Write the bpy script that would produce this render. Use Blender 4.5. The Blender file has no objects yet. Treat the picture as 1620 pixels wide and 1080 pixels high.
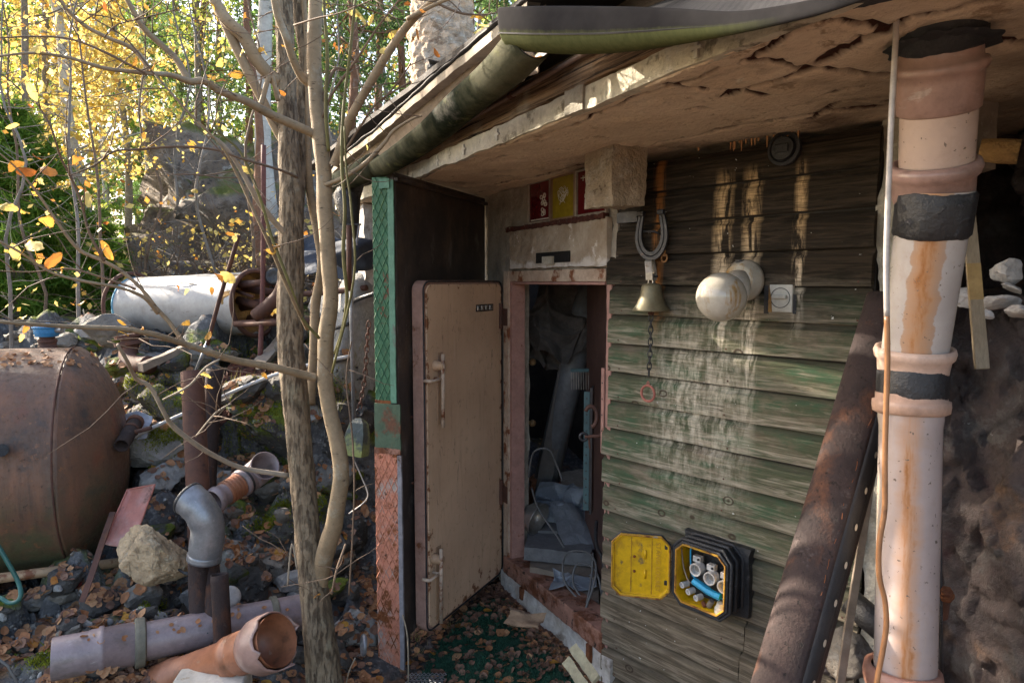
import bpy, bmesh, math, random
import numpy as np
from math import sin, cos, pi, radians, sqrt
from mathutils import Vector as V, Matrix, noise, Quaternion
from mathutils.bvhtree import BVHTree

sc = bpy.context.scene
COL = sc.collection
rnd = random.Random(7)

# ------------------------------------------------------------------ camera, light, exposure
PITCH = radians(5.03); EYE = V((0, 0, 1.8))
cam = bpy.data.objects.new('camera', bpy.data.cameras.new('camera')); COL.objects.link(cam)
cam.data.lens = 24; cam.data.sensor_width = 36; cam.data.clip_start = 0.05; cam.data.clip_end = 900
cam.location = EYE; cam.rotation_euler = (pi / 2 - PITCH, 0, 0)
sc.camera = cam

SUN_AZ, SUN_EL = radians(152), radians(28)      # azimuth counted from +X towards +Y
sun_dir = V((cos(SUN_EL) * cos(SUN_AZ), cos(SUN_EL) * sin(SUN_AZ), sin(SUN_EL)))
w = bpy.data.worlds.new('World'); sc.world = w; w.use_nodes = True
nt = w.node_tree; nt.nodes.clear()
sky = nt.nodes.new('ShaderNodeTexSky'); sky.sky_type = 'NISHITA'; sky.sun_disc = False
sky.sun_elevation = SUN_EL; sky.sun_rotation = pi / 2 - SUN_AZ
sky.air_density = 1.0; sky.dust_density = 2.5; sky.ozone_density = 1.0
bg = nt.nodes.new('ShaderNodeBackground'); bg.inputs[1].default_value = 0.122
wo = nt.nodes.new('ShaderNodeOutputWorld')
nt.links.new(sky.outputs[0], bg.inputs[0]); nt.links.new(bg.outputs[0], wo.inputs[0])
sun = bpy.data.objects.new('sun', bpy.data.lights.new('sun', 'SUN')); COL.objects.link(sun)
sun.data.energy = 4.8; sun.data.angle = radians(0.55); sun.data.color = (1.0, 0.93, 0.82)
sun.rotation_euler = sun_dir.to_track_quat('Z', 'Y').to_euler()
sc.view_settings.view_transform = 'Standard'; sc.view_settings.look = 'None'
sc.view_settings.exposure = 2.36; sc.view_settings.gamma = 1.0; sc.view_settings.use_curve_mapping = False
sc.view_settings.use_white_balance = True; sc.view_settings.white_balance_temperature = 7050; sc.view_settings.white_balance_tint = 12

# ------------------------------------------------------------------ measuring helpers
def ray(px, py):
    dx, up = px - 810.0, 540.0 - py
    return V((dx, 1080 * cos(PITCH) + up * sin(PITCH), up * cos(PITCH) - 1080 * sin(PITCH)))
def at(px, py, Y):
    r = ray(px, py); return EYE + r * (Y / r.y)
def hit(px, py, p0, n):
    r = ray(px, py); return EYE + r * ((p0 - EYE).dot(n) / r.dot(n))
Z = V((0, 0, 1))
A0 = V((-.057, 4.11, 0)); dA = V((.458, -.889, 0)).normalized(); nA = V((-dA.y * -1, 0, 0))
nA = V((dA.y, -dA.x, 0))           # outward (to the open side): (-.889,-.458)
B0 = A0 + dA * 1.13; dB = V((.669, -.743, 0)).normalized(); nB = V((dB.y, -dB.x, 0))
E0 = V((-.455, 3.5, 0))            # slab edge line, parallel to wall A
def WA(s, n, z): return A0 + dA * s + nA * n + Z * z
def WB(u, n, z): return B0 + dB * u + nB * n + Z * z
def ED(t, o, z): return E0 + dA * t + nA * o + Z * z
def inA(px, py, n=0):
    p = hit(px, py, A0 + nA * n, nA); return (p - A0).dot(dA), p.z
def inB(px, py, n=0):
    p = hit(px, py, B0 + nB * n, nB); return (p - B0).dot(dB), p.z
def inE(px, py, o=0):
    p = hit(px, py, E0 + nA * o, nA); return (p - E0).dot(dA), p.z
def onA(px, py, n=0): return hit(px, py, A0 + nA * n, nA)
def onB(px, py, n=0): return hit(px, py, B0 + nB * n, nB)
def onE(px, py, o=0): return hit(px, py, E0 + nA * o, nA)

# ------------------------------------------------------------------ mesh helpers
def frame_of(d):
    d = d.normalized(); a = Z if abs(d.z) < .9 else V((1, 0, 0))
    x = a.cross(d).normalized(); return x, d.cross(x).normalized(), d
def smooth_path(pts, k=4):
    """Catmull-Rom through the points (Vector + extra values)"""
    P = [list(p) for p in pts]; out = []
    for i in range(len(P) - 1):
        a, b, c, d = P[max(i - 1, 0)], P[i], P[i + 1], P[min(i + 2, len(P) - 1)]
        for j in range(k):
            t = j / k
            out.append([.5 * ((2 * b[q]) + (c[q] - a[q]) * t + (2 * a[q] - 5 * b[q] + 4 * c[q] - d[q]) * t * t + (3 * b[q] - a[q] - 3 * c[q] + d[q]) * t ** 3) for q in range(len(b))])
    out.append(P[-1]); return out
def facet(p, s, k=.5, off=.1, st=None):
    """fractured rock: every voronoi cell is its own tilted plane"""
    q = V(p) * s
    if st: q = V((q.x * st[0], q.y * st[1], q.z * st[2]))
    c = noise.voronoi(q)[1][0]; n = noise.noise_vector(c * 3.7 + V((9, 1, 4))); n = n / (n.length + 1e-6); return ((q - c).dot(n) * k + noise.noise(c * 5.3) * off * 2) / s
class MB:
    def __init__(s): s.v = []; s.f = []; s.uv = []
    def add(s, vs, fs, uvs=None):
        k = len(s.v); s.v += [V(p) for p in vs]; s.f += [tuple(i + k for i in f) for f in fs]
        s.uv += uvs if uvs else [(0, 0)] * len(vs); return s
    def obox(s, p, a, b, c):
        """box from a corner and three edge vectors"""
        if a.cross(b).dot(c) < 0: a, b = b, a
        vs = [p, p + a, p + a + b, p + b]; vs += [q + c for q in vs]
        return s.add(vs, [(3, 2, 1, 0), (4, 5, 6, 7), (0, 1, 5, 4), (1, 2, 6, 5), (2, 3, 7, 6), (3, 0, 4, 7)])
    def cbox(s, c, a, b, d): return s.obox(c - (a + b + d) / 2, a, b, d)
    def prism(s, poly, vec):
        n = len(poly); nrm = V((0, 0, 0))
        for i in range(n): nrm += poly[i].cross(poly[(i + 1) % n])
        if nrm.dot(vec) > 0: poly = poly[::-1]
        vs = list(poly) + [p + vec for p in poly]
        return s.add(vs, [tuple(range(n)), tuple(range(2 * n - 1, n - 1, -1))] + [(i, i + n, (i + 1) % n + n, (i + 1) % n) for i in range(n)])
    def tube(s, pts, r, seg=10, caps=True, ell=None):
        pts = [V(p) for p in pts]; n = len(pts); rr = r if hasattr(r, '__len__') else [r] * n
        t0 = (pts[1] - pts[0]).normalized(); x, y, _ = frame_of(t0); vs = []; prev = t0
        for i, p in enumerate(pts):
            t = (pts[min(i + 1, n - 1)] - pts[max(i - 1, 0)])
            t = t.normalized() if t.length > 1e-9 else prev
            q = prev.rotation_difference(t); x = q @ x; y = q @ y; prev = t
            for k in range(seg):
                a = 2 * pi * k / seg; vs.append(p + (x * cos(a) + y * sin(a)) * rr[i])
        fs = [(i * seg + k, i * seg + (k + 1) % seg, (i + 1) * seg + (k + 1) % seg, (i + 1) * seg + k) for i in range(n - 1) for k in range(seg)]
        if caps: fs += [tuple(range(seg - 1, -1, -1)), tuple((n - 1) * seg + k for k in range(seg))]
        return s.add(vs, fs)
    def lathe(s, prof, o, ax, seg=28, x0=None, a0=0, a1=2 * pi):
        """prof: (radius, distance along the axis)"""
        x, y, d = frame_of(ax)
        if x0: x = (x0 - d * x0.dot(d)).normalized(); y = d.cross(x)
        full = abs(a1 - a0 - 2 * pi) < 1e-6; m = seg if full else seg + 1; vs = []; us = []
        for (r, h) in prof:
            for k in range(m):
                a = a0 + (a1 - a0) * k / seg
                vs.append(o + d * h + (x * cos(a) + y * sin(a)) * r); us.append((k / seg, h))
        fs = []
        for i in range(len(prof) - 1):
            for k in range(seg):
                k2 = (k + 1) % m; fs.append((i * m + k, i * m + k2, (i + 1) * m + k2, (i + 1) * m + k))
        return s.add(vs, fs, us)
    def grid(s, fn, nu, nv, uvs=False):
        vs = [fn(i / nu, j / nv) for j in range(nv + 1) for i in range(nu + 1)]
        fs = [(j * (nu + 1) + i, j * (nu + 1) + i + 1, (j + 1) * (nu + 1) + i + 1, (j + 1) * (nu + 1) + i) for j in range(nv) for i in range(nu)]
        return s.add(vs, fs, [(i / nu, j / nv) for j in range(nv + 1) for i in range(nu + 1)] if uvs else None)
    def rock(s, c, size, seed, sub=3, rough=.06, rot=None):
        r = random.Random(seed); bm = bmesh.new(); bmesh.ops.create_icosphere(bm, subdivisions=sub, radius=1)
        pl = []
        for k in range(13):
            n = V((r.gauss(0, 1), r.gauss(0, 1), r.gauss(0, 1))).normalized(); pl.append((n, r.uniform(.62, .95)))
        R = rot or Quaternion((r.gauss(0, 1), r.gauss(0, 1), r.gauss(0, 1), r.gauss(0, 1))).normalized()
        off = V((r.uniform(0, 50), r.uniform(0, 50), 0)); vs = []
        for vt in bm.verts:
            d = vt.co.normalized(); m = 1.15
            for n, k in pl:
                q = n.dot(d)
                if q > .05: m = min(m, k / q)
            m *= 1 + rough * noise.noise(d * 2.3 + off) + (facet(d + off, 2.6, .5, .12) if sub > 2 else 0) * rough * 5 + (facet(d + off, 7, .6, .2) if sub > 3 else 0) * rough * 6 + rough * .4 * noise.noise(d * 17 + off)
            p = R @ (d * m) if rot is None else d * m
            p = V((p.x * size[0], p.y * size[1], p.z * size[2]))
            if rot is not None: p = rot @ p
            vs.append(V(c) + p)
        fs = [tuple(x.index for x in f.verts) for f in bm.faces]; bm.free(); return s.add(vs, fs)
    def jitter(s, a, f=12, a2=0):
        for i, p in enumerate(s.v): s.v[i] = p + noise.noise_vector(p * f) * a + (noise.noise_vector(p * f * 4) * a2 if a2 else V())
        return s
    def rect_dense(s, p, a, b, c, d=.03):
        """box whose faces are cut in a grid, so its surface can be broken up"""
        bm = bmesh.new(); nx, ny, nz = [max(1, int(q.length / d)) for q in (a, b, c)]
        if a.cross(b).dot(c) < 0: a, b = b, a; nx, ny = ny, nx
        for (o, u, w_, nu, nw) in ((p, b, a, ny, nx), (p + c, a, b, nx, ny), (p, a, c, nx, nz), (p + b, c, a, nz, nx), (p, c, b, nz, ny), (p + a, b, c, ny, nz)):
            g = [[bm.verts.new(o + u * (i / nu) + w_ * (j / nw)) for i in range(nu + 1)] for j in range(nw + 1)]
            for j in range(nw):
                for i in range(nu): bm.faces.new((g[j][i], g[j][i + 1], g[j + 1][i + 1], g[j + 1][i]))
        bmesh.ops.remove_doubles(bm, verts=bm.verts, dist=1e-5); bm.verts.index_update()
        vs = [v.co.copy() for v in bm.verts]; fs = [tuple(x.index for x in f.verts) for f in bm.faces]; bm.free(); return s.add(vs, fs)
    def build(s, name, mat, parent=None, smooth=False, bevel=0, uv=False, solid=0, sub=0, base=None, seg=2):
        if parent is not None: o0 = V(parent['_w']) if '_w' in parent.keys() else V((0, 0, 0))
        elif base is not None: o0 = V(base)
        else:
            n = len(s.v); o0 = V((sum(p.x for p in s.v) / n, sum(p.y for p in s.v) / n, min(p.z for p in s.v)))
        me = bpy.data.meshes.new(name); me.from_pydata([p - o0 for p in s.v], [], s.f)
        if uv:
            ul = me.uv_layers.new(name='UVMap'); idx = np.empty(len(me.loops), dtype=np.int32); me.loops.foreach_get('vertex_index', idx)
            ul.data.foreach_set('uv', np.array(s.uv, dtype=np.float32)[idx].ravel())
        if smooth: me.polygons.foreach_set('use_smooth', [True] * len(me.polygons))
        me.update(); o = bpy.data.objects.new(name, me); COL.objects.link(o); me.materials.append(mat)
        if parent is not None:
            o.parent = parent
            if parent.type == 'MESH': o['_w'] = list(o0)
        else: o.location = o0
        o['_w'] = list(o0)
        if solid: m = o.modifiers.new('solid', 'SOLIDIFY'); m.thickness = solid; m.offset = 0
        if bevel: m = o.modifiers.new('bevel', 'BEVEL'); m.width = bevel; m.segments = seg; m.limit_method = 'ANGLE'; m.angle_limit = radians(40)
        if sub: m = o.modifiers.new('sub', 'SUBSURF'); m.levels = sub; m.render_levels = sub
        return o
def tag(o, label=None, cat=None, group=None, kind=None):
    if label: o['label'] = label
    if cat: o['category'] = cat
    if group: o['group'] = group
    if kind: o['kind'] = kind
    return o
def thing(name, loc, label, cat, group=None):
    o = bpy.data.objects.new(name, None); COL.objects.link(o); o.location = loc; o['_w'] = list(loc); o.empty_display_size = .1
    return tag(o, label, cat, group)
def struct(o): o['kind'] = 'structure'; return o
def copy_tree(o, parent=None):
    c = o.copy(); COL.objects.link(c)
    if parent is not None: c.parent = parent
    for ch in list(o.children): copy_tree(ch, c)
    return c

# ------------------------------------------------------------------ material helpers
class NT:
    def __init__(s, name):
        s.m = bpy.data.materials.new(name); s.m.use_nodes = True; s.t = s.m.node_tree; s.t.nodes.clear()
        s.out = s.n('ShaderNodeOutputMaterial'); s.b = s.n('ShaderNodeBsdfPrincipled'); s.l(s.b.outputs[0], s.out.inputs[0])
    def n(s, t, **k):
        o = s.t.nodes.new(t)
        for a, b in k.items(): setattr(o, a, b)
        return o
    def l(s, a, b): s.t.links.new(a, b)
    def coords(s, st=(1, 1, 1), uv=False, rand=True):
        tc = s.n('ShaderNodeTexCoord'); mp = s.n('ShaderNodeMapping'); mp.inputs['Scale'].default_value = st
        s.l(tc.outputs['UV' if uv else 'Object'], mp.inputs[0])
        if rand:
            oi = s.n('ShaderNodeObjectInfo'); ml = s.n('ShaderNodeMath', operation='MULTIPLY'); s.l(oi.outputs['Random'], ml.inputs[0]); ml.inputs[1].default_value = 37
            s.l(ml.outputs[0], mp.inputs['Location'])
        return mp.outputs[0]
    def noise(s, co, sc_, det=6, rough=.6, dist=0):
        o = s.n('ShaderNodeTexNoise'); s.l(co, o.inputs['Vector']); o.inputs['Scale'].default_value = sc_; o.inputs['Detail'].default_value = det
        o.inputs['Roughness'].default_value = rough; o.inputs['Distortion'].default_value = dist; return o.outputs[0]
    def vor(s, co, sc_, feat='F1', out=0):
        o = s.n('ShaderNodeTexVoronoi', feature=feat); s.l(co, o.inputs['Vector']); o.inputs['Scale'].default_value = sc_; return o.outputs[out]
    def rng(s, x, a, b, c=0.0, d=1.0):
        o = s.n('ShaderNodeMapRange'); s.l(x, o.inputs[0])
        for i, q in enumerate((a, b, c, d)): o.inputs[i + 1].default_value = q
        return o.outputs[0]
    def mth(s, op, a, b=None):
        o = s.n('ShaderNodeMath', operation=op)
        for i, q in enumerate((a, b)):
            if q is None: continue
            if isinstance(q, (int, float)): o.inputs[i].default_value = q
            else: s.l(q, o.inputs[i])
        return o.outputs[0]
    def mix(s, f, a, b):
        o = s.n('ShaderNodeMix', data_type='RGBA')
        for i, q in ((0, f), (6, a), (7, b)):
            if isinstance(q, (int, float)): o.inputs[i].default_value = q
            elif isinstance(q, tuple): o.inputs[i].default_value = (*q[:3], 1)
            else: s.l(q, o.inputs[i])
        return o.outputs[2]
    def fmix(s, f, a, b):
        o = s.n('ShaderNodeMix', data_type='FLOAT')
        for i, q in ((0, f), (2, a), (3, b)):
            if isinstance(q, (int, float)): o.inputs[i].default_value = q
            else: s.l(q, o.inputs[i])
        return o.outputs[0]
    def finish(s, col, rough=.8, bumph=None, bump=.3, dist=.01, metal=0, spec=.4):
        s.l(col, s.b.inputs['Base Color']) if not isinstance(col, tuple) else setattr(s.b.inputs['Base Color'], 'default_value', (*col, 1))
        if isinstance(rough, (int, float)): s.b.inputs['Roughness'].default_value = rough
        else: s.l(rough, s.b.inputs['Roughness'])
        if isinstance(metal, (int, float)): s.b.inputs['Metallic'].default_value = metal
        else: s.l(metal, s.b.inputs['Metallic'])
        s.b.inputs['Specular IOR Level'].default_value = spec
        if bumph is not None:
            bp = s.n('ShaderNodeBump'); bp.inputs['Strength'].default_value = bump; bp.inputs['Distance'].default_value = dist
            s.l(bumph, bp.inputs['Height']); s.l(bp.outputs[0], s.b.inputs['Normal'])
        return s.m
def mk(name, c1, c2, bs=6, layers=(), rough=.8, bump=.4, bsc=40, dist=.01, metal=0, st=(1, 1, 1), spec=.4, uv=False):
    """two noise-mixed base colours, then layers (colour, scale, lo, hi[, stretch[, bump sign]])"""
    t = NT(name); co = t.coords(st, uv); n0 = t.noise(co, bs); col = t.mix(t.rng(n0, .35, .65), c1, c2)
    fine = t.noise(co, bsc, 8, .65); h = fine
    gr = t.noise(co, bs * 3.3, 9, .72); col = t.mix(t.rng(gr, .46, .66, 0, .42), col, tuple(x * .42 for x in c2)); col = t.mix(t.rng(gr, .46, .30, 0, .25), col, tuple(min(.9, x * 1.35) for x in c1))
    col = t.mix(t.rng(fine, .3, .75, 0, .35), col, tuple(x * .45 for x in c1))
    rg = rough
    for L in layers:
        c = t.coords(L[4], uv) if len(L) > 4 and L[4] else co
        k = t.rng(t.noise(c, L[1], 9, .68), L[2], L[3]); lc = L[0]
        if lc: col = t.mix(k, col, t.mix(t.rng(fine, .3, .7), lc, tuple(x * .55 for x in lc)))
        h = t.mth('ADD', h, t.mth('MULTIPLY', k, L[5] if len(L) > 5 else .25))
        if len(L) > 6: rg = t.fmix(k, rg, L[6])
    return t.finish(col, rg, h, bump, dist, metal, spec)

RUST = (.20, .065, .025); DRUST = (.07, .028, .016)
M = {}
M['rust'] = mk('rusty_steel', (.12, .048, .030), (.075, .036, .028), 4, [((.20, .075, .03), 9, .55, .72), ((.035, .022, .02), 14, .58, .7)], rough=.75, bump=.35, bsc=120, dist=.004)
M['rust2'] = mk('rusty_brown_pipe', (.048, .028, .024), (.030, .020, .019), 5, [((.17, .065, .03), 6, .54, .70, (1, 1, .35)), ((.10, .075, .07), 22, .6, .7), ((.02, .013, .012), 60, .60, .66, None, -.5), ((.03, .022, .022), 40, .62, .7, None, -.3)], rough=.85, bump=.8, bsc=110, dist=.004)
M['rust_orange'] = mk('orange_rust', (.24, .08, .025), (.12, .04, .02), 14, [], rough=.9, bump=.8, bsc=90)
M['drum'] = mk('drum_white_metal', (.40, .39, .38), (.33, .32, .31), 2, [((.27, .25, .22), 3, .55, .75, None, 0), ((.22, .11, .05), 22, .66, .72), ((.16, .13, .10), 6, .62, .7, (1, 1, 3), 0)], rough=.38, bump=.12, bsc=7, dist=.03, spec=.5)
M['concrete'] = mk('weathered_concrete', (.40, .35, .29), (.30, .26, .21), 5, [((.14, .11, .09), 3, .55, .75, (1, 1, .4)), ((.52, .47, .42), 8, .62, .7)], rough=.92, bump=.7, bsc=60, dist=.012)
M['slab'] = mk('old_concrete', (.50, .46, .38), (.36, .32, .25), 6, [((.17, .13, .10), 5, .56, .75), ((.60, .56, .48), 14, .6, .7)], rough=.93, bump=.8, bsc=70, dist=.012)
M['plaster'] = mk('whitish_plaster', (.60, .57, .54), (.42, .37, .32), 8, [((.25, .20, .16), 6, .58, .7)], rough=.9, bump=.7, bsc=60)
M['blackmetal'] = mk('dark_scuffed_steel', (.060, .046, .040), (.028, .023, .023), 4, [((.13, .085, .06), 4, .50, .7, (1, 1, .5), 0), ((.17, .15, .135), 7, .58, .72, (1, 1, .6), 0), ((.22, .20, .19), 60, .66, .72, (1, 1, .15), 0)], rough=.5, bump=.3, bsc=60, dist=.003)
M['beige'] = mk('beige_enamel_paint', (.52, .335, .21), (.44, .285, .18), 3, [((.40, .27, .22), 4, .58, .75, None, 0), ((.20, .07, .03), 13, .69, .73, None, .3), ((.10, .06, .04), 70, .72, .75, (1, 1, .2), 0)], rough=.45, bump=.12, bsc=120, dist=.003, spec=.45)
M['pink'] = mk('pink_primer_paint', (.42, .225, .185), (.36, .19, .155), 5, [((.20, .065, .025), 9, .60, .66, None, .5), ((.55, .45, .36), 16, .66, .70, None, -.3), ((.05, .03, .02), 26, .70, .73, None, .5)], rough=.6, bump=.4, bsc=70, dist=.005)
M['pinkrust'] = mk('rusted_pink_paint', (.36, .18, .13), (.26, .125, .085), 5, [((.17, .055, .022), 7, .48, .58, None, .5), ((.035, .02, .015), 24, .58, .64, None, .6)], rough=.75, bump=.6, bsc=70, dist=.006)
M['cream_rust'] = mk('cream_paint_rusted', (.55, .42, .32), (.42, .30, .22), 7, [((.22, .07, .025), 8, .54, .6, None, .5), ((.05, .03, .02), 20, .66, .7, None, .5)], rough=.7, bump=.5, bsc=70, dist=.006)
M['inner'] = mk('brown_inner_steel', (.14, .075, .06), (.09, .05, .042), 3, [((.2, .1, .07), 20, .62, .7, (1, 1, .1), 0)], rough=.6, bump=.2, bsc=50, dist=.004)
M['greenpaint'] = mk('green_paint_flaking', (.045, .165, .085), (.035, .12, .062), 7, [((.13, .26, .08), 5, .56, .68, None, 0), ((.16, .06, .03), 9, .59, .63, None, -.4), ((.28, .15, .10), 22, .66, .7, None, -.4)], rough=.6, bump=.5, bsc=60, dist=.005)
M['greenlight'] = mk('pale_green_paint', (.12, .285, .20), (.09, .22, .155), 6, [((.17, .11, .11), 5, .60, .68, (1, 1, .4), -.3), ((.5, .5, .45), 40, .7, .73, None, 0)], rough=.6, bump=.4, bsc=80, dist=.004)
M['greendull'] = mk('dull_green_paint', (.085, .135, .085), (.06, .10, .065), 6, [((.16, .07, .04), 6, .55, .62, None, .3), ((.20, .085, .04), 20, .6, .66)], rough=.7, bump=.5, bsc=60, dist=.005)
M['orangeplate'] = mk('orange_painted_plate', (.62, .25, .16), (.55, .21, .13), 5, [((.46, .38, .33), 4, .54, .64, None, 0), ((.24, .075, .022), 7, .53, .58, None, .5), ((.07, .03, .018), 22, .62, .67, None, .5)], rough=.7, bump=.5, bsc=70, dist=.005)
M['greyedge'] = mk('grey_steel_edge', (.30, .29, .31), (.22, .21, .23), 8, [((.15, .09, .07), 10, .6, .7)], rough=.5, bump=.3, bsc=70, dist=.004)
M['galv'] = mk('galvanised_steel', (.31, .32, .34), (.23, .24, .26), 9, [((.46, .46, .47), 16, .6, .68, None, 0), ((.20, .17, .14), 8, .66, .75, None, 0)], rough=.42, bump=.15, bsc=60, dist=.003, metal=.55, spec=.5)
M['lilac'] = mk('lilac_grey_pvc', (.29, .225, .225), (.255, .195, .20), 4, [((.20, .16, .14), 6, .54, .70, (1, 1, 2), 0), ((.38, .33, .32), 14, .62, .68, (1, 1, 3), 0), ((.10, .08, .07), 40, .66, .70, None, 0), ((.12, .12, .06), 9, .64, .72, None, 0)], rough=.4, bump=.08, bsc=60, dist=.003, spec=.5)
M['pinkpvc'] = mk('pinkish_pvc', (.38, .24, .20), (.33, .205, .17), 4, [((.24, .15, .12), 7, .54, .70, (1, 1, 2), 0), ((.50, .38, .33), 14, .62, .68, (1, 1, 3), 0), ((.10, .07, .06), 45, .66, .70, None, 0)], rough=.33, bump=.06, bsc=60, dist=.003, spec=.5)
M['terracotta'] = mk('terracotta_pvc', (.38, .15, .075), (.31, .115, .058), 5, [((.18, .085, .05), 9, .55, .68, None, 0), ((.42, .26, .18), 16, .62, .68, None, 0), ((.09, .05, .035), 40, .66, .70, None, 0)], rough=.45, bump=.1, bsc=60, dist=.003, spec=.5)
M['olive'] = mk('olive_rubber_ring', (.19, .175, .13), (.14, .13, .10), 9, [], rough=.7, bump=.2)
M['blackrub'] = mk('black_rubber', (.018, .018, .020), (.03, .03, .033), 9, [((.14, .14, .15), 22, .58, .66, None, .3)], rough=.42, bump=.8, bsc=22, dist=.012, spec=.5)
M['bluecap'] = mk('blue_plastic_cap', (.035, .24, .48), (.03, .20, .42), 6, [((.15, .2, .25), 30, .66, .7, None, 0)], rough=.45, bump=.1)
M['brightblue'] = mk('bright_blue_plastic', (.01, .36, .62), (.01, .30, .55), 6, [], rough=.35, bump=.05)
M['globe'] = mk('glazed_white_glass', (.50, .46, .39), (.45, .41, .34), 1.2, [((.44, .27, .11), 3, .52, .60, (5, 5, .6), 0), ((.35, .22, .10), 50, .70, .74, None, 0)], rough=.12, bump=.02, spec=.6)
M['whiteplast'] = mk('dirty_white_plastic', (.60, .57, .50), (.52, .49, .42), 6, [((.30, .2, .1), 14, .62, .7, None, 0)], rough=.45, bump=.08)
M['porcelain'] = mk('white_porcelain', (.62, .60, .57), (.54, .52, .49), 12, [((.2, .17, .13), 30, .66, .72, None, 0)], rough=.25, bump=.05, spec=.55)
M['yellow'] = mk('yellow_enamel', (.74, .44, .010), (.66, .38, .008), 4, [((.42, .22, .02), 9, .54, .66, None, 0), ((.25, .17, .06), 22, .60, .66, None, 0), ((.16, .06, .02), 34, .70, .73, None, .3)], rough=.4, bump=.12, bsc=60, dist=.003)
M['yellowrust'] = mk('rusted_yellow_edge', (.55, .30, .02), (.40, .18, .03), 12, [((.18, .06, .02), 16, .5, .6, None, .4), ((.45, .42, .35), 20, .62, .68)], rough=.7, bump=.5)
M['boxblack'] = mk('bitumen_black_box', (.020, .021, .024), (.035, .036, .040), 8, [((.20, .19, .18), 12, .60, .70, (1, 1, 2.5), 0), ((.12, .09, .07), 6, .62, .7)], rough=.5, bump=.8, bsc=30, dist=.01)
M['iron'] = mk('dark_iron', (.035, .036, .042), (.055, .055, .060), 9, [((.16, .10, .07), 14, .62, .7), ((.14, .14, .15), 9, .6, .75, None, 0)], rough=.42, bump=.4, bsc=60, dist=.004, metal=.5)
M['bronze'] = mk('verdigris_bronze', (.25, .215, .13), (.19, .17, .11), 7, [((.20, .24, .20), 12, .58, .68, None, 0), ((.26, .17, .09), 5, .6, .75, None, 0)], rough=.5, bump=.15, bsc=60, dist=.004, metal=.35)
M['steel'] = mk('worn_bare_steel', (.42, .40, .37), (.34, .32, .30), 9, [((.22, .15, .10), 12, .62, .7)], rough=.35, bump=.15, metal=.7)
M['redring'] = mk('faded_red_paint_ring', (.48, .16, .12), (.36, .12, .09), 14, [((.15, .10, .08), 20, .6, .7)], rough=.6, bump=.4)
M['darkred'] = mk('dark_red_glass', (.10, .008, .012), (.13, .012, .014), 5, [], rough=.12, bump=.02, spec=.6)
M['olivegl'] = mk('olive_yellow_glass', (.30, .22, .020), (.27, .20, .02), 5, [], rough=.25, bump=.02, spec=.5)
M['doodle_glint'] = mk('white_line', (.70, .68, .62), (.62, .60, .55), 9, [], rough=.7, bump=.1)
M['cable_grey'] = mk('grey_cable_sheath', (.16, .155, .15), (.12, .115, .11), 9, [], rough=.5, bump=.1)
M['cable_w'] = mk('off_white_cable', (.52, .47, .43), (.45, .40, .36), 9, [], rough=.45, bump=.1)
M['cable_br'] = mk('brown_copper_cable', (.42, .20, .09), (.33, .15, .065), 5, [((.18, .08, .04), 12, .6, .7)], rough=.35, bump=.1, spec=.6)
M['hose'] = mk('teal_hose', (.02, .10, .09), (.03, .13, .11), 5, [((.35, .35, .12), 3, .6, .7, None, 0)], rough=.35, bump=.05)
M['oldwood'] = mk('weathered_grey_wood', (.27, .22, .175), (.20, .155, .12), 3, [((.10, .075, .055), 5, .5, .75), ((.34, .30, .25), 12, .6, .7)], rough=.85, bump=.6, bsc=18, dist=.006, st=(1, 1, 1))
M['lath'] = mk('lath_wood', (.30, .25, .18), (.24, .19, .13), 4, [((.13, .12, .075), 3, .52, .62, (1, 1, .6), 0)], rough=.8, bump=.5, bsc=10, dist=.004, st=(8, 8, 1))
M['rotwood'] = mk('rotten_red_wood', (.14, .045, .025), (.08, .03, .02), 6, [((.04, .02, .015), 9, .5, .6)], rough=.95, bump=1.0, bsc=20, dist=.02, st=(3, 3, 3))
M['felt'] = mk('roofing_felt', (.045, .043, .045), (.03, .03, .033), 4, [((.13, .12, .115), 3, .52, .75, None, 0)], rough=.7, bump=.3, bsc=160, dist=.003)
M['feltpale'] = mk('weathered_pale_felt', (.36, .28, .21), (.26, .20, .15), 4, [((.10, .08, .07), 3, .55, .7)], rough=.8, bump=.5, bsc=30, dist=.01)
M['gutter'] = mk('algae_covered_gutter', (.095, .090, .058), (.060, .064, .034), 3, [((.014, .020, .010), 3, .46, .60, None, .2), ((.15, .155, .055), 9, .58, .72, None, 0), ((.20, .18, .15), 3, .62, .75, None, 0)], rough=.95, spec=.12, bump=.35, bsc=90, dist=.004)
M['gutterin'] = mk('lilac_gutter_lining', (.30, .27, .29), (.24, .22, .23), 3, [], rough=.5, bump=.1)
M['whiteboard'] = mk('whitewashed_board', (.44, .38, .29), (.33, .27, .20), 6, [((.20, .15, .11), 6, .6, .68)], rough=.8, bump=.5, bsc=30)
M['chimney'] = mk('cracked_cream_render', (.74, .56, .40), (.62, .45, .32), 5, [((.84, .74, .62), 7, .50, .64, (1, 1, 2), .5), ((.34, .18, .10), 9, .58, .7, (1, 1, 2), -.5)], rough=.95, bump=1.0, bsc=30, dist=.03)
M['stone'] = mk('grey_field_stone', (.24, .215, .18), (.15, .135, .12), 5, [((.25, .25, .245), 8, .56, .68, (1, 1, 2)), ((.05, .05, .05), 4, .56, .7), ((.16, .10, .06), 6, .64, .72)], rough=.9, bump=.9, bsc=30, dist=.02)
M['stonelight'] = mk('pale_stone', (.36, .35, .33), (.25, .24, .23), 6, [((.48, .46, .42), 9, .55, .65), ((.10, .09, .08), 6, .6, .7)], rough=.9, bump=.9, bsc=35, dist=.015)
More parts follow.
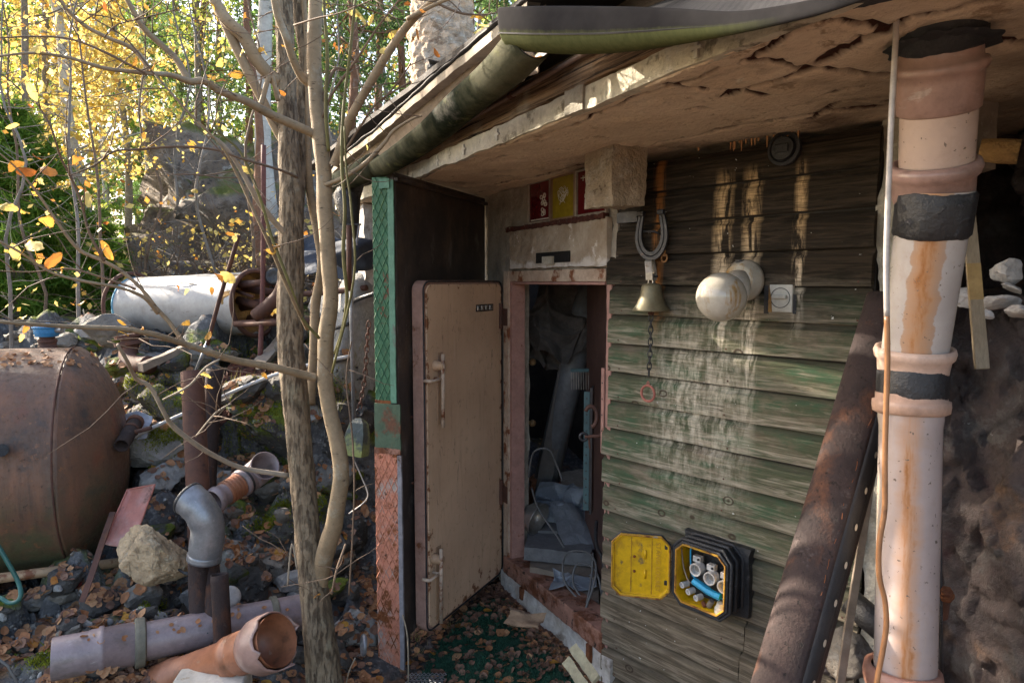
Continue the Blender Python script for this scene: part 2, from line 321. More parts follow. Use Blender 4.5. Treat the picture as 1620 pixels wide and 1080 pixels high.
M['stonedark'] = mk('dark_slate_stone', (.085, .076, .068), (.050, .045, .042), 6, [((.17, .165, .155), 8, .58, .7, (1, 1, 3)), ((.07, .045, .03), 5, .6, .7)], rough=.75, bump=.9, bsc=30, dist=.02)
M['stonemoss'] = mk('mossy_stone', (.12, .12, .115), (.07, .07, .07), 5, [((.22, .22, .21), 8, .56, .68, (1, 1, 2)), ((.12, .15, .015), 3.5, .48, .56, None, .5)], rough=.95, bump=.9, bsc=40, dist=.02)
M['tanstone'] = mk('tan_broken_concrete', (.54, .40, .25), (.42, .30, .185), 5, [((.26, .19, .12), 7, .55, .66, (3, 1, 1), -.6), ((.60, .50, .36), 12, .58, .66, None, .4), ((.34, .33, .14), 4, .66, .74, None, 0)], rough=.95, bump=1.0, bsc=45, dist=.015)
M['whiterock'] = mk('white_mineral_rubble', (.55, .54, .55), (.40, .39, .40), 9, [((.2, .18, .17), 8, .6, .7)], rough=.9, bump=.7, bsc=40)
M['turf'] = mk('green_artificial_turf', (.010, .060, .033), (.008, .042, .025), 8, [((.03, .03, .02), 5, .55, .7)], rough=.8, bump=.6, bsc=200, dist=.01)
M['paper'] = mk('white_plastic_sheet', (.26, .28, .31), (.20, .22, .25), 4, [((.3, .28, .26), 9, .62, .72, None, 0)], rough=.4, bump=.3, bsc=9, dist=.02)
M['dirtyfab'] = mk('dirty_grey_fabric', (.13, .11, .10), (.09, .08, .075), 6, [], rough=.9, bump=.3)
M['tray'] = mk('faded_red_plastic', (.48, .17, .13), (.52, .24, .20), 3, [((.55, .36, .33), 3, .52, .7, None, 0), ((.16, .09, .07), 8, .6, .7, None, 0)], rough=.45, bump=.1)
M['cardboard'] = mk('torn_brown_cardboard', (.34, .22, .14), (.28, .18, .11), 6, [((.16, .10, .07), 9, .58, .68)], rough=.9, bump=.4)
M['wire'] = mk('thin_wire', (.10, .10, .095), (.06, .06, .06), 9, [], rough=.5, bump=.1)
M['foam'] = mk('yellow_insulation', (.45, .27, .10), (.32, .18, .07), 8, [((.12, .09, .05), 6, .55, .65)], rough=1, bump=1, bsc=30, dist=.03)
M['duct'] = mk('grey_duct_pipe', (.23, .235, .25), (.17, .175, .19), 3, [((.10, .09, .085), 6, .58, .7, None, 0)], rough=.5, bump=.15)
M['teal'] = mk('teal_painted_steel', (.05, .11, .12), (.04, .09, .10), 9, [((.15, .07, .04), 15, .6, .68)], rough=.5, bump=.2)
M['bark'] = mk('aspen_bark', (.27, .205, .135), (.21, .155, .10), 5, [((.13, .085, .052), 8, .50, .66, (9, 9, 1.6), -.8), ((.33, .29, .20), 9, .57, .70, None, 0), ((.08, .05, .035), 14, .60, .68, (5, 5, 1.0), -.5)], rough=.9, bump=1.0, bsc=40, dist=.012)
M['barkyoung'] = mk('smooth_olive_bark', (.32, .235, .145), (.24, .175, .105), 6, [((.10, .065, .04), 5, .60, .66, (5, 5, 22), -.3), ((.38, .35, .27), 8, .58, .7, None, 0)], rough=.75, bump=.4, bsc=60, dist=.006)
M['twig'] = mk('brown_twig', (.20, .13, .085), (.13, .085, .055), 6, [], rough=.75, bump=.3)
M['twiggreen'] = mk('olive_green_shoot', (.17, .15, .045), (.13, .11, .04), 6, [], rough=.7, bump=.2)
M['deadtwig'] = mk('pale_dead_twig', (.36, .30, .23), (.27, .22, .16), 6, [], rough=.8, bump=.3)
M['birch'] = mk('birch_bark', (.56, .54, .50), (.44, .42, .39), 4, [((.07, .06, .055), 5, .60, .66, (1, 1, 4), -.2), ((.20, .17, .14), 2, .62, .7, None, 0)], rough=.8, bump=.3)
M['greybark'] = mk('grey_forest_bark', (.26, .23, .20), (.18, .155, .135), 6, [((.26, .25, .23), 6, .6, .68)], rough=.9, bump=.7, st=(2, 2, 1))
M['pinebark'] = mk('red_pine_bark', (.26, .13, .075), (.17, .085, .055), 7, [((.30, .22, .19), 6, .58, .68)], rough=.9, bump=.8)
def leafmat(name, c1, c2, sc_=3.0, tr=.5, rough=.6):
    t = NT(name); g = t.n('ShaderNodeNewGeometry'); oi = t.n('ShaderNodeObjectInfo')
    r = t.mth('FRACT', t.mth('ADD', g.outputs['Random Per Island'], oi.outputs['Random']))
    co = t.coords(); f = t.noise(co, 60, 3)
    col = t.mix(r, c1, c2); col = t.mix(t.rng(f, .45, .75, 0, .5), col, tuple(x * .4 for x in c1))
    t.finish(col, rough, f, .2, .003, 0, .3)
    tl = t.n('ShaderNodeBsdfTranslucent'); t.l(col, tl.inputs[0]); mx = t.n('ShaderNodeMixShader'); mx.inputs[0].default_value = tr
    t.l(t.b.outputs[0], mx.inputs[1]); t.l(tl.outputs[0], mx.inputs[2]); t.l(mx.outputs[0], t.out.inputs[0]); return t.m
M['lf_yel'] = leafmat('yellow_birch_leaf', (.62, .40, .07), (.78, .66, .25))
M['lf_or'] = leafmat('orange_brown_leaf', (.42, .14, .035), (.66, .38, .07), tr=.4)
M['lf_dead'] = leafmat('fallen_leaf', (.30, .12, .05), (.46, .25, .13), tr=.15, rough=.7)
M['lf_deaddark'] = leafmat('dull_fallen_leaf', (.14, .065, .042), (.25, .14, .095), tr=.08, rough=.75)
M['lf_spruce'] = leafmat('spruce_needles', (.09, .21, .03), (.27, .40, .065), tr=.55)
M['lf_pine'] = leafmat('pine_needles', (.075, .15, .055), (.15, .24, .07), tr=.5)
M['lf_lime'] = leafmat('lime_green_leaf', (.22, .30, .05), (.45, .48, .10), tr=.6)
M['grassy'] = leafmat('dry_grass', (.16, .17, .04), (.33, .26, .12), tr=.3)
M['mossm'] = leafmat('cushion_moss', (.15, .18, .012), (.30, .32, .03), tr=.25, rough=.95)
# ================================================================== GROUND
CP = [(0, 2, -.15), (.5, 2, -.15), (1, 1.5, -.1), (1.5, 2, 0), (0, 3, -.12), (0, 3.6, -.09), (-.3, 3.9, -.05), (-.6, 3.2, -.12), (-.5, 2.4, -.12),
      (.4, 2.9, -.12), (-.9, 2.2, .0), (-1.6, 2.2, .12), (-2.2, 2.2, .18), (-1.8, 2.6, .18), (-1.0, 2.9, .03), (-2.16, 3.3, .17), (-2.9, 3.8, .12), (-1.2, 3.5, .22),
      (-.93, 3.9, .10), (-1.33, 3.9, .38), (-1.97, 4.1, .38), (-1.0, 4.3, .50), (-1.69, 4.4, .72), (-2.4, 4.5, .72), (-1.83, 4.8, 1.02), (-2.8, 4.9, 1.0),
      (-1.08, 4.6, .98), (-1.2, 5.2, 1.38), (-.75, 4.6, .6), (-.75, 5.2, 1.2), (-2.2, 5.2, 1.33), (-3.9, 5.5, 1.25), (-3.97, 7, 1.42), (-6.7, 9, 1.4), (-3, 6.2, 1.38), (-1.7, 6, 1.42),
      (-6, 4, 1.0), (-6, 2, .8), (-4, 2, .4), (-4, 3.9, .3), (-4, 0, .3), (0, 0, -.12), (0, -4, -.1), (-5, -4, .3), (4, -4, 0), (4, 0, .2),
      (1.8, 2.2, -.2), (2.5, 3, -.1), (1.6, 1.4, -.2), (2.2, 1.4, -.2), (3, 1, -.1), (2.0, .4, -.1), (3.4, 3, .0), (.6, 4.5, -.1), (1.2, 4, -.1), (.2, 5.4, -.1), (0, 4.9, -.1), (0, 7.0, .4), (1, 8, 1.0), (4, 8, 1.4), (-1.5, 8, 1.45),
      (-10, 15, 1.35), (0, 15, 1.6), (10, 15, 1.6), (-16, 6, 1.3), (14, 4, 1.2), (0, -14, 0), (-12, -6, .6)]
P_ = np.array(CP, float); nP = len(P_)
def _phi(r): return r * r * np.log(r + 1e-9)
_K = _phi(np.linalg.norm(P_[:, None, :2] - P_[None, :, :2], axis=2)) + np.eye(nP) * .02
_Q = np.hstack([np.ones((nP, 1)), P_[:, :2]])
_S = np.linalg.solve(np.block([[_K, _Q], [_Q.T, np.zeros((3, 3))]]), np.concatenate([P_[:, 2], np.zeros(3)]))
def hbase(x, y):
    xc, yc = max(-16, min(14, x)), max(-12, min(15, y))
    r = np.hypot(P_[:, 0] - xc, P_[:, 1] - yc)
    return float(_S[:nP] @ _phi(r) + _S[nP] + _S[nP + 1] * xc + _S[nP + 2] * yc)
def bankness(x, y):
    """1 on the rocky bank, 0 on the level ground before the door and in the forest"""
    b = min(1, max(0, (-.75 - x + (y - 3.2) * .12) / .5)) * min(1, max(0, (y - 2.6) / .8)) * min(1, max(0, (7 - y) / 1.5))
    return b
def hgt(x, y):
    h = hbase(x, y); b = bankness(x, y); p = V((x, y, 0))
    n = noise.noise(p * 1.7) * .5 + noise.noise(p * 4.1 + V((7, 3, 0))) * .3
    cr = noise.voronoi(V((x * 2.3 + y * .8, y * 2.6, h * 2)))[0]; cr2 = noise.voronoi(V((x * 5 + 3, y * 5.5, 0)))[0]
    rough = n * .24 + (min(cr[1] - cr[0], .45) - .25) * .34 + facet(V((x, y, h * .6)), 1.9, .75, .22) + facet(V((x + 3, y, h * .4)), 5.5, .7, .22) * .9 + noise.noise(p * 22) * .02
    far = min(1, max(0, (math.hypot(x, y) - 9) / 10))
    dw = (V((x, y, 0)) - A0).dot(nA)
    soft = .012 * noise.noise(p * 6) + .008 * noise.noise(p * 19) + (.02 * noise.noise(p * 3))
    return h + b * rough + (1 - b) * soft + far * 1.2 * noise.noise(p * .11)
def axis_pts(lo, hi, d, out, g=1.16):
    a = list(np.arange(lo, hi + 1e-6, d)); s = d; x = hi; up = []
    while x < out: s *= g; x += s; up.append(x)
    s = d; x = lo; dn = []
    while x > -out: s *= g; x -= s; dn.append(x)
    return dn[::-1] + a + up
xs = axis_pts(-4.4, 1.2, .032, 300); ys = axis_pts(1.6, 7.2, .032, 300)
vs = [V((x, y, hgt(x, y))) for y in ys for x in xs]; nx = len(xs)
gm = MB(); gm.add(vs, [(j * nx + i, j * nx + i + 1, (j + 1) * nx + i + 1, (j + 1) * nx + i) for j in range(len(ys) - 1) for i in range(nx - 1)])
t = NT('forest_ground'); co = t.coords(rand=False); ge = t.n('ShaderNodeNewGeometry'); sx = t.n('ShaderNodeSeparateXYZ'); t.l(ge.outputs['Normal'], sx.inputs[0]); sp = t.n('ShaderNodeSeparateXYZ'); t.l(ge.outputs['Position'], sp.inputs[0])
n1 = t.noise(co, 4, 8, .65); n2 = t.noise(co, 28, 8, .7); n3 = t.noise(co, 110, 4, .6); v1 = t.vor(co, 26, 'F1', 0); vc = t.vor(co, 34, 'F1', 1)
rock = t.mix(t.rng(n1, .35, .65), (.045, .045, .048), (.12, .118, .12)); rock = t.mix(t.rng(n2, .5, .72), rock, (.24, .24, .235))
bw = t.n('ShaderNodeSeparateColor'); t.l(vc, bw.inputs[0])
lit = t.mix(bw.outputs[0], (.045, .028, .018), (.15, .07, .035)); lit = t.mix(t.mth('GREATER_THAN', bw.outputs[1], .88), lit, (.33, .18, .07)); lit = t.mix(t.mth('GREATER_THAN', bw.outputs[2], .7), lit, (.03, .024, .020))
moss = t.mix(t.rng(n2, .35, .6), (.055, .080, .008), (.13, .16, .014))
flat = t.rng(t.mth('ADD', sx.outputs[2], t.mth('MULTIPLY', n1, .6)), 1.17, 1.30)
col = t.mix(flat, rock, lit)
mo = t.rng(t.mth('ADD', t.noise(co, 2.3, 7, .6), t.mth('MULTIPLY', sx.outputs[2], .08)), .57, .66)
mo = t.mth('MULTIPLY', mo, t.rng(sp.outputs[2], .15, .45)); col = t.mix(mo, col, moss)
far_ = t.rng(sp.outputs[1], 6.5, 9); col = t.mix(far_, col, t.mix(t.rng(n1, .4, .6), (.10, .075, .02), (.05, .085, .02)))
hh = t.mth('ADD', t.mth('MULTIPLY', n2, .8), t.mth('MULTIPLY', bw.outputs[0], .25)); hh = t.mth('ADD', hh, t.mth('MULTIPLY', mo, .3))
M['ground'] = t.finish(col, .92, hh, 1.0, .025)
struct(gm.build('ground', M['ground'], smooth=True, base=(0, 0, 0)))
SOL_V = list(gm.v); SOL_F = list(gm.f)
def solid(mb):
    k = len(SOL_V); SOL_V.extend(mb.v); SOL_F.extend(tuple(i + k for i in f) for f in mb.f)

# ------------------------------------------------------------------ rock face beside the siding
t = NT('brown_rock_face'); co = t.coords(rand=False); n1 = t.noise(co, 2.2, 9, .65, .6); n2 = t.noise(co, 9, 9, .7); n3 = t.noise(co, 60, 6, .7)
col = t.mix(t.rng(n1, .38, .62), (.040, .028, .028), (.095, .066, .060)); strk = t.noise(t.coords((7, 7, .7), rand=False), 1.6, 7, .65); col = t.mix(t.rng(strk, .54, .66, 0, .75), col, (.035, .020, .022)); col = t.mix(t.rng(strk, .40, .30, 0, .6), col, (.12, .075, .05)); col = t.mix(t.rng(n2, .52, .66), col, (.10, .092, .09)); col = t.mix(t.rng(t.noise(co, 3.3, 8, .6), .58, .68), col, (.15, .075, .035))
col = t.mix(t.rng(t.noise(co, 2.6, 5, .5, 1.5), .60, .66), col, (.055, .022, .024)); col = t.mix(t.rng(t.noise(co, 5, 9, .75), .58, .62, 0, .7), col, (.15, .135, .125)); col = t.mix(t.rng(t.noise(co, 22, 8, .7), .67, .71), col, (.42, .41, .40)); ed_ = t.n('ShaderNodeTexVoronoi', feature='DISTANCE_TO_EDGE'); t.l(co, ed_.inputs[0]); ed_.inputs['Scale'].default_value = 2.6; col = t.mix(t.rng(ed_.outputs[0], .05, .0, 0, .7), col, (.03, .02, .02)); col = t.mix(t.rng(n3, .35, .7, 0, .5), col, (.03, .028, .028))
M['rockface'] = t.finish(col, .68, t.mth('ADD', n2, t.mth('MULTIPLY', n3, .35)), 1.0, .02, 0, .45)
RP = [V((1.18, 2.62, 0)), V((1.24, 2.32, 0)), V((1.345, 2.10, 0)), V((1.50, 1.80, 0)), V((1.74, 1.35, 0)), V((1.98, .7, 0)), V((2.0, -.6, 0))]
def rp(u):
    q = u * (len(RP) - 1); i = min(int(q), len(RP) - 2); return RP[i].lerp(RP[i + 1], q - i)
def rockdisp(p, a=1):
    v = noise.voronoi(p * 1.9 + V((.3, 2, 1)))[0]; v2 = noise.voronoi(p * 5.5)[0]
    return a * (facet(p, 1.3, .42, .05, (1, 1, .6)) + facet(p + V((3, 3, 3)), 3.6, .30, .03, (1, 1, .55)) + facet(p, 11, .35, .03) + noise.noise(p * 2.5) * .05 + noise.noise(p * 14) * .008 + noise.noise(p * 33) * .005)
rf = MB()
def f1(u, v):
    p = rp(u); z = -.4 + v * 2.15; out = V((.80, .6, 0)); q = p + Z * z + out * (max(0, v - .25) ** 1.5) * .26
    return q - out * rockdisp(q)
rf.grid(f1, 150, 110)
def f2(u, v):     # ledge going back
    p = rp(u); out = V((.80, .6, 0)); q = p + Z * 1.75 + out * .169; e = q - out * rockdisp(q)
    r_ = e + out * v * .55 + Z * (.03 * v); return r_ + Z * noise.noise(r_ * 7) * .05 * min(1, v * 6)
rf.grid(f2, 150, 26)
def f3(u, v):
    p = rp(u); out = V((.80, .6, 0)); q = p + Z * (1.72 + v * .75) + out * (.74 + .05 * v - .12 * sin(v * pi)); return q - out * rockdisp(q, 1.3)
rf.grid(f3, 130, 40)
struct(rf.build('rock_face', M['rockface'], smooth=True, base=(1.4, 2.1, -.4)))

# big outcrop behind the drum
def outcrop(name, c, size, seed, mat, lean=None):
    m = MB(); m.rock(V(c), size, seed, 5, .07, rot=lean or Quaternion((1, 0, 0, 0)))
    for i, p in enumerate(m.v):
        q = noise.voronoi(p * 1.3)[0]; q2 = noise.voronoi(V((p.x, p.y, p.z * .6)) * 3.2)[0]; m.v[i] = p + (p - V(c)).normalized() * ((q[1] - q[0]) * .20 + facet(p, .9, .7, .2, (1, 1, .7)) + facet(p, 2.6, .7, .2, (1, 1, .6)) + facet(p, 7, .6, .15))
    solid(m); return struct(m.build(name, mat, smooth=True))
t = NT('dark_lichen_rock'); co = t.coords(rand=False); n1 = t.noise(co, 1.2, 9, .65); n2 = t.noise(co, 7, 9, .7)
col = t.mix(t.rng(n1, .4, .6), (.12, .095, .078), (.24, .20, .165)); col = t.mix(t.rng(n2, .58, .66), col, (.40, .40, .38)); col = t.mix(t.rng(t.noise(co, 16, 6, .7), .52, .66), col, (.06, .055, .055)); col = t.mix(t.rng(t.noise(co, 2, 6, .6), .55, .62), col, (.10, .075, .055))
ge = t.n('ShaderNodeNewGeometry'); sx = t.n('ShaderNodeSeparateXYZ'); t.l(ge.outputs['Normal'], sx.inputs[0])
col = t.mix(t.rng(t.mth('ADD', sx.outputs[2], n1), 1.15, 1.4), col, (.085, .10, .018)); M['lichenrock'] = t.finish(col, .9, n2, 1.0, .05)
outcrop('rock_outcrop', (-3.5, 9.2, 1.95), (2.6, 1.4, 1.45), 11, M['lichenrock'], Quaternion((0, 1, 0), radians(-24)))
outcrop('rock_outcrop', (-2.2, 8.9, 2.0), (1.9, 1.2, 1.40), 12, M['lichenrock'])
outcrop('rock_outcrop', (-1.15, 6.1, 1.35), (.62, .5, .42), 19, M['stonemoss'])

# ================================================================== BUNKER
bk = thing('bunker', tuple(WA(.5, 0, -.12)), 'low concrete bunker with flaking green board siding, open steel doors and a sagging felted roof', 'bunker')
# --- masonry wall round the doorway (opening s .11..1.095, z .03..1.84)
ZB, ZT, ZC = .03, 1.86, 2.33
wl = MB()
wl.rect_dense(WA(-2.6, 0, -.3), dA * 2.68, nA * -.14, Z * 2.63, .045)
wl.rect_dense(WA(.08, 0, -.3), dA * 1.07, nA * -.14, Z * .33, .03)
wl.rect_dense(WA(.08, 0, ZT), dA * 1.07, nA * -.14, Z * .47, .03)
wl.jitter(.010, 9, .004)
wl.build('masonry_wall', M['concrete'], bk)
# rougher whitish mortar strip near the hinge, and lintel
m = MB(); m.rect_dense(WA(.155, .002, ZT + .012), dA * .96, nA * .028, Z * .215, .02); m.jitter(.005, 14, .003)
t = NT('streaked_lintel'); co = t.coords(rand=False); cs = t.coords((9, 9, .8), rand=False); n = t.noise(co, 22, 8, .7); s1 = t.noise(cs, 3, 8, .7)
col = t.mix(t.rng(t.noise(co, 7, 9, .7), .38, .62), (.30, .225, .16), (.46, .38, .30)); col = t.mix(t.rng(s1, .55, .7, 0, .4), col, (.22, .16, .11)); col = t.mix(t.rng(t.noise(co, 11, 8, .7), .60, .64), col, (.62, .56, .50)); tc = t.n('ShaderNodeTexCoord'); sx = t.n('ShaderNodeSeparateXYZ'); t.l(tc.outputs['Object'], sx.inputs[0])
col = t.mix(t.rng(t.mth('ADD', sx.outputs[2], t.mth('MULTIPLY', t.noise(co, 9, 6), .16)), 2.115, 2.085), col, (.60, .55, .51)); M['lintel'] = t.finish(col, .92, t.mth('ADD', n, t.noise(co, 11, 8, .7)), 1.0, .014)
m.build('lintel', M['lintel'], bk)
m = MB(); m.obox(WA(.47, .0305, 1.895), dA * .34, nA * .004, Z * .055); m.build('slot', mk('black_void', (.006, .005, .005), (.01, .008, .007), rough=1), bk)
m = MB(); m.obox(WA(.56, .031, 1.888), dA * .10, nA * .018, Z * .04); m.build('slot_chip', M['slab'], bk)
# rusted angle iron under the coloured glass
m = MB(); m.rect_dense(WA(.12, .012, 2.083), dA * .98, nA * .03, Z * .024, .014); m.jitter(.007, 40, .003); m.build('angle_iron', mk('flaking_rust', (.10, .025, .016), (.05, .015, .012), 30, [((.36, .28, .20), 20, .58, .64)], rough=.9, bump=1, bsc=90), bk)
# glass panels
gl = [((841, 873), 'darkred', 'dark red glass panel with a painted reflection, beside the hinge'), ((877, 912), 'olivegl', 'olive yellow glass panel with a scribbled flower'), ((917, 962), 'darkred', 'dark red glass panel partly behind the corbel')]
for k, ((x0, x1), mt, lb) in enumerate(gl):
    s0 = inA(x0, 330, .004)[0]; s1 = inA(x1, 330, .004)[0]
    g = MB(); g.obox(WA(s0, .006, 2.118), dA * (s1 - s0), nA * .01, Z * .205); g_ = g.build('glass_panel', M[mt], bk, bevel=.003); g_['label'] = lb
    f = MB()
    for (a, b, c, d) in ((s0 - .014, 2.108, s1 - s0 + .028, .011), (s0 - .014, 2.322, s1 - s0 + .028, .007)): f.obox(WA(a, .004, b), dA * c, nA * .02, Z * d)
    f.obox(WA(s0 - .014, .004, 2.119), dA * .012, nA * .02, Z * .203); f.obox(WA(s1 + .002, .004, 2.119), dA * .012, nA * .02, Z * .203)
    f.build('panel_frame', M['concrete'] if k != 1 else mk('brown_frame', (.25, .15, .10), (.2, .12, .08)), g_)
    r = random.Random(k + 3); d = MB(); cx = (s0 + s1) / 2; cz = 2.235 if k == 1 else 2.19
    if k == 0:  # white rings and bar paint the reflection in this pane
        for j in range(16): p = WA(cx + .04 + r.uniform(-.02, .03), .0175, 2.15 + r.uniform(0, .11)); d.tube([p + dA * .012 * cos(q) + Z * .010 * sin(q) for q in np.linspace(0, 6, 9)], .0022, 4)
        d.obox(WA(s0 + .02, .0165, 2.125), dA * (s1 - s0 - .03), nA * .003, Z * .006)
    else:
        for j in range(9):
            a = j * .7; c = WA(cx + .028 * cos(a), .018, cz + .022 * sin(a)); rr = .016 + .006 * r.random()
            d.tube([c + dA * rr * 1.3 * cos(q + a) + Z * rr * .8 * sin(q * 1.3) for q in np.linspace(0, 6.3, 14)], .0012, 4)
        d.tube([WA(cx - .03, .018, cz - .05), WA(cx - .01, .018, cz - .02), WA(cx + .02, .018, cz - .045)], .0012, 4)
        if k == 2: d.tube([WA(s0 + .03, .018, 2.29), WA(s0 + .09, .018, 2.29)], .0016, 4); d.tube([WA(s0 + .05, .018, 2.30), WA(s0 + .05, .018, 2.275)], .0016, 4)
    tag(d.build('drawing_and_glint', M['doodle_glint'], g_), kind='stuff')
# --- steel door frame
fr = MB().rect_dense(WA(.058, .0, .035), dA * .062, nA * .022, Z * 1.825, .03); fr.jitter(.003, 20); fr.build('frame_edge', M['cream_rust'], bk)
fr = MB().rect_dense(WA(.121, .012, .14), dA * .025, nA * -.085, Z * 1.66, .03); fr.jitter(.002, 20); fr.build('door_jamb', M['pink'], bk)
fr = MB().rect_dense(WA(.121, .018, 1.80), dA * .97, nA * -.12, Z * .058, .03); fr.jitter(.002, 20); fr.build('door_head', M['cream_rust'], bk)
fr = MB().obox(WA(.146, .010, 1.783), dA * .93, nA * -.10, Z * .016); fr.build('head_rebate', M['pink'], bk, bevel=.004)
fr = MB().rect_dense(WA(1.095, .012, .03), dA * .036, nA * -.12, Z * 1.825, .02); fr.jitter(.004, 30, .002); fr.build('door_jamb', M['pink'], bk)
fr = MB().rect_dense(WA(.07, .034, .035), dA * 1.045, nA * -.16, Z * .105, .016); fr.jitter(.003, 25, .002); fr.build('door_sill', M['pinkrust'], bk, bevel=.006)
pl = MB().rect_dense(WA(.03, .028, -.25), dA * 1.15, nA * -.10, Z * .282, .022); pl.jitter(.010, 12, .004); pl.build('plinth', M['plaster'], bk)
for s_, dz in ((.30, .07), (1.0, .09)):
    b_ = MB().rect_dense(WA(s_, .044, .035 - dz), dA * .03, nA * -.02, Z * dz, .01); b_.jitter(.003, 40); b_.build('anchor_strap', M['rust_orange'], bk)
for z_ in (.45, 1.52):
    h_ = MB().tube([WA(.045, .035, z_), WA(.045, .035, z_ + .15)], .013, 12); h_.obox(WA(.05, .022, z_ + .02), dA * .06, nA * .006, Z * .1); h_.build('hinge', M['rust'], bk)
# strip with holes on the inner side of the near jamb
h_ = MB().obox(WA(1.07, .014, 1.0), dA * .022, nA * .006, Z * .40); h_ = h_.build('perforated_strip', M['pink'], bk)
d = MB()
for j in range(5): d.lathe([(0, 0), (.004, 0), (.004, .001)], WA(1.08, .0205, 1.03 + j * .075), nA, 8)
d.build('bolt_hole', M['boxblack'], h_)
# inner steel door standing open into the room
i0, i1 = WA(1.085, -.13, .06), V((.455, 4.15, .06))
dv = (i1 - i0); dv.z = 0; dn = V((dv.y, -dv.x, 0)).normalized()
fr = MB().obox(i0, dv, dn * .03, Z * 1.74); ind = fr.build('inner_door', M['inner'], bk, bevel=.004)
# --- room behind the doorway
rm = MB()
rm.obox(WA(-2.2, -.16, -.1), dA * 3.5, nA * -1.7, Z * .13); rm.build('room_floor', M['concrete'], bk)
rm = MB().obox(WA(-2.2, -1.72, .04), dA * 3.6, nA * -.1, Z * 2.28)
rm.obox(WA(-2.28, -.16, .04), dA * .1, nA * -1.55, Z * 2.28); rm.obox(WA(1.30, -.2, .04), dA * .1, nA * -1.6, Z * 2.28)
rm.build('room_wall', mk('dark_room_wall', (.07, .055, .045), (.04, .033, .03), 5), bk)  # walls given a near-black brown base colour
# --- board siding: every plank a part
us = {k: inB(px, py)[0] for k, (px, py) in {'s1': (1150, 300), 's1b': (1195, 300), 's2': (1272, 300), 'orange': (1048, 300), 's3': (1075, 600), 's4': (1125, 640)}.items()}
UE = inB(1390, 330)[0]; PH = .1305; zt = 2.302
t = NT('weathered_siding'); uvn = t.n('ShaderNodeUVMap'); sx = t.n('ShaderNodeSeparateXYZ'); t.l(uvn.outputs[0], sx.inputs[0]); U, Wv = sx.outputs[0], sx.outputs[1]
oi = t.n('ShaderNodeObjectInfo'); cb = t.n('ShaderNodeCombineXYZ'); t.l(oi.outputs['Random'], cb.inputs[2])
def uvmap(su, sv, z=0):
    mp = t.n('ShaderNodeMapping'); mp.inputs['Scale'].default_value = (su, sv, 1); t.l(uvn.outputs[0], mp.inputs[0]); va = t.n('ShaderNodeVectorMath', operation='ADD'); t.l(mp.outputs[0], va.inputs[0])
    sc_ = t.n('ShaderNodeVectorMath', operation='SCALE'); t.l(cb.outputs[0], sc_.inputs[0]); sc_.inputs[3].default_value = z; t.l(sc_.outputs[0], va.inputs[1]); return va.outputs[0]
def band(x, c, w_): return t.rng(t.mth('ABSOLUTE', t.mth('SUBTRACT', x, c)), w_, w_ * .25)
grain = t.noise(uvmap(1.9, 24, 30), 2.2, 8, .66, 1.2); grain2 = t.noise(uvmap(9, 110, 30), 1.5, 5, .65, .6); fr_ = t.mth('FRACT', t.mth('DIVIDE', t.mth('SUBTRACT', zt + .0, Wv), PH)); big = t.noise(uvmap(2.2, 4.5, 20), 1.6, 5, .6); patch = t.noise(uvmap(5, 12, 9), 1.5, 8, .7)
kn = t.n('ShaderNodeTexVoronoi', feature='F1'); t.l(uvmap(6.2, 8.5, 11), kn.inputs[0]); kn.inputs['Scale'].default_value = 1.0; ksel = t.n('ShaderNodeSeparateColor'); t.l(kn.outputs[1], ksel.inputs[0]); ksl = t.mth('GREATER_THAN', ksel.outputs[0], .80)
knot = t.mth('MULTIPLY', t.mth('MAXIMUM', t.rng(kn.outputs[0], .05, .09, 1, 0), t.rng(t.mth('ABSOLUTE', t.mth('SUBTRACT', kn.outputs[0], .14)), .012, .03, .8, 0)), ksl); kring = t.mth('MULTIPLY', t.rng(kn.outputs[0], .10, .32, 1, 0), ksl)
wood = t.mix(t.rng(grain, .36, .64), (.115, .09, .062), (.23, .185, .135)); wood = t.mix(t.rng(t.mth('ABSOLUTE', t.mth('SUBTRACT', t.mth('FRACT', t.mth('MULTIPLY', kn.outputs[0], 14)), .5)), .2, .5, 0, .5) if False else t.mth('MULTIPLY', kring, .45), wood, (.16, .115, .08))
# green stain in the middle rows, grey-brown boards lower, tar-black rows above
gm_ = t.mth('MULTIPLY', t.rng(Wv, .50, .92), t.rng(Wv, 1.90, 1.62)); gk = t.mth('MULTIPLY', t.rng(t.mth('ADD', t.mth('MULTIPLY', big, .55), t.mth('MULTIPLY', patch, .45)), .36, .52), t.mth('ADD', t.mth('MULTIPLY', gm_, 1.0), .12))
gk = t.mth('MULTIPLY', gk, t.rng(grain, .80, .55)); col = t.mix(gk, wood, t.mix(t.rng(grain, .35, .65), (.062, .072, .040), (.105, .112, .068)))
col = t.mix(t.mth('MULTIPLY', t.mth('MULTIPLY', gk, t.rng(t.noise(uvmap(2.6, 9, 15), 1.7, 6, .65), .48, .60)), .72), col, (.040, .100, .052))
low = t.rng(Wv, .85, .45); col = t.mix(t.mth('MULTIPLY', low, t.rng(big, .38, .62, .1, .75)), col, t.mix(t.rng(grain, .4, .6), (.050, .038, .027), (.135, .10, .070)))
bare = t.mth('MULTIPLY', t.rng(t.mth('ADD', t.mth('MULTIPLY', fr_, .30), t.mth('ADD', t.mth('MULTIPLY', grain, .7), t.mth('MULTIPLY', big, .45))), .72, .92), t.rng(fr_, .08, .3)); col = t.mix(t.mth('MULTIPLY', t.mth('MULTIPLY', bare, .8), t.rng(Wv, .5, 1.0, .35, 1)), col, t.mix(t.rng(grain, .35, .7), (.25, .205, .15), (.40, .345, .27)))
col = t.mix(t.mth('MULTIPLY', t.rng(fr_, .22, .02), .75), col, (.035, .030, .022))
